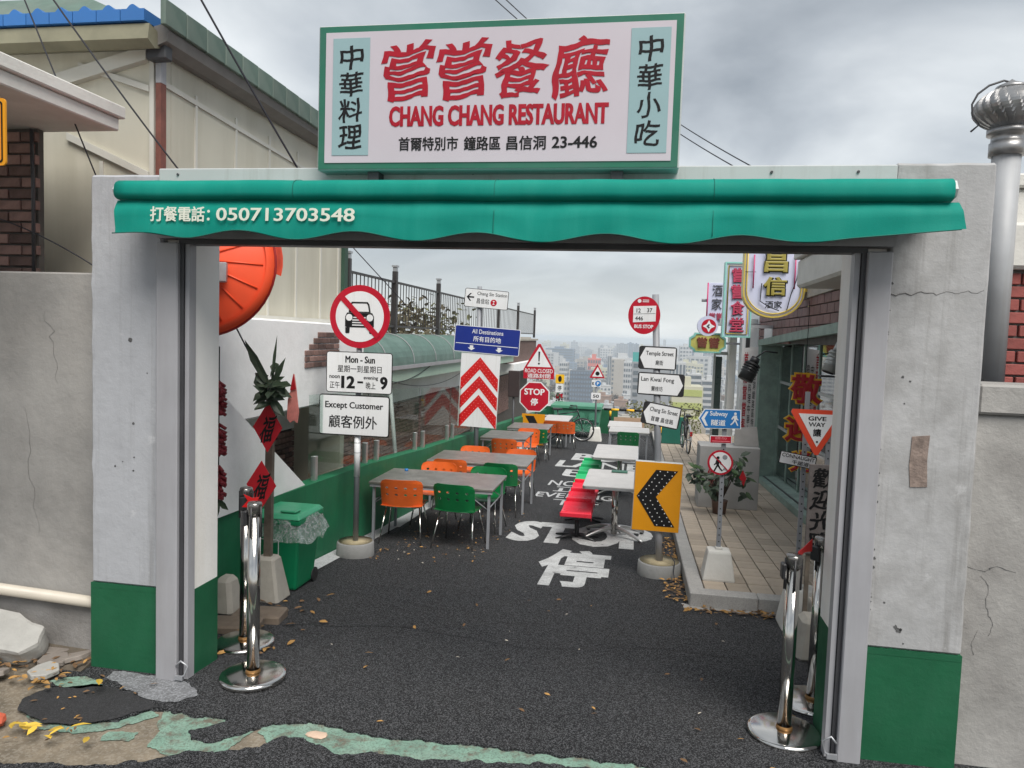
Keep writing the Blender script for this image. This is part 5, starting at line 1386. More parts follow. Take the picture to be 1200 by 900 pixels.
def long_table(label, x0, x1, y0, y1, h, m=TABLETOP):
    yc = (y0+y1)/2; z = zf(yc) + h
    t = thing('folding_table', label, 'table', ((x0+x1)/2, yc, zf(yc)), 0, 'folding tables in the alley')
    obj('tabletop', B().box(x0, x1, y0, y1, z-0.03, z).bevel(0.006), m, t)
    b = B(); xm = (x0+x1)/2
    for ya, yb in ((y0+0.012, y0+0.03), (y1-0.03, y1-0.012)): obj('edge_rail', B().box(x0+0.01, x1-0.01, ya, yb, z-0.06, z-0.031), STEEL_GREY, t)
    for x in (x0+0.05, x1-0.05):
        for ya in (y0+0.05, y1-0.05):
            obj('leg', B().box(x-0.014, x+0.014, ya-0.014, ya+0.014, zf(ya)+0.004, z-0.031), GREYPOLE, t)
        obj('brace', B().tube([(x, y0+0.06, z-0.22), (x, y1-0.06, z-0.22)], 0.008, 6).tube([(x, y0+0.06, z-0.25), (x+(0.3 if x < xm else -0.3), y0+0.06, z-0.04)], 0.007, 6).tube([(x, y1-0.06, z-0.25), (x+(0.3 if x < xm else -0.3), y1-0.06, z-0.04)], 0.007, 6), GREYPOLE, t)
    return t
long_table('nearest long grey folding table by the no car sign', -2.88, -1.48, 7.72, 8.58, 0.69)
tag(obj('blue_bottle_cap', B().lathe([(0, 0), (0.022, 0), (0.022, 0.025), (0, 0.028)], (-2.68, 8.45, zf(8.15)+0.69), 12), BLUE_LIGHT), 'small blue cap lying on the nearest grey table', 'cap')
long_table('second long grey folding table from the gate on the left', -2.82, -1.42, 9.78, 10.72, 0.70)
long_table('third grey folding table, square and in front of the red chevron board post', -2.86, -2.0, 13.45, 14.55, 0.71)
long_table('fourth grey folding table before the yellow hazard board', -2.82, -1.9, 16.1, 17.1, 0.70)
long_table('furthest pale folding table beside the dumpster', -2.40, -1.72, 19.0, 20.3, 0.72, TABLETOP_W)
long_table('near white folding table in front of the striped barrier', -0.60, 0.30, 16.6, 17.5, 0.70, TABLETOP_W)
long_table('white folding table right against the striped barrier', -0.68, 0.14, 18.0, 19.1, 0.72, TABLETOP_W)

# ================================================================== PEDESTAL TABLES AND BENCHES
def pedestal(label, x0, x1, y0, y1, h, yl):
    xc = (x0+x1)/2; z = zf(yl) + h; z0 = zf(yl) + 0.004
    t = thing('pedestal_table', label, 'table', (xc, yl, z0), 0, 'white pedestal tables')
    top = obj('tabletop', B().prism(rrect(x0, x1, y0, y1, 0.03), z-0.028, z, 'z'), TABLETOP_W, t)
    obj('edge_band', B().prism(rrect(x0-0.006, x1+0.006, y0-0.006, y1+0.006, 0.035), z-0.036, z-0.006, 'z'), BRUSHED, top)
    obj('column', B().cyl((xc+0.06, yl, z0+0.03), (xc+0.06, yl, z-0.036), 0.038, n=20), CHROME, t)
    for a in (0.6, 2.5, 3.75, 5.65):
        d = Vector((math.cos(a), math.sin(a), 0)); s_ = Vector((-d.y, d.x, 0))
        c = Vector((xc+0.06, yl, z0)); b = B()
        pts = [c + d*(0.03 + 0.40*k/8) + Vector((0, 0, 0.095*(1-(k/8)**1.6) + 0.018)) for k in range(9)]
        b.tube(pts, [0.030 - 0.012*k/8 for k in range(9)], 8)
        obj('foot', b, BRUSHED, t)
        obj('foot_pad', B().cyl(c+d*0.40, c+d*0.40+Vector((0,0,0.014)), 0.02, n=10), BLACK_PLASTIC, t)
    return t
pedestal('near white pedestal table with polished column beside the red bench', -0.57, 0.03, 8.42, 9.55, 0.70, 8.92)
tag(obj('small_tray', B().box(-0.28, -0.08, 9.35, 9.47, zf(8.92)+0.705, zf(8.92)+0.72).bevel(0.004), MATS['dump_dark_green']), 'small green tray at the far edge of the near pedestal table', 'tray')
pedestal('farther white pedestal table beside the light green bench', -0.64, 0.05, 11.4, 12.85, 0.70, 12.1)

def bench(label, m, x0, x1, y0, y1, h):
    xc = (x0+x1)/2; yc = (y0+y1)/2; z = zf(yc)+h; n = 3
    t = thing('row_seat', label, 'bench', (xc, yc, zf(yc)), 0, 'three-seat benches by the pedestal tables')
    L_ = (y1-y0)/n
    for i in range(n):
        a = y0 + L_*i
        b = B()
        # each seat: a dished pan with a rolled rim
        G = []
        for k in range(9):
            v = k/8; row = []
            for j in range(9):
                u = j/8
                zz = z + (0.07*(max(0, v-0.68)/0.32)**1.6) - 0.026*math.sin(PI*u)*math.sin(PI*min(1, v*1.2)) - (0.05 if j in (0, 8) else 0)
                row.append(b.v((x0 + (x1-x0)*(0.0 if j == 0 else 1.0 if j == 8 else 0.02+0.96*(j-1)/6), a + 0.02 + (L_-0.135)*v, zz - (0.05 if k == 0 or k == 8 else 0))))
            G.append(row)
        for A, Q in zip(G, G[1:]):
            for j in range(8): b.bm.faces.new((A[j], A[j+1], Q[j+1], Q[j]))
        obj('seat', b, m, t)
        obj('seat_back', B().box(x0+0.025, x1-0.025, a+L_-0.155, a+L_-0.115, z+0.01, z+0.075).bevel(0.014, 2), m, t)
        obj('seat_edge', B().box(x0-0.003, x1+0.003, a+0.006, a+0.03, z-0.06, z-0.005).bevel(0.008), m, t)
    obj('beam', B().box(xc-0.03, xc+0.03, y0+0.1, y1-0.1, z-0.11, z-0.065), BLACK_PLASTIC, t)
    for yy in (y0+0.28, y1-0.4):
        q = obj('leg', B().cyl((xc, yy, zf(yy)+0.02), (xc, yy, z-0.10), 0.028, n=14), BLACK_PLASTIC, t)
        for a in (0.35, PI-0.35, PI+0.5, -0.5):
            d = Vector((math.cos(a), math.sin(a), 0))*0.27; c = Vector((xc, yy, zf(yy)))
            obj('foot', B().tube([c+Vector((0,0,0.05)), c+d*0.5+Vector((0,0,0.035)), c+d+Vector((0,0,0.014))], [0.022, 0.018, 0.012], 8), BLACK_PLASTIC, q)
bench('red three-seat plastic bench beside the near pedestal table', RED_SEAT, -0.82, -0.46, 8.40, 10.2, 0.40)
bench('light green three-seat plastic bench behind the red one', GREEN_SEAT, -0.88, -0.54, 10.85, 12.75, 0.40)

# ================================================================== RIGHT-HAND ROAD SIGNS
Y = 7.34; z0 = zf(Y)
t = thing('road_sign', 'post with red bus stop disc, three street plates and a yellow chevron board', 'road sign', (0.27, Y, z0), 0, 'road signs in the alley')
post_base(t, 0.28, 7.3, z0-0.005, 0.205, 0.15)
obj('pole', B().cyl((0.28, 7.3, z0+0.14), (0.13, 7.36, 2.53), 0.033, n=16), GREYPOLE, t)
obj('lower_pole', B().cyl((0.28, 7.3, z0+0.14), (0.245, 7.315, 0.5), 0.0345, n=16), STEEL_GREY, t)
yf = Y-0.04
p = obj('bus_disc', B().prism(circ(0.03, 2.325, 0.153, 40, 0.182), yf, yf+0.008), RED_SIGN, t)
plate(p, [(-0.075, 2.255), (0.14, 2.27), (0.14, 2.42), (-0.075, 2.41)], yf-0.002, OFFWHITE, 'route_panel', 0.0015)
for s, a, c, d_, e_ in (('12', -0.045, -0.005, 2.35, 2.39), ('37', 0.055, 0.105, 2.355, 2.395), ('446', -0.055, 0.02, 2.275, 2.315)):
    lettering(p, s, BLACK, a, c, d_, e_, yf-0.0035, 0.015)
plate(p, [(-0.07, 2.334), (0.135, 2.344), (0.135, 2.347), (-0.07, 2.337)], yf-0.0035, BLACK, 'line', 0.001)
lettering(p, 'BUS STOP', WHITE, -0.06, 0.12, 2.20, 2.235, yf-0.002, 0.03)
plate(p, circ(-0.02, 2.462, 0.018, 14), yf-0.002, OFFWHITE, 'emblem', 0.001)
for z in (2.452, 2.468): plate(p, [(0.01, z), (0.07, z), (0.07, z+0.007), (0.01, z+0.007)], yf-0.002, OFFWHITE, 'emblem_line', 0.001)
def street(x0, x1, z0_, z1_, en, zh, dirn, roll, yy):
    tilt((x0+x1)/2, yy, (z0_+z1_)/2, math.radians(roll))
    p = obj('street_plate', B().prism(rrect(x0, x1, z0_, z1_, 0.025), yy, yy+0.02).bevel(0.003), BLACK_PLASTIC, t)
    m_ = 0.013; zc = (z0_+z1_)/2; q = 0.055
    if dirn < 0: P = [(x0+m_, zc), (x0+q+0.005, z0_+m_), (x1-m_, z0_+m_), (x1-m_, z1_-m_), (x0+q+0.005, z1_-m_)]
    else: P = [(x0+m_, z0_+m_), (x1-q-0.005, z0_+m_), (x1-m_, zc), (x1-q-0.005, z1_-m_), (x0+m_, z1_-m_)]
    plate(p, P, yy-0.002, OFFWHITE, 'sign_face', 0.0015)
    a, c = (x0+0.068, x1-0.03) if dirn < 0 else (x0+0.032, x1-0.10)
    lettering(p, en, BLACK, a, c, zc+0.012, zc+0.066, yy-0.0035, 0.012)
    mx = (a+c)/2; w = 0.036*len(zh)
    lettering(p, zh, BLACK, mx-w/2, mx+w/2, zc-0.068, zc-0.020, yy-0.0035, 0.008)
    untilt()
street(-0.005, 0.355, 1.805, 2.03, 'Temple Street', '廟街', -1, 1.0, yf)
street(-0.005, 0.44, 1.555, 1.775, 'Lan Kwai Fong', '蘭桂坊', 1, 1.5, yf-0.004)
street(0.05, 0.415, 1.255, 1.475, 'Chang Sin Street', '首爾 昌信路', -1, 9, yf)
tilt(0.23, yf, 0.57, math.radians(1.2), math.radians(3))
p = obj('chevron_box', B().box(0.0, 0.455, yf-0.05, yf+0.02, 0.235, 0.915).bevel(0.004), STEEL_LIGHT, t)
plate(p, [(0.004, 0.24), (0.451, 0.24), (0.451, 0.911), (0.004, 0.911)], yf-0.053, YELLOW_SIGN, 'yellow_face', 0.002)
q = plate(p, [(0.20, 0.84), (0.41, 0.84), (0.215, 0.575), (0.41, 0.29), (0.22, 0.29), (0.03, 0.575)], yf-0.056, BLACK, 'chevron', 0.002)
b = B()
for k in range(8):
    f_ = k/7
    for s in (1, -1):
        zz = 0.575 + s*(0.265 if s > 0 else 0.285)*f_*0.95
        for j in range(3 if k else 2):
            x = 0.05 + 0.17*f_ + 0.07*j + (0.02 if k else 0)
            if x < 0.22 + 0.185*f_: b.lathe([(0.0055, 0), (0.004, 0.004), (0, 0.005)], (0, 0, 0), 8) if False else b.prism(circ(x, zz, 0.0055, 8), yf-0.0605, yf-0.0575)
obj('studs', b, OFFWHITE, q)
untilt()
obj('loose_wire', B().tube([(0.30, 7.29, 0.1), (0.36, 7.2, 0.05), (0.42, 7.15, -0.02), (0.41, 7.1, -0.1), (0.42, 7.06, zf(7)+0.012), (0.36, 7.0, zf(7)+0.012)], 0.005, 5), CABLE, t)

Y = 6.85; z0 = zf(Y) + PV
t = thing('road_sign', 'slim post with blue subway arrow plate and no litter disc in a white block', 'road sign', (0.78, Y, z0), 0, 'road signs in the alley')
def cement_base(t, x, y, z, w0, w1, h, m=CEMENT_W):
    obj('base_block', B().hexa(frus(x, y, z, z+h, w0, w0*0.9, w1, w1*0.9)).bevel(0.022, 2), m, t)
    obj('socket', B().box(x-0.03, x+0.03, y-0.028, y+0.028, z+h, z+h+0.02).bevel(0.004), m, t)
cement_base(t, 0.785, Y, z0, 0.145, 0.10, 0.27)
obj('pole', B().box(0.762, 0.800, Y-0.012, Y+0.012, z0+0.26, 1.48), GREYPOLE, t)
b = B()
for k in range(20): b.prism(circ(0.781, z0+0.34+k*0.06, 0.006, 8), Y-0.0145, Y-0.0125)
obj('pole_holes', b, BLACK, t)
yf = Y-0.03
p = obj('subway_plate', B().prism([(0.545, 1.405), (0.60, 1.315), (0.92, 1.325), (0.912, 1.497), (0.598, 1.492)], yf, yf+0.008), OFFWHITE, t)
plate(p, [(0.556, 1.405), (0.605, 1.322), (0.913, 1.332), (0.905, 1.490), (0.602, 1.485)], yf-0.002, BLUE_LIGHT, 'sign_face', 0.0015)
plate(p, [(0.572, 1.405), (0.61, 1.34), (0.632, 1.34), (0.600, 1.405), (0.632, 1.468), (0.61, 1.468)], yf-0.004, WHITE, 'arrow', 0.0015)
lettering(p, 'Subway', WHITE, 0.645, 0.80, 1.42, 1.475, yf-0.003, 0.02)
lettering(p, '隧道', WHITE, 0.66, 0.785, 1.345, 1.40, yf-0.003, 0.02)
def walker(par, cx, cz, s, y, m, flip=1):
    b = B()
    b.prism(circ(cx+0.0*s, cz+0.40*s, 0.095*s, 14), y-0.0015, y)
    P = lambda pts: [(cx+flip*u*s, cz+v*s) for u, v in pts]
    b.prism(P([(-0.07, 0.28), (0.10, 0.28), (0.15, 0.05), (0.24, -0.02), (0.20, -0.08), (0.08, 0.0), (0.07, -0.08), (0.24, -0.42), (0.16, -0.46), (0.0, -0.14), (-0.12, -0.30), (-0.27, -0.44), (-0.32, -0.38), (-0.17, -0.22), (-0.08, -0.04), (-0.09, 0.10), (-0.20, -0.04), (-0.27, 0.0), (-0.18, 0.17)]), y-0.0015, y)
    return obj('walking_figure', b, m, par)
walker(p, 0.865, 1.41, 0.125, yf-0.0025, WHITE)
p = plate(t, [(0.655, 1.185), (0.845, 1.19), (0.845, 1.26), (0.657, 1.255)], yf, OFFWHITE, 'red_plate', 0.006)
plate(p, [(0.661, 1.191), (0.839, 1.196), (0.839, 1.254), (0.663, 1.249)], yf-0.002, RED_SIGN, 'sign_face', 0.0015)
lettering(p, '請勿', mat('pale_red_print', C(232, 130, 140), 0.5), 0.70, 0.80, 1.222, 1.246, yf-0.0035, 0.01); plate(p, [(0.675, 1.203), (0.828, 1.206), (0.828, 1.212), (0.675, 1.209)], yf-0.0035, MATS['pale_red_print'], 'line', 0.001)
p = obj('no_litter_disc', B().prism(circ(0.757, 1.015, 0.112, 36), yf, yf+0.006), RED_SIGN, t)
plate(p, circ(0.757, 1.015, 0.094, 36), yf-0.002, OFFWHITE, 'sign_face', 0.0015)
walker(p, 0.735, 1.0, 0.145, yf-0.0025, BLACK, -1)
plate(p, circ(0.795, 1.065, 0.022, 10), yf-0.004, GREYPOLE, 'litter_symbol', 0.0012); plate(p, [(0.775, 0.945), (0.80, 0.95), (0.82, 0.94), (0.80, 0.985)], yf-0.004, GREYPOLE, 'litter_symbol', 0.0012)
plate(p, [(0.757-0.071*1, 1.015+0.071+0.006), (0.757-0.071-0.006, 1.015+0.071), (0.757+0.071, 1.015-0.071-0.006), (0.757+0.071+0.006, 1.015-0.071)], yf-0.0055, RED_SIGN, 'slash', 0.001)

Y = 5.9
t = thing('road_sign', 'red triangular give way sign on a perforated post half hidden by the right jamb', 'road sign', (1.40, Y, 0), 0, 'road signs in the alley')
z0 = zf(5.95)
cement_base(t, 1.45, 5.75, zf(5.75), 0.15, 0.11, 0.30, CEMENT)
obj('pole', B().box(1.42, 1.455, Y-0.012, Y+0.012, zf(Y), 1.60), GREYPOLE, t)
b = B()
for k in range(22): b.prism(circ(1.4375, 0.1+k*0.06, 0.006, 8), Y-0.0145, Y-0.0125)
obj('pole_holes', b, BLACK, t)
yf = Y-0.03
p = obj('triangle_plate', B().prism([(1.15, 1.585), (1.16, 1.607), (1.53, 1.607), (1.54, 1.585), (1.36, 1.265), (1.335, 1.265)], yf, yf+0.008), mat('orange_red_sheeting', C(214, 72, 44), 0.45, var=0.05), t)
plate(p, [(1.205, 1.575), (1.487, 1.575), (1.347, 1.325)], yf-0.002, OFFWHITE, 'sign_face', 0.0015)
lettering(p, 'GIVE', BLACK, 1.275, 1.405, 1.525, 1.557, yf-0.0035, 0.025)
lettering(p, 'WAY', BLACK, 1.28, 1.40, 1.48, 1.512, yf-0.0035, 0.025)
lettering(p, '讓', BLACK, 1.315, 1.375, 1.405, 1.465, yf-0.0035, 0.025)
plate(p, circ(1.347, 1.365, 0.008, 10), yf-0.0035, BLACK, 'bolt', 0.001)

Y = 6.2
t = thing('street_name_sign', 'white street name plate on a perforated post in front of the shop window', 'sign', (1.33, Y, zf(Y)), 0)
cement_base(t, 1.33, 6.02, zf(6.02), 0.16, 0.11, 0.32, CEMENT_W)
obj('pole', B().box(1.315, 1.35, Y-0.012, Y+0.012, zf(Y), 1.72), GREYPOLE, t)
b = B()
for k in range(24): b.prism(circ(1.3325, 0.1+k*0.06, 0.006, 8), Y-0.0145, Y-0.0125)
obj('pole_holes', b, BLACK, t)
tilt(1.27, Y-0.03, 1.18, math.radians(9))
p = bordered(t, 1.14, 1.42, 1.125, 1.225, Y-0.03, BLACK, OFFWHITE, 0.006, 0.008)
lettering(p, 'CONNAUGHT', BLACK, 1.155, 1.405, 1.183, 1.213, Y-0.034, 0.012)
lettering(p, '干諾道', BLACK, 1.24, 1.37, 1.137, 1.172, Y-0.034, 0.012)
untilt()
Y = 5.7
t = thing('welcome_board', 'weathered upright board with four black brush characters by the right jamb', 'sign', (1.39, Y, zf(Y)))
obj('board', B().box(1.268, 1.50, Y, Y+0.02, 0.55, 1.22).bevel(0.004), WOOD_GREY, t)
column_text(t, '歡迎光臨', BLACK, 1.29, 1.455, 0.57, 1.20, Y-0.003, 0.022, shear=0.15, gap=0.06, brush=1.3, taper=0.12)
for x in (1.30, 1.46): obj('stake', B().box(x-0.015, x+0.015, Y+0.021, Y+0.045, zf(Y), 0.9), WOOD, t)
tag(obj('cement_block', B().hexa(frus(1.30, 5.35, zf(5.35), zf(5.35)+0.30, 0.15, 0.13, 0.11, 0.1)).bevel(0.03), CEMENT), 'rough cement block behind the right stanchions', 'block')
# hanging brush characters in the window
t = thing('hanging_character_sign', 'red and yellow cut-out greeting characters hanging by the shop window', 'sign', (1.93, 9.0, 0.7))
def outline_char(ch, x0, x1, z0_, z1_, y, m1, m2, fat=0.11, mid=0.035):
    d = 0.055*(x1-x0)
    a = lettering(t, ch, m2, x0-d, x1+d, z0_-d, z1_+d, y, fat, 'outline', thick=0.02)
    lettering(a, ch, m1, x0, x1, z0_, z1_, y-0.024, mid, 'character', thick=0.004)
outline_char('敬', 1.735, 2.09, 1.41, 1.755, 9.0, MAROON, YELLOW)
outline_char('迎', 1.70, 2.02, 0.97, 1.28, 9.0, MAROON, YELLOW)
outline_char('光', 1.78, 2.02, 0.62, 0.86, 9.0, MAROON, YELLOW, 0.08)
obj('hanging_wire', B().cyl((1.9, 9.01, 0.7), (1.9, 9.01, 2.6), 0.004), BLACK, t)

# ================================================================== STANCHIONS
def make_stanchion(label):
    t = thing('stanchion', label, 'stanchion', (0, 0, 0), 0, 'steel queue stanchions at the gate')
    obj('base', B().lathe([(0, 0.003), (0.19, 0.003), (0.192, 0.022), (0.185, 0.032), (0.17, 0.037), (0.04, 0.043), (0, 0.043)], n=48), CHROME, t, local=True)
    obj('collar', B().lathe([(0.038, 0.043), (0.044, 0.045), (0.038, 0.062)], n=32), mat('rusty_collar', (0.35, 0.19, 0.07), 0.5, metal=0.6, var=0.4, scale=30), t, local=True)
    obj('post', B().cyl((0, 0, 0.043), (0, 0, 0.99), 0.036, n=32), CHROME, t, local=True)
    hd = obj('head', B().lathe([(0.036, 0.99), (0.042, 0.992), (0.042, 1.05), (0.038, 1.062), (0, 1.065)], n=32), mat('smoked_steel', (0.25, 0.24, 0.23), 0.25, metal=0.9, var=0.1), t, local=True)
    b = B()
    for a in (0, PI/2, PI, -PI/2):
        c_, s_ = math.cos(a), math.sin(a); b.cyl((0.040*c_, 0.040*s_, 0.86), (0.040*c_, 0.040*s_, 1.04), 0.007, n=6)
    obj('belt_slot', b, BLACK_PLASTIC, t, local=True)
    obj('buckle', B().box(-0.062, -0.038, -0.03, 0.03, 0.92, 1.01).bevel(0.006), BLACK_PLASTIC, t, local=True)
    return t
s0 = make_stanchion('polished steel stanchion nearest the camera on the left side')
s0.location = (-2.18, 3.98, 0.004)
dup(s0, (-2.515, 4.48, zf(4.48)+0.004), 1.9, 'polished steel stanchion behind another beside the left pillar, red ribbon at its head')
dup(s0, (0.855, 4.07, zf(4.07)+0.004), 0.0, 'polished steel stanchion nearest the camera on the right side', scale=(1, 1, 0.93))
dup(s0, (1.10, 4.52, zf(4.52)+0.004), 0.6, 'polished steel stanchion half hidden behind the right jamb', scale=(1, 1, 0.95))
t = thing('ribbon_belt', 'red belt strung between the two right stanchions', 'belt', (0.98, 4.3, 0.95))
obj('belt', B().prism([(0.0, -0.028), (0.0, 0.012), (0.09, 0.018), (0.24, 0.035), (0.24, -0.035), (0.10, -0.012)], 0, 0.003), RED_BRIGHT, t, local=True)
t.location = (0.885, 4.11, 0.975); t.rotation_euler = (0, 0, math.atan2(0.40, 0.22))
tag(obj('red_ribbon', B().prism([(-2.50, 0.92), (-2.46, 0.965), (-2.49, 1.005), (-2.43, 0.985), (-2.38, 0.995), (-2.40, 0.95), (-2.38, 0.905), (-2.44, 0.92)], 4.40, 4.404), RED_BRIGHT), 'short red ribbon end on the rear left stanchion', 'ribbon')

# ================================================================== SHOP BUILDING ON THE RIGHT
s = thing('shop_building', 'restaurant building with maroon brick band, green framed window and white canopy on the right', 'building', (2.6, 10, -0.3))
def zl(y): return 2.23 - 0.034*(y-8.9)
obj('canopy', B().box(1.74, 3.2, 4.9, 9.0, 2.735, 3.06).bevel(0.03), CEMENT_W, s)
obj('canopy_lip', B().box(1.70, 3.2, 4.87, 9.03, 3.062, 3.14).bevel(0.01), CEMENT_W, s)
obj('brick_backing', B().hexa([(2.225, 5.0, 2.1), (2.5, 5.0, 2.1), (2.5, 14.6, 2.1), (2.225, 14.6, 2.1), (2.225, 5.0, 2.95), (2.5, 5.0, 2.95), (2.5, 14.6, 2.72), (2.225, 14.6, 2.72)]), MORTAR_DARK, s)
brick_wall(s, 'x', 2.215, 7.6, 14.6, 2.09, 2.735, 0.34, 0.129, BRICK_MAROON, 0.035, 0.014, 300, zfun=lambda u, z: z + 0.10 < zl(u) + 0.06)
obj('cornice', B().hexa([(2.17, 9.05, 2.74), (2.6, 9.05, 2.74), (2.6, 14.6, 2.66), (2.17, 14.6, 2.66), (2.17, 9.05, 2.95), (2.6, 9.05, 2.95), (2.6, 14.6, 2.82), (2.17, 14.6, 2.82)]), CEMENT, s)
obj('lintel_board', B().hexa([(2.15, 5.0, zl(5)), (2.56, 5.0, zl(5)), (2.56, 14.3, zl(14.3)), (2.15, 14.3, zl(14.3)), (2.15, 5.0, zl(5)+0.13), (2.56, 5.0, zl(5)+0.13), (2.56, 14.3, zl(14.3)+0.11), (2.15, 14.3, zl(14.3)+0.11)]), TEAL_FRAME, s)
def sillz(y): return zf(y) + PV + 0.01
obj('sill', B().hexa([(2.202, 5.0, sillz(5)-0.2), (2.62, 5.0, sillz(5)-0.2), (2.62, 14.2, sillz(14.2)-0.2), (2.202, 14.2, sillz(14.2)-0.2), (2.202, 5.0, sillz(5)+0.06), (2.62, 5.0, sillz(5)+0.10), (2.62, 14.2, sillz(14.2)+0.10), (2.202, 14.2, sillz(14.2)+0.06)]), TEAL_FRAME, s)
obj('sill_groove', B().hexa([(2.30, 5.0, sillz(5)+0.071), (2.33, 5.0, sillz(5)+0.074), (2.33, 14.0, sillz(14)+0.074), (2.30, 14.0, sillz(14)+0.071), (2.30, 5.0, sillz(5)+0.078), (2.33, 5.0, sillz(5)+0.081), (2.33, 14.0, sillz(14)+0.081), (2.30, 14.0, sillz(14)+0.078)]), STEEL_DARK, s)
obj('window_jamb', B().box(2.16, 2.62, 13.95, 14.25, -0.55, zl(14.1)-0.003), TEAL_FRAME, s)
fr = obj('window_frame', B().box(2.49, 2.55, 13.88, 13.945, -0.4, 2.04), TEAL_FRAME, s)
ys_ = [5.2 + 0.97*i for i in range(10)]
for y in ys_[:-1]: obj('mullion', B().box(2.495, 2.545, y-0.022, y+0.022, sillz(y)+0.1, zl(y)-0.004), TEAL_FRAME, s)
for z in (0.62, 1.42): obj('transom', B().box(2.50, 2.54, 5.0, 13.87, z-0.022, z+0.022), STEEL_LIGHT, s)
for y0, y1 in zip(ys_, ys_[1:]):
    for a, c in ((sillz((y0+y1)/2)+0.12, 0.595), (0.645, 1.395), (1.445, zl(y1)-0.01)):
        obj('pane', B().box(2.513, 2.519, y0+0.024, min(y1, 13.87)-0.024, a, c), GLASS_DARK, s)
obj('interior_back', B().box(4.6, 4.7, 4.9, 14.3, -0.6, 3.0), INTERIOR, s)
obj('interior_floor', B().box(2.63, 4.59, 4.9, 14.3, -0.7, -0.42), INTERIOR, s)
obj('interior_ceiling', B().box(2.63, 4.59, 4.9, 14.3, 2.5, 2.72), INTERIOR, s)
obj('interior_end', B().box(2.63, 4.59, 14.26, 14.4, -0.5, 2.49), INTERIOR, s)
obj('near_wall', B().box(2.21, 4.8, 4.88, 4.89, -0.4, 2.7), MORTAR, s)
obj('roof', B().box(3.21, 5.0, 5.7, 17.2, 2.96, 3.1), CEMENT, s)
for y in (7.6, 9.4, 12.2):
    obj('curtain', B().box(2.66, 2.69, y, y+0.55, 0.2, 2.1), mat('grey_curtain', (0.17, 0.18, 0.18), 0.8, var=0.3, scale=12), s)
for y, z in ((8.3, 0.35), (10.8, 0.5), (12.9, 0.4)):
    obj('shelf_unit', B().box(3.0, 3.4, y, y+0.8, -0.4, z+0.5), mat('dim_cabinet', (0.12, 0.10, 0.085), 0.6, var=0.3, scale=7), s)
obj('end_wall', B().box(2.20, 2.6, 14.62, 17.2, -0.9, 2.9), WHITE_WALL, s)
obj('column', B().box(1.92, 2.198, 14.7, 15.1, -0.6, 2.42).bevel(0.008), WHITE_WALL, s)
obj('column_window', B().box(1.985, 2.06, 14.685, 14.699, -0.3, 2.2), STEEL_DARK, s)
obj('column', B().box(1.76, 1.90, 15.3, 15.7, -0.6, 2.42).bevel(0.008), CREAM_RETURN, s)
obj('porch_beam', B().box(1.50, 2.198, 14.75, 15.6, 2.425, 2.55), STEEL_LIGHT, s)
obj('porch_post', B().box(1.49, 1.53, 15.55, 15.62, -0.6, 1.83), STEEL_LIGHT, s)
obj('porch_panel', B().box(1.535, 1.66, 15.57, 15.60, -0.6, 1.80), mat('dark_green_panel', (0.05, 0.075, 0.07), 0.3), s)
obj('porch_head', B().box(1.49, 1.758, 15.54, 15.63, 1.835, 1.90), STEEL_LIGHT, s)
obj('wall_plate', B().box(2.185, 2.195, 13.1, 13.9, 2.16, 2.36), POSTER, s)

# poster strip
t = thing('hanging_poster', 'long white paper poster with red and black writing hanging on the white column', 'poster', (2.0, 14.0, 0.0))
obj('paper', B().hexa([(1.93, 14.0, 0.02), (2.13, 14.0, -0.05), (2.13, 14.004, -0.05), (1.93, 14.004, 0.02), (1.84, 13.9, 2.0), (2.10, 13.9, 2.03), (2.10, 13.904, 2.03), (1.84, 13.904, 2.0)]), POSTER, t)
column_text(t, '首爾嘗嘗餐廳', RED_TEXT, 1.865, 1.935, 0.15, 1.95, 13.88, 0.02)
column_text(t, '中華料理中華小吃', BLACK, 1.96, 2.01, 0.25, 1.75, 13.885, 0.01)
column_text(t, '昌信洞鐘路區特別市', BLACK, 2.035, 2.08, 0.25, 1.75, 13.885, 0.01)
# lamps
def spot(t, a, c, r, m):
    a, c = Vector(a), Vector(c); d = (c-a).normalized()
    obj('hood', B().cyl(a, a+d*0.10, r*0.55, r*0.62, 18).cyl(a+d*0.10, c, r*0.9, r, 18), m, t)
    b = B()
    for k in range(4): b.cyl(a+d*(0.12+0.045*k), a+d*(0.135+0.045*k), r*1.06, n=18)
    obj('cooling_rings', b, BLACK_PLASTIC if m is BLACK_PLASTIC else m, t)
    obj('lens', B().cyl(c, c+d*0.006, r*0.85, n=18), STEEL_DARK, t)
t = thing('spot_lamp', 'black cylindrical spot lamp tilted in front of the white poster', 'lamp', (2.18, 12.5, 1.7))
spot(t, (1.86, 12.5, 1.86), (1.70, 12.45, 1.50), 0.125, BLACK_PLASTIC)
obj('arm', B().tube([(2.2, 12.55, 1.95), (2.0, 12.55, 1.97), (1.86, 12.5, 1.86)], 0.014, 6), BLACK_PLASTIC, t)
t = thing('spot_lamp', 'grey metal spot lamp tilted at the near end of the window lintel', 'lamp', (2.2, 8.7, 2.1))
spot(t, (2.18, 8.7, 2.12), (2.06, 8.66, 1.80), 0.075, LAMP_METAL)
obj('barn_door', B().box(1.97, 2.12, 8.58, 8.74, 1.745, 1.765).bevel(0.004), STEEL_DARK, t)
obj('arm', B().tube([(2.215, 8.72, 2.26), (2.18, 8.7, 2.12)], 0.014, 6), STEEL_DARK, t)

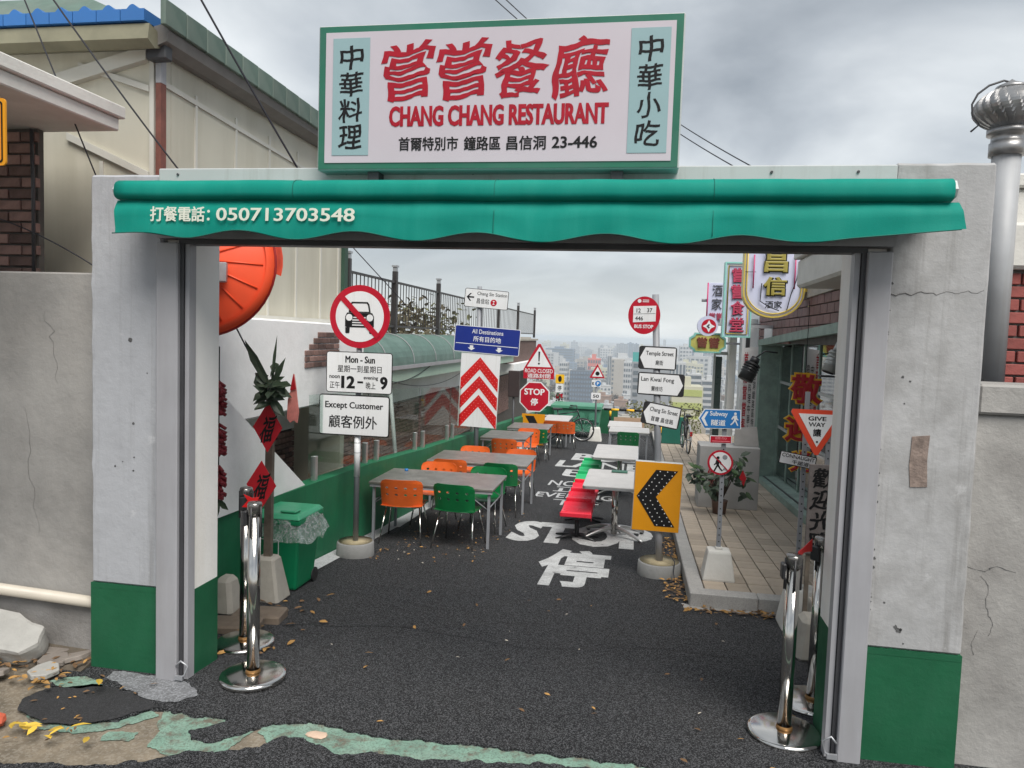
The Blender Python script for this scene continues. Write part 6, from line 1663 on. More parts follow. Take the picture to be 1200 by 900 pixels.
# shop signs that stick out from the wall
def neon(t, pts, m, r=0.012): obj('neon_tube', B().tube(pts, r, 6), m, t)
Y = 10.5
t = thing('shop_sign', 'shield shaped yellow framed neon sign with two yellow characters above the brick band', 'sign', (2.2, Y, 2.9), 0, 'neon shop signs over the pavement')
sh = [(1.36, 3.62), (1.36, 2.80)] + [(1.74 - 0.38*math.cos(a), 2.80 - 0.34*math.sin(a)) for a in [PI*k/14 for k in range(1, 14)]] + [(2.12, 2.80), (2.12, 3.62)]
obj('panel', B().prism(sh, Y, Y+0.16), LILAC, t)
rim_o = [(1.74 + (x-1.74)*1.05, 2.95 + (z-2.95)*1.04) for x, z in sh]
obj('rim', B().ring(rim_o, sh, Y-0.03, Y+0.17), NEON_Y, t)
neon(t, [(1.74 + (x-1.74)*0.93, Y-0.02, 2.95 + (z-2.95)*0.93) for x, z in sh], NEON_Y, 0.010)
for ch, a, c in (('昌', 3.04, 3.33), ('信', 2.73, 2.99)):
    q = lettering(t, ch, BLACK, 1.60, 1.92, a, c, Y-0.004, 0.06, 'character_backing')  # black copy of the character on the panel behind it
    lettering(q, ch, mat('olive_yellow_character', C(150, 138, 62), 0.45), 1.60, 1.90, a+0.01, c, Y-0.04, 0.03, 'character', thick=0.015)
lettering(t, '酒家', BLACK, 1.64, 1.86, 2.57, 2.67, Y-0.004, 0.01)
for x, a, c in ((1.47, 2.83, 3.28), (2.0, 2.83, 3.28)): neon(t, [(x, Y-0.03, a), (x, Y-0.03, c)], NEON_P, 0.009)
b = B()
b.tube([(1.58, Y-0.03, 3.42), (1.62, Y-0.04, 3.25), (1.60, Y-0.03, 3.1)], 0.006, 5).tube([(1.58, Y-0.03, 2.9), (1.57, Y-0.03, 2.66), (1.70, Y-0.04, 2.58), (1.82, Y-0.03, 2.54)], 0.007, 5).tube([(2.07, Y-0.03, 3.2), (2.02, Y-0.04, 2.95), (1.96, Y-0.03, 2.75), (1.92, Y-0.03, 2.55)], 0.006, 5).tube([(1.96, Y-0.03, 3.45), (1.88, Y-0.04, 3.30)], 0.006, 5).tube([(1.36, Y-0.03, 3.05), (1.5, Y-0.03, 3.05)], 0.004, 5)
obj('loose_wire', b, BLACK, t)
b = B().box(2.13, 2.24, Y, Y+0.05, 3.30, 3.34).box(2.13, 2.24, Y, Y+0.05, 2.80, 2.84).box(2.20, 2.24, Y, Y+0.05, 2.6, 3.5); obj('bracket', b, NEON_Y, t)
b = B()
for k in range(6): b.tube([(2.10, Y+0.02, 3.15+0.03*k), (2.18, Y-0.05, 3.28+R.uniform(-.08, .08)), (2.26, Y-0.02, 3.22+R.uniform(-.1, .15))], 0.005, 4)
obj('wire_tangle', b, BLACK, t)

Y = 13.0
t = thing('shop_sign', 'tall rectangular neon sign with four pink red characters left of the shield sign', 'sign', (2.2, Y, 2.9), 0, 'neon shop signs over the pavement')
obj('panel', B().box(1.38, 1.80, Y, Y+0.2, 2.20, 3.42).bevel(0.006), LILAC, t)
obj('edge_trim', B().ring([(1.36, 2.18), (1.82, 2.18), (1.82, 3.44), (1.36, 3.44)], [(1.385, 2.205), (1.795, 2.205), (1.795, 3.415), (1.385, 3.415)], Y-0.02, Y+0.21), NEON_A, t)
neon(t, [(1.42, Y-0.015, 2.24), (1.42, Y-0.015, 3.38), (1.76, Y-0.015, 3.38), (1.76, Y-0.015, 2.24), (1.42, Y-0.015, 2.24)], NEON_Y, 0.011)
for i, ch in enumerate('嘗嘗食堂'):
    z1 = 3.34 - 0.275*i
    q = lettering(t, ch, BLACK, 1.48, 1.71, z1-0.245, z1, Y-0.004, 0.05, 'character_backing')  # black backing on the panel, the sign's own colour
    lettering(q, ch, PINKRED, 1.47, 1.70, z1-0.24, z1, Y-0.035, 0.025, 'character', thick=0.012)
for z in (3.2, 2.35): obj('bracket', B().box(1.82, 2.22, Y+0.08, Y+0.12, z, z+0.05), STEEL_GREY, t)
Y = 15.0
t = thing('shop_sign', 'narrow pink edged neon sign with dark characters behind the tall one', 'sign', (2.2, Y, 2.9), 0, 'neon shop signs over the pavement')
obj('panel', B().box(1.27, 1.60, Y, Y+0.15, 2.46, 3.24).bevel(0.006), LILAC, t)
for x in (1.262, 1.608): neon(t, [(x, Y-0.01, 2.46), (x, Y-0.01, 3.24)], NEON_P, 0.014)
for ch, a, c, m_ in (('酒', 2.98, 3.2, STEEL_DARK), ('家', 2.72, 2.94, STEEL_DARK)): lettering(t, ch, m_, 1.35, 1.54, a, c, Y-0.02, 0.0, 'character', thick=0.012)
lettering(t, '嘗嘗', PINKRED, 1.31, 1.56, 2.52, 2.66, Y-0.02, 0.01, 'character', thick=0.012)
obj('bracket', B().box(1.61, 2.22, Y+0.05, Y+0.09, 2.85, 2.90).cyl((1.16, Y+0.07, 2.9), (1.27, Y+0.07, 2.9), 0.03, n=10), STEEL_GREY, t)
Y = 14.5
t = thing('shop_sign', 'round coin sign with a white diamond on a red disc', 'sign', (2.2, Y, 2.4), 0, 'neon shop signs over the pavement')
obj('drum', B().prism(circ(1.25, 2.39, 0.19, 36), Y, Y+0.14), LILAC, t)
p = obj('red_disc', B().prism(circ(1.27, 2.385, 0.135, 32), Y-0.006, Y-0.001), RED_SIGN, t)
D = []
for k in range(4):
    for j in range(8):
        f_ = j/8; a0, a1 = PI/2*k, PI/2*(k+1)
        x, z = (1-f_)*math.cos(a0)+f_*math.cos(a1), (1-f_)*math.sin(a0)+f_*math.sin(a1)
        kk = 0.115*(1-0.28*math.sin(PI*f_)); D.append((1.27+x*kk, 2.385+z*kk))
plate(p, D, Y-0.009, OFFWHITE, 'white_diamond', 0.002)
plate(p, [(1.225, 2.385), (1.27, 2.43), (1.29, 2.41), (1.265, 2.385), (1.315, 2.385), (1.27, 2.34), (1.25, 2.36), (1.275, 2.385)][:4] + [(1.29, 2.36), (1.27, 2.34)], Y-0.012, STEEL_DARK, 'emblem', 0.002)
obj('bracket', B().box(1.44, 2.22, Y+0.05, Y+0.09, 2.42, 2.46), STEEL_GREY, t)
Y = 15.0
t = thing('shop_sign', 'low yellow sign with clipped corners and two maroon characters', 'sign', (2.2, Y, 2.0), 0, 'neon shop signs over the pavement')
oc = lambda x0, x1, z0_, z1_, q: [(x0+q, z0_), (x1-q, z0_), (x1-q*0.8, z0_+q*0.45), (x1, z0_+q), (x1, z1_-q), (x1-q*0.8, z1_-q*0.45), (x1-q, z1_), (x0+q, z1_), (x0+q*0.8, z1_-q*0.45), (x0, z1_-q), (x0, z0_+q), (x0+q*0.8, z0_+q*0.45)]
obj('panel', B().prism(oc(0.98, 1.63, 1.90, 2.24, 0.10), Y, Y+0.12), CREAMY, t)
obj('edge_trim', B().ring(oc(0.955, 1.655, 1.875, 2.265, 0.10), oc(0.985, 1.625, 1.905, 2.235, 0.10), Y-0.02, Y+0.125), NEON_A, t)
for x in (1.10, 1.33): lettering(t, '嘗', mat('brown_red_character', C(132, 70, 54), 0.5), x, x+0.2, 1.97, 2.18, Y-0.02, 0.03, 'character', thick=0.012)
obj('bracket', B().box(1.655, 2.22, Y+0.03, Y+0.07, 2.05, 2.09), STEEL_GREY, t)

# pot plant, grey cabinet, green panel
z0 = zf(10.3)+PV
t = thing('pot_plant', 'pot plant with broad dark green leaves and red paper behind the no litter post', 'plant', (1.16, 10.3, z0))
obj('pot', B().lathe([(0, 0), (0.085, 0), (0.105, 0.16), (0.11, 0.18), (0.09, 0.17), (0.085, 0.15), (0, 0.15)], (1.16, 10.3, z0), 20), mat('brown_pot', (0.14, 0.08, 0.06), 0.6), t)
b = B(); rl = random.Random(5)
tips = []
for k in range(12):
    l = -0.36 + 0.68*k/11
    tip = Vector((1.16 + l, 10.25 + rl.uniform(-.2, .1), z0 + rl.uniform(0.36, 0.58) + (0.2 if 0 < l < 0.3 else 0))); tips.append(tip)
    b.tube([(1.16, 10.3, z0+0.13), ((1.16+tip.x)/2, (10.3+tip.y)/2, z0+0.5), tip], [0.012, 0.008, 0.004], 5)
obj('stem', b, BARK, t)
for tip in tips:
    for k in range(9):
        d = Vector((rl.uniform(-1, 1), rl.uniform(-1, .3), rl.uniform(-0.9, 0.5)))
        obj('leaf', B().leaf(tip + Vector((rl.uniform(-.06, .06), rl.uniform(-.05, .05), rl.uniform(-.14, .06))), d, (0, -0.6, 0.8), rl.uniform(0.11, 0.18), rl.uniform(0.05, 0.085)), LEAF_DARK if rl.random() < 0.75 else LEAF, t)
obj('red_paper', B().prism([(1.36, 0.33), (1.40, 0.43), (1.45, 0.33), (1.42, 0.22)], 10.0, 10.004), RED_PAPER, t)
t = thing('cabinet', 'low grey cabinet with red vertical characters behind the pot plant', 'cabinet', (1.3, 10.8, zf(10.8)+PV))
z0 = zf(10.8)+PV
obj('body', B().box(0.90, 1.72, 10.7, 11.2, z0, z0+0.88).bevel(0.008), PAPER_GREY, t)
obj('top_board', B().hexa([(1.38, 10.85, z0+0.885), (1.72, 10.85, z0+0.885), (1.72, 10.88, z0+0.885), (1.38, 10.88, z0+0.885), (1.40, 10.98, z0+1.12), (1.70, 10.98, z0+1.15), (1.70, 11.0, z0+1.15), (1.40, 11.0, z0+1.12)]), mat('dull_grey_board', (0.26, 0.25, 0.24), 0.8, var=0.15), t)
column_text(t, '昌信福', RED_TEXT, 1.02, 1.12, z0+0.25, z0+0.75, 10.695, 0.02)
tag(obj('green_panel', B().box(0.68, 1.25, 20.2, 20.3, zf(20)+PV, zf(20)+PV+0.72).bevel(0.01), mat('dark_teal_panel', C(18, 92, 78), 0.5)), 'dark teal board standing behind the parked bicycle', 'board')

# bicycles
def make_bike(label, loc, rz, group):
    t = thing('bicycle', label, 'bicycle', loc, rz, group)
    for x in (-0.5, 0.5):
        w = obj('wheel', B().tube([(x + 0.315*math.cos(2*PI*k/28), 0, 0.335 + 0.315*math.sin(2*PI*k/28)) for k in range(29)], 0.019, 6), TYRE, t, local=True)
        obj('rim', B().tube([(x + 0.288*math.cos(2*PI*k/28), 0, 0.335 + 0.288*math.sin(2*PI*k/28)) for k in range(29)], 0.009, 5), BRUSHED, w, local=True)
        b = B()
        for k in range(14): b.tube([(x, 0.02*(-1)**k, 0.335), (x + 0.285*math.cos(2*PI*k/14), 0, 0.335 + 0.285*math.sin(2*PI*k/14))], 0.0025, 3)
        b.cyl((x, -0.04, 0.335), (x, 0.04, 0.335), 0.02, n=10); obj('spokes', b, BRUSHED, w, local=True)
    b = B()
    for p, q, r in (((-0.5, .05, .335), (-0.12, .03, .30), .011), ((-0.5, -.05, .335), (-0.12, -.03, .30), .011), ((-0.5, .05, .335), (-0.2, .02, .75), .009), ((-0.5, -.05, .335), (-0.2, -.02, .75), .009), ((-0.12, 0, .29), (-0.22, 0, .86), .016), ((-0.12, 0, .29), (0.36, 0, .74), .018), ((-0.2, 0, .74), (0.34, 0, .84), .015), ((0.33, 0, .90), (0.40, 0, .70), .018), ((0.40, .045, .70), (0.5, .05, .335), .011), ((0.40, -.045, .70), (0.5, -.05, .335), .011)):
        b.tube([p, q], r, 8)
    obj('frame', b, mat('black_bike_paint', (0.02, 0.02, 0.025), 0.3), t, local=True)
    obj('saddle', B().prism([(-0.36, -0.07), (-0.36, 0.07), (-0.22, 0.05), (-0.08, 0.018), (-0.08, -0.018), (-0.22, -0.05)], 0.86, 0.92, 'z').bevel(0.012), BLACK_PLASTIC, t, local=True)
    h = obj('handlebar', B().tube([(0.33, 0, 0.90), (0.31, 0, 0.98)], 0.013, 6).tube([(0.18, -0.29, 0.98), (0.27, -0.22, 1.0), (0.32, -0.06, 1.0), (0.32, 0.06, 1.0), (0.27, 0.22, 1.0), (0.18, 0.29, 0.98)], 0.011, 6), BLACK_PLASTIC, t, local=True)
    for s_ in (-1, 1): obj('grip', B().tube([(0.12, s_*0.31, 0.975), (0.2, s_*0.285, 0.982)], 0.018, 8), BLACK_PLASTIC, h, local=True)
    obj('crank', B().cyl((-0.12, 0.045, 0.295), (-0.12, 0.05, 0.295), 0.09, n=20).tube([(-0.12, 0.06, 0.295), (-0.05, 0.06, 0.16)], 0.01, 6).tube([(-0.12, -0.06, 0.295), (-0.19, -0.06, 0.43)], 0.01, 6), BRUSHED, t, local=True)
    for x, s_ in ((-0.05, 0.1), (-0.19, -0.1)): obj('pedal', B().box(x-0.04, x+0.04, s_-0.04, s_+0.04, 0.15 if s_ > 0 else 0.42, 0.17 if s_ > 0 else 0.44), BLACK_PLASTIC, t, local=True)
    obj('rear_mudguard', B().tube([(-0.5 + 0.35*math.cos(a), 0, 0.335 + 0.35*math.sin(a)) for a in [math.radians(60+10*k) for k in range(13)]], 0.026, 5), mat('white_mudguard', (0.5, 0.5, 0.5), 0.4), t, local=True)
    obj('rear_reflector', B().cyl((-0.86, 0, 0.50), (-0.87, 0, 0.50), 0.03, n=12).box(-0.875, -0.86, -0.03, 0.03, 0.53, 0.58), RED_BRIGHT, t, local=True)
    obj('kickstand', B().tube([(-0.48, 0.05, 0.33), (-0.56, 0.17, 0.0)], 0.009, 6).tube([(-0.48, -0.05, 0.33), (-0.56, -0.17, 0.0)], 0.009, 6).tube([(-0.56, -0.17, 0.012), (-0.56, 0.17, 0.012)], 0.008, 6), BRUSHED, t, local=True)
    return t
bk = make_bike('black bicycle parked on the pavement, seen from behind', (1.20, 18.5, zf(18.5)+PV+0.004), PI/2+0.08, 'bicycles in the alley')
for ch in bk.children: pass
dup(bk, (-1.98, 20.75, zf(20.75)+0.004), 0.05, 'bicycle half hidden behind the furthest table, its wheel against the dumpster')

# striped barrier and things at the end
t = thing('striped_barrier', 'yellow and black striped pipe barrier closing the end of the alley', 'barrier', (-0.2, 22.9, zf(22.9)))
z0 = zf(22.9)
x = -1.0; k = 0
while x < 1.1:
    obj('bar_segment', B().cyl((x, 22.9, -0.08), (x+0.23, 22.9, -0.08), 0.035, n=12), YELLOW if k % 2 else BLACK, t); x += 0.231; k += 1
for x in (-0.80, 0.75):
    z = z0; k = 0
    while z < -0.13:
        obj('post_segment', B().cyl((x, 22.9, z), (x, 22.9, min(z+0.21, -0.12)), 0.035, n=12), YELLOW if k % 2 else BLACK, t); z += 0.211; k += 1
tag(obj('tan_panel', B().box(-0.70, 0.25, 23.4, 23.43, -0.75, -0.36), TAN), 'tan board behind the striped barrier above the white tables', 'board')
tag(obj('end_wall', B().box(-3.2, 2.3, 25.5, 25.7, -1.5, -0.55).bevel(0.01), CEMENT), 'low cement wall closing the far end of the road', 'wall')
b = B()
for i in range(500): b.leaf((R.uniform(-0.3, 2.1), 24.6 + R.uniform(-.35, .5), R.uniform(-0.85, 0.05) ), (R.uniform(-1, 1), R.uniform(-1, 1), R.uniform(-.3, 1)), (0, -1, .4), R.uniform(.08, .16), .05)
hd = obj('hedge', b, LEAF_DRY); hd['kind'] = 'stuff'; hd['label'] = 'scrubby shrubs at the far end of the pavement'

# ================================================================== TREES
def tree(label, loc, h, rx, rz_, n, m, ls=0.14, group=None, seed=1):
    rl = random.Random(seed)
    t = thing('leafy_tree', label, 'tree', loc, 0, group)
    x, y, z = loc
    obj('trunk', B().tube([(x, y, z), (x+0.05*h*0.3, y, z+h*0.3), (x, y, z+h*0.62)], [0.035*h*0.5, 0.026*h*0.5, 0.014*h*0.5], 8), BARK, t)
    b = B(); tips = []
    for k in range(14):
        a = rl.uniform(0, 2*PI); e_ = rl.uniform(0.1, 1.2)
        tip = Vector((x + rx*0.85*math.cos(a)*math.cos(e_*0.8), y + rx*0.85*math.sin(a)*math.cos(e_*0.8), z + h*0.55 + rz_*math.sin(e_)*0.9)); tips.append(tip)
        mid = Vector((x, y, z+h*0.5)).lerp(tip, 0.5) + Vector((rl.uniform(-.1, .1), rl.uniform(-.1, .1), 0.1))*h*0.2
        b.tube([(x, y, z+h*rl.uniform(.35, .6)), mid, tip], [0.010*h*0.5, 0.006*h*0.5, 0.003*h*0.5], 5)
    obj('limbs', b, BARK, t)
    b = B()
    for i in range(n):
        tp = rl.choice(tips); q = tp + Vector((rl.gauss(0, .28)*rx, rl.gauss(0, .28)*rx, rl.gauss(0, .22)*rz_))
        b.leaf(q, (rl.uniform(-1, 1), rl.uniform(-1, 1), rl.uniform(-1, .6)), (rl.uniform(-.5, .5), rl.uniform(-.5, .5), 1), ls*rl.uniform(.6, 1.2), ls*0.5)
    obj('crown', b, m, t)
    return t
tree('sparse olive leaved tree behind the iron terrace fence, nearer one', (-6.2, 16.5, -0.6), 4.1, 1.6, 1.0, 750, mat('brown_olive_leaf', (0.10, 0.085, 0.05), 0.8, var=0.4, scale=5), 0.2, 'trees behind the terrace fence', 3)
tree('sparse green tree behind the middle of the iron terrace fence, further one', (-6.4, 20.5, -0.8), 4.4, 1.7, 1.0, 800, LEAF_DRY, 0.2, 'trees behind the terrace fence', 8)

# ================================================================== THE CITY BELOW
CITY = [mat('city_' + n_, c_, 0.8, var=0.06, scale=0.06) for n_, c_ in (('white', (0.44, 0.45, 0.455)), ('grey', (0.25, 0.265, 0.285)), ('beige', (0.36, 0.335, 0.30)), ('blue', (0.15, 0.20, 0.27)), ('red', (0.55, 0.16, 0.13)), ('teal', (0.05, 0.30, 0.28)), ('cream', (0.46, 0.45, 0.35)), ('slate', (0.12, 0.14, 0.165)), ('brown', (0.30, 0.2, 0.15)))]
CW, CG, CB, CBL, CR, CT, CC, CS, CBR = CITY
CWIN = mat('city_window', (0.10, 0.12, 0.14), 0.3, var=0.2, scale=0.2)
def building(label, x0, x1, y, ztop, m, style, dep=18, floors=10, bays=6, wm=CWIN, name='city_building', roofbox=True):
    zb = ground_h((x0+x1)/2, y) - 1
    t = thing(name, label, 'building', ((x0+x1)/2, y, zb))
    obj('wall', B().box(x0, x1, y, y+dep, zb, ztop), m, t)
    w = x1-x0; hgt = min(ztop - zb, 40.0); fh = hgt/floors
    b = B()
    for f in range(floors):
        za = ztop - fh*(f+0.75); zc = za + fh*0.5
        if style == 'band': b.box(x0+w*0.03, x1-w*0.03, y-0.15, y-0.02, za, zc)
        elif style == 'grid':
            for k in range(bays): b.box(x0+w*(k+0.18)/bays, x0+w*(k+0.82)/bays, y-0.15, y-0.02, za, zc)
        elif style == 'slit':
            b.box(x0+w*0.05, x0+w*0.18, y-0.15, y-0.02, za, zc); 
        elif style == 'vert' and f == 0:
            for k in range(bays): b.box(x0+w*(k+0.2)/bays, x0+w*(k+0.8)/bays, y-0.15, y-0.02, ztop-hgt*0.97, ztop-hgt*0.04)
    for f in range(floors):
        za = ztop - fh*(f+0.75); b.box(x1+0.02, x1+0.15, y+dep*0.1, y+dep*0.9, za, za+fh*0.45)
    obj('window', b, wm, t, kind='stuff')
    if roofbox: obj('roof_box', B().box(x0+w*0.3, x0+w*0.62, y+dep*0.2, y+dep*0.6, ztop, ztop+fh*0.7), m, t)
    return t
building('grey slab tower with slit windows behind the street name plates', -2.4, 10.5, 260, -5.6, CG, 'slit', 14, 16, roofbox=False)
tag(obj('rooftop_billboard', B().box(-2.2, 0.9, 262, 263, -5.6, -2.3), CT), 'teal rooftop billboard on the grey slab tower', 'billboard')
building('dark glass office block left of the far parking signpost', -38.3, -26.1, 420, -16.6, CS, 'grid', 20, 12, 8, wm=CBL)
building('pale annex left of the dark glass office block', -43.5, -38.6, 425, -23, CW, 'grid', 15, 8, 3)
building('broad beige block with blank side right of the far triangle sign', -21.5, -11.6, 600, -14.3, CB, 'slit', 20, 9, roofbox=False)
building('slim white tower beside the beige blank block', -24.6, -21.8, 600, -10.5, CW, 'vert', 10, 8, 2)
building('white building with black window squares left of the grey slab tower', -9.9, -3.9, 500, -13.0, CW, 'grid', 14, 9, 4)
building('red painted building in the middle of the city view', -47.4, -35.8, 700, -17.1, CR, 'grid', 14, 5, 5)
building('white complex behind the red stop sign, near part', -55, -49.5, 520, -15.5, CW, 'grid', 16, 9, 4)
building('white banded office building left of the porch post', 21.0, 27.0, 330, -12.0, CW, 'band', 14, 13)
building('white banded office building right beside the porch post', 27.3, 34.5, 332, -14.5, CW, 'band', 14, 12)
building('white apartment building above the Temple Street plate right end', 15.5, 27.5, 450, -10.5, CW, 'vert', 14, 9, 6)
building('cream building with yellow green lower floors right of the street plates', 8.0, 15.2, 180, -8.6, CC, 'band', 10, 10, wm=mat('city_yellowgreen', (0.34, 0.38, 0.12), 0.7))
building('large hazy tower block on the skyline, left of the twin blue towers', -49, -24, 1600, -8, CG, 'grid', 30, 14, 5)
building('hazy blue tower on the skyline above the grey slab tower', -27, -13, 1650, -6, CBL, 'vert', 30, 14, 4)
building('hazy blue tower on the skyline beside its twin', -12.4, -2, 1660, -7.5, CBL, 'vert', 30, 14, 3)
building('slim hazy tower on the skyline, left one of a pair', -94, -84, 1800, -15, CG, 'grid', 20, 12, 2)
building('slim hazy tower on the skyline, right one of a pair', -82, -72, 1800, -15, CG, 'grid', 20, 12, 2)
building('blocky building on the hilltop above the road closed sign', -201, -181, 2200, -11, CG, 'grid', 20, 5, 3)
building('long hazy slab under the hilltop left of the centre', -138, -96, 1100, -15, CBL, 'band', 30, 8)
building('thin white tower on the skyline right of the bus stop sign', 70, 78, 2300, 4.5, CW, 'vert', 12, 12, 2)
building('hazy white block left behind the low yellow shop sign', 47, 61, 900, -4, CW, 'grid', 18, 9, 4)
building('hazy blue block under the low yellow shop sign', 62, 80, 950, -9, CBL, 'band', 18, 9)
building('hazy grey block beside the porch post top', 84, 103, 1000, -6.5, CG, 'grid', 18, 9, 5)
# low houses and mid-rise blocks, each its own object
def low_house(k):
    rl = random.Random(k); b = B(); w, d, h_ = rl.uniform(7, 11), rl.uniform(7, 10), rl.uniform(6, 11)
    b.box(-w/2, w/2, -d/2, d/2, -3, h_); b.box(-w*0.2, w*0.15, -d*0.2, d*0.2, h_, h_+2.2); b.box(-w/2-0.2, w/2+0.2, -d/2-0.2, d/2+0.2, h_+0.001, h_+0.5)
    n1 = len(b.bm.faces)
    for f in range(int(h_//3)):
        for c in range(3): b.box(-w/2+w*(c+0.25)/3, -w/2+w*(c+0.75)/3, -d/2-0.12, -d/2-0.02, f*3+0.9, f*3+2.3)
    for i, f in enumerate(b.bm.faces): f.material_index = 0 if i < n1 else 1
    return b
protos = []
for k in range(8):
    o = obj('low_house', low_house(k), [CW, CW, CB, CG, CC, CW, CBR, CG][k]); o.data.materials.append(CWIN); protos.append(o)
rl = random.Random(21)
used_p = set()
for i in range(290):
    k = rl.randrange(8); p = protos[k]
    if k in used_p: o = p.copy(); COL.objects.link(o)
    else: o = p; used_p.add(k)
    y = 290 + 560*rl.random()**1.2; x = rl.uniform(-0.30, 0.16)*y
    o.location = (x, y, ground_h(x, y)); o.rotation_euler = (0, 0, rl.uniform(-.5, .5)); s_ = rl.uniform(0.6, 1.0); o.scale = (s_, s_, rl.uniform(.7, 1.3))
    tag(o, 'small %s low-rise house in the hazy city below the end of the alley' % ['white', 'narrow white', 'beige', 'grey', 'cream', 'broad white', 'brown', 'dull grey'][k], 'house', 'low houses in the city below')
def mid_block(k):
    rl = random.Random(k+50); b = B(); w, d, h_ = rl.uniform(14, 28), 14, rl.uniform(12, 26)
    b.box(-w/2, w/2, -d/2, d/2, -3, h_); b.box(-w*0.2, w*0.15, -d*0.2, d*0.2, h_, h_+3)
    n1 = len(b.bm.faces); fl = int(h_//3.3)
    for f in range(fl):
        for c in range(5): b.box(-w/2+w*(c+0.2)/5, -w/2+w*(c+0.8)/5, -d/2-0.15, -d/2-0.02, f*3.3+1, f*3.3+2.6)
    for i, f in enumerate(b.bm.faces): f.material_index = 0 if i < n1 else 1
    return b
protos = []
for k in range(6):
    o = obj('apartment_block', mid_block(k), [CW, CG, CB, CW, CBL, CC][k]); o.data.materials.append(CWIN); protos.append(o)
used_p = set()
for i in range(150):
    k = rl.randrange(6); p = protos[k]
    if k in used_p: o = p.copy(); COL.objects.link(o)
    else: o = p; used_p.add(k)
    y = 620 + 1700*rl.random(); x = rl.uniform(-0.26, 0.16)*y
    o.location = (x, y, ground_h(x, y)); o.rotation_euler = (0, 0, rl.uniform(-.4, .4)); o.scale = (1, 1, rl.uniform(.7, 1.35))
    tag(o, '%s mid-rise block far off in the hazy city' % ['white', 'grey', 'beige', 'broad white', 'blue grey', 'cream'][k], 'building', 'mid-rise blocks in the city below')
# a few trees among the houses
def city_crown(k):
    rl = random.Random(k+90); b = B()
    for i in range(260):
        d = Vector((rl.gauss(0, 1), rl.gauss(0, 1), rl.gauss(0, 1))).normalized()*rl.uniform(.55, 1.0)
        b.leaf((d.x*4.5, d.y*4.5, 5.5+d.z*3.2), (rl.uniform(-1, 1), rl.uniform(-1, 1), rl.uniform(-1, 1)), (0, 0, 1), 1.6, 1.0)
    b.cyl((0, 0, -2), (0, 0, 5), 0.4, 0.25, 6)
    return b
protos = [obj('city_tree', city_crown(0), LEAF), obj('city_tree', city_crown(1), LEAF_DRY), obj('city_tree', city_crown(2), mat('brown_leaf', (0.16, 0.115, 0.07), 0.8, var=0.4, scale=1))]
used_p = set()
for i in range(70):
    k = rl.randrange(3); p = protos[k]
    if k in used_p: o = p.copy(); COL.objects.link(o)
    else: o = p; used_p.add(k)
    y = 260 + 380*rl.random(); x = rl.uniform(-0.26, 0.14)*y
    if i < 5: k = 2; y = 330; x = -32 + i*2.2
    o.location = (x, y, ground_h(x, y)); o.rotation_euler = (0, 0, rl.uniform(0, 6)); s_ = rl.uniform(.8, 1.5); o.scale = (s_, s_, s_)
    tag(o, 'rounded %s tree among the houses of the hazy city' % ['green', 'olive', 'brown'][k], 'tree', 'trees in the city below')

# ================================================================== STONES, LEAVES, LITTER
obj('soil_bank', B().hexa([(-8, 3.75, -0.05), (-3.2, 3.80, -0.05), (-3.2, 4.0, -0.05), (-8, 4.0, -0.05), (-8, 3.78, 0.02), (-3.2, 3.82, 0.006), (-3.2, 3.999, 0.05), (-8, 3.999, 0.24)]), SOIL, kind='structure')
def slab(pts, loc, th, rx, ry, label, m, seed):
    XF[0] = Matrix.Translation(loc) @ Matrix.Rotation(rx, 4, 'X') @ Matrix.Rotation(ry, 4, 'Y')
    b = B().prism(pts, -th, 0, 'z').bevel(0.025, 2)
    bmesh.ops.subdivide_edges(b.bm, edges=list(b.bm.edges), cuts=2, use_grid_fill=True)
    for v in b.bm.verts: v.co += Vector((noise.noise(v.co*9), noise.noise(v.co*9 + Vector((5, 0, seed))), noise.noise(v.co*7 + Vector((0, 9, seed)))))*0.014
    tag(obj('stone_slab', b, m, smooth=False), label, 'stone'); untilt()
slab([(-0.34, -0.10), (0.0, -0.13), (0.24, -0.12), (0.31, -0.03), (0.27, 0.08), (0.05, 0.14), (-0.34, 0.14)], (-3.80, 3.83, 0.20), 0.15, 0.55, 0.12, 'large pale cracked stone slab lying by the left wall', STONE, 3)
slab([(-0.2, -0.09), (0.12, -0.10), (0.19, 0.0), (0.10, 0.09), (-0.2, 0.10)], (-4.05, 3.70, 0.10), 0.09, 0.4, 0.1, 'smaller pale stone at the left edge in front of the slab', STONE, 8)
fs = None
for i, (x, y, a, l) in enumerate(((-3.42, 3.86, 0.4, 'flat brown flagstone piece touching the pale slab'), (-3.32, 3.95, 1.2, 'brown flagstone chip nearest the green pillar foot'), (-3.52, 3.97, 0.1, 'brown flagstone leaning on the wall foot'), (-3.36, 3.72, 2.0, 'small light flagstone beside the asphalt edge'), (-3.62, 3.62, 0.8, 'flagstone chip in front of the pale slab'))):
    rr = random.Random(i+3); n = 7
    P = [(0.11*rr.uniform(.7, 1.1)*math.cos(2*PI*k/n), 0.085*rr.uniform(.7, 1.15)*math.sin(2*PI*k/n)) for k in range(n)]
    XF[0] = Matrix.Translation((x, y, 0.035)) @ Matrix.Rotation(a, 4, 'Z') @ Matrix.Rotation(rr.uniform(-.3, .3), 4, 'X')
    tag(obj('flagstone', B().prism(P, -0.015, 0.015, 'z').bevel(0.004), STONE_B if i != 3 else STONE), l, 'stone', 'flagstone pieces by the left wall'); untilt()
tag(obj('terracotta_lump', B().blob((-3.20, 3.20, 0.03), 0.075, 2, 0.35, 2, (1, .8, .55)), STONE_RED), 'orange red lump of stone at the left edge of the street', 'stone')
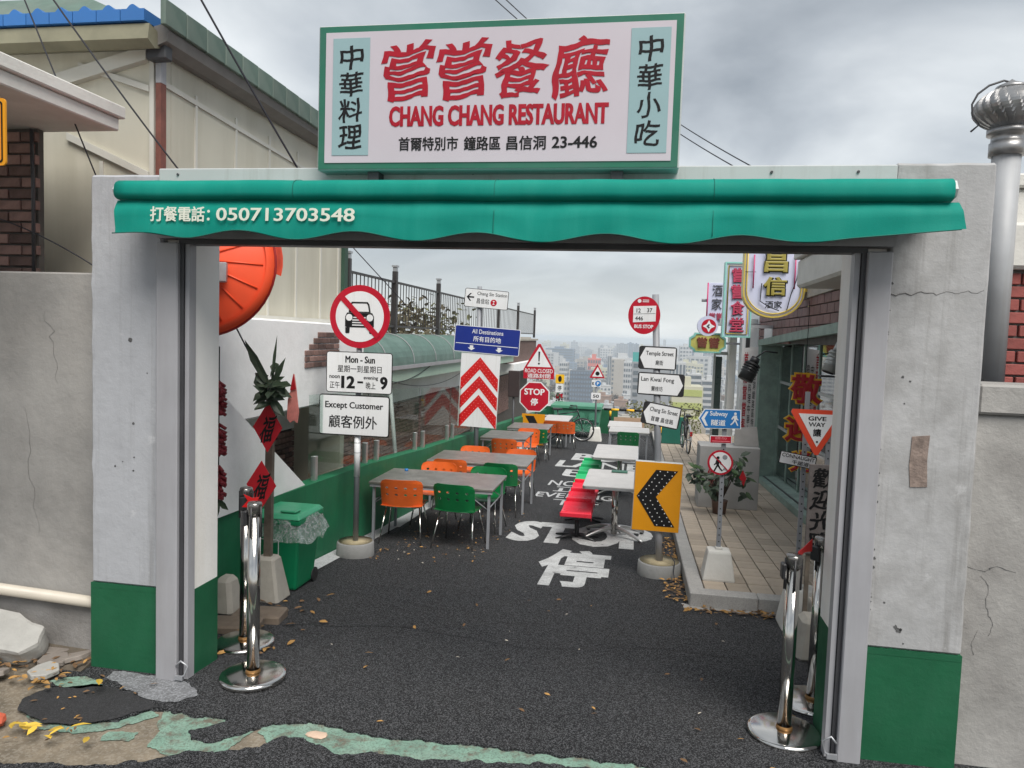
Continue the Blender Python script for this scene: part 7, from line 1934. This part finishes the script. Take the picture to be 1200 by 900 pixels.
tag(obj('painted_pebble', B().blob((-1.56, 3.50, -0.005), 0.05, 2, 0.3, 5, (1.2, .7, .2)), mat('peach_stone', (0.55, 0.40, 0.30), 0.8)), 'flat peach coloured stone set in the green paint strip', 'stone')
yl = None; rl = random.Random(11)
for i in range(16):
    x, y = (-3.02 + rl.gauss(0, 0.13), 3.13 + rl.gauss(0, 0.07)) if i < 12 else ((-2.68, 3.2), (-2.75, 3.12), (-3.3, 3.05), (-2.9, 3.6))[i-12]
    if yl is None: yl = obj('fallen_leaf', B().leaf((-0.045, 0, 0), (1, 0, 0.05), (0, 0, 1), 0.09, 0.035), LEAF_YELLOW, local=True); o = yl
    else: o = yl.copy(); COL.objects.link(o)
    o.location = (x, y, 0.018 + 0.004*i); o.rotation_euler = (rl.uniform(-.3, .3), rl.uniform(-.3, .3), rl.uniform(0, 6.28)); s_ = rl.uniform(.75, 1.25); o.scale = (s_, s_, s_)
    tag(o, 'yellow leaf lying on the street at the bottom left', 'leaf', 'yellow leaves on the street')
def litter(name, m, zones, label, seed):
    rl = random.Random(seed); b = B()
    for n, fx, sz in zones:
        for i in range(n):
            x, y, z = fx(rl)
            a = rl.uniform(0, 6.28); L_ = sz*rl.uniform(.6, 1.3)
            b.leaf((x, y, z + 0.012 + rl.uniform(0, .012)), (math.cos(a), math.sin(a), rl.uniform(-.15, .3)), (rl.uniform(-.4, .4), rl.uniform(-.4, .4), 1), L_, L_*0.42)
    o = obj(name, b, m, kind='stuff'); o['label'] = label
def on(xa, xb, ya, yb, dz=0.0):
    def f(rl):
        x, y = rl.uniform(xa, xb), rl.uniform(ya, yb); return x, y, zf(y) + dz
    return f
zones = [(45, on(-2.6, -1.5, 6.9, 8.4), 0.04), (25, on(-2.8, -1.4, 8.4, 11), 0.04), (150, on(0.33, 0.50, 6.4, 9.0), 0.05), (90, on(0.45, 2.0, 6.14, 6.3), 0.055), (8, on(-2.3, 1.0, 4.2, 6.2), 0.045), (4, on(-1.9, 1.0, 3.65, 4.2), 0.05), (70, on(-3.9, -3.2, 3.55, 3.95, 0.02), 0.055), (16, on(-3.2, -2.6, 3.1, 3.8), 0.035), (20, on(-2.9, -2.2, 4.3, 5.6), 0.06)]
litter('fallen_leaves', LEAF_FALL, zones, 'brown fallen leaves scattered over the road and gutter', 1)
litter('fallen_leaves', mat('dark_fallen_leaf', (0.15, 0.085, 0.04), 0.85, var=0.4, scale=4), zones, 'dark withered leaves scattered over the road and gutter', 2)
litter('fallen_leaves', mat('pale_litter', (0.55, 0.50, 0.42), 0.8, var=0.2), [(26, on(-2.6, -1.5, 6.9, 8.4), 0.03), (10, on(-2.2, 1.0, 4.2, 6.4), 0.025), (30, on(-2.8, -1.6, 8.5, 12), 0.04)], 'pale leaf scraps scattered near the tables', 3)

# ================================================================== HAZE
hz = obj('haze', B().box(-6900, 6900, -100, 6900, -62, 7.8), bpy.data.materials.new('haze_air'), kind='stuff')
hm = bpy.data.materials['haze_air']; hm.use_nodes = True
for n in list(hm.node_tree.nodes): hm.node_tree.nodes.remove(n)
ho = hm.node_tree.nodes.new('ShaderNodeOutputMaterial'); hv = hm.node_tree.nodes.new('ShaderNodeVolumePrincipled')
hv.inputs['Color'].default_value = (0.78, 0.87, 0.96, 1); hv.inputs['Density'].default_value = 0.00045
hm.node_tree.links.new(hv.outputs[0], ho.inputs['Volume'])
bpy.context.view_layer.update()
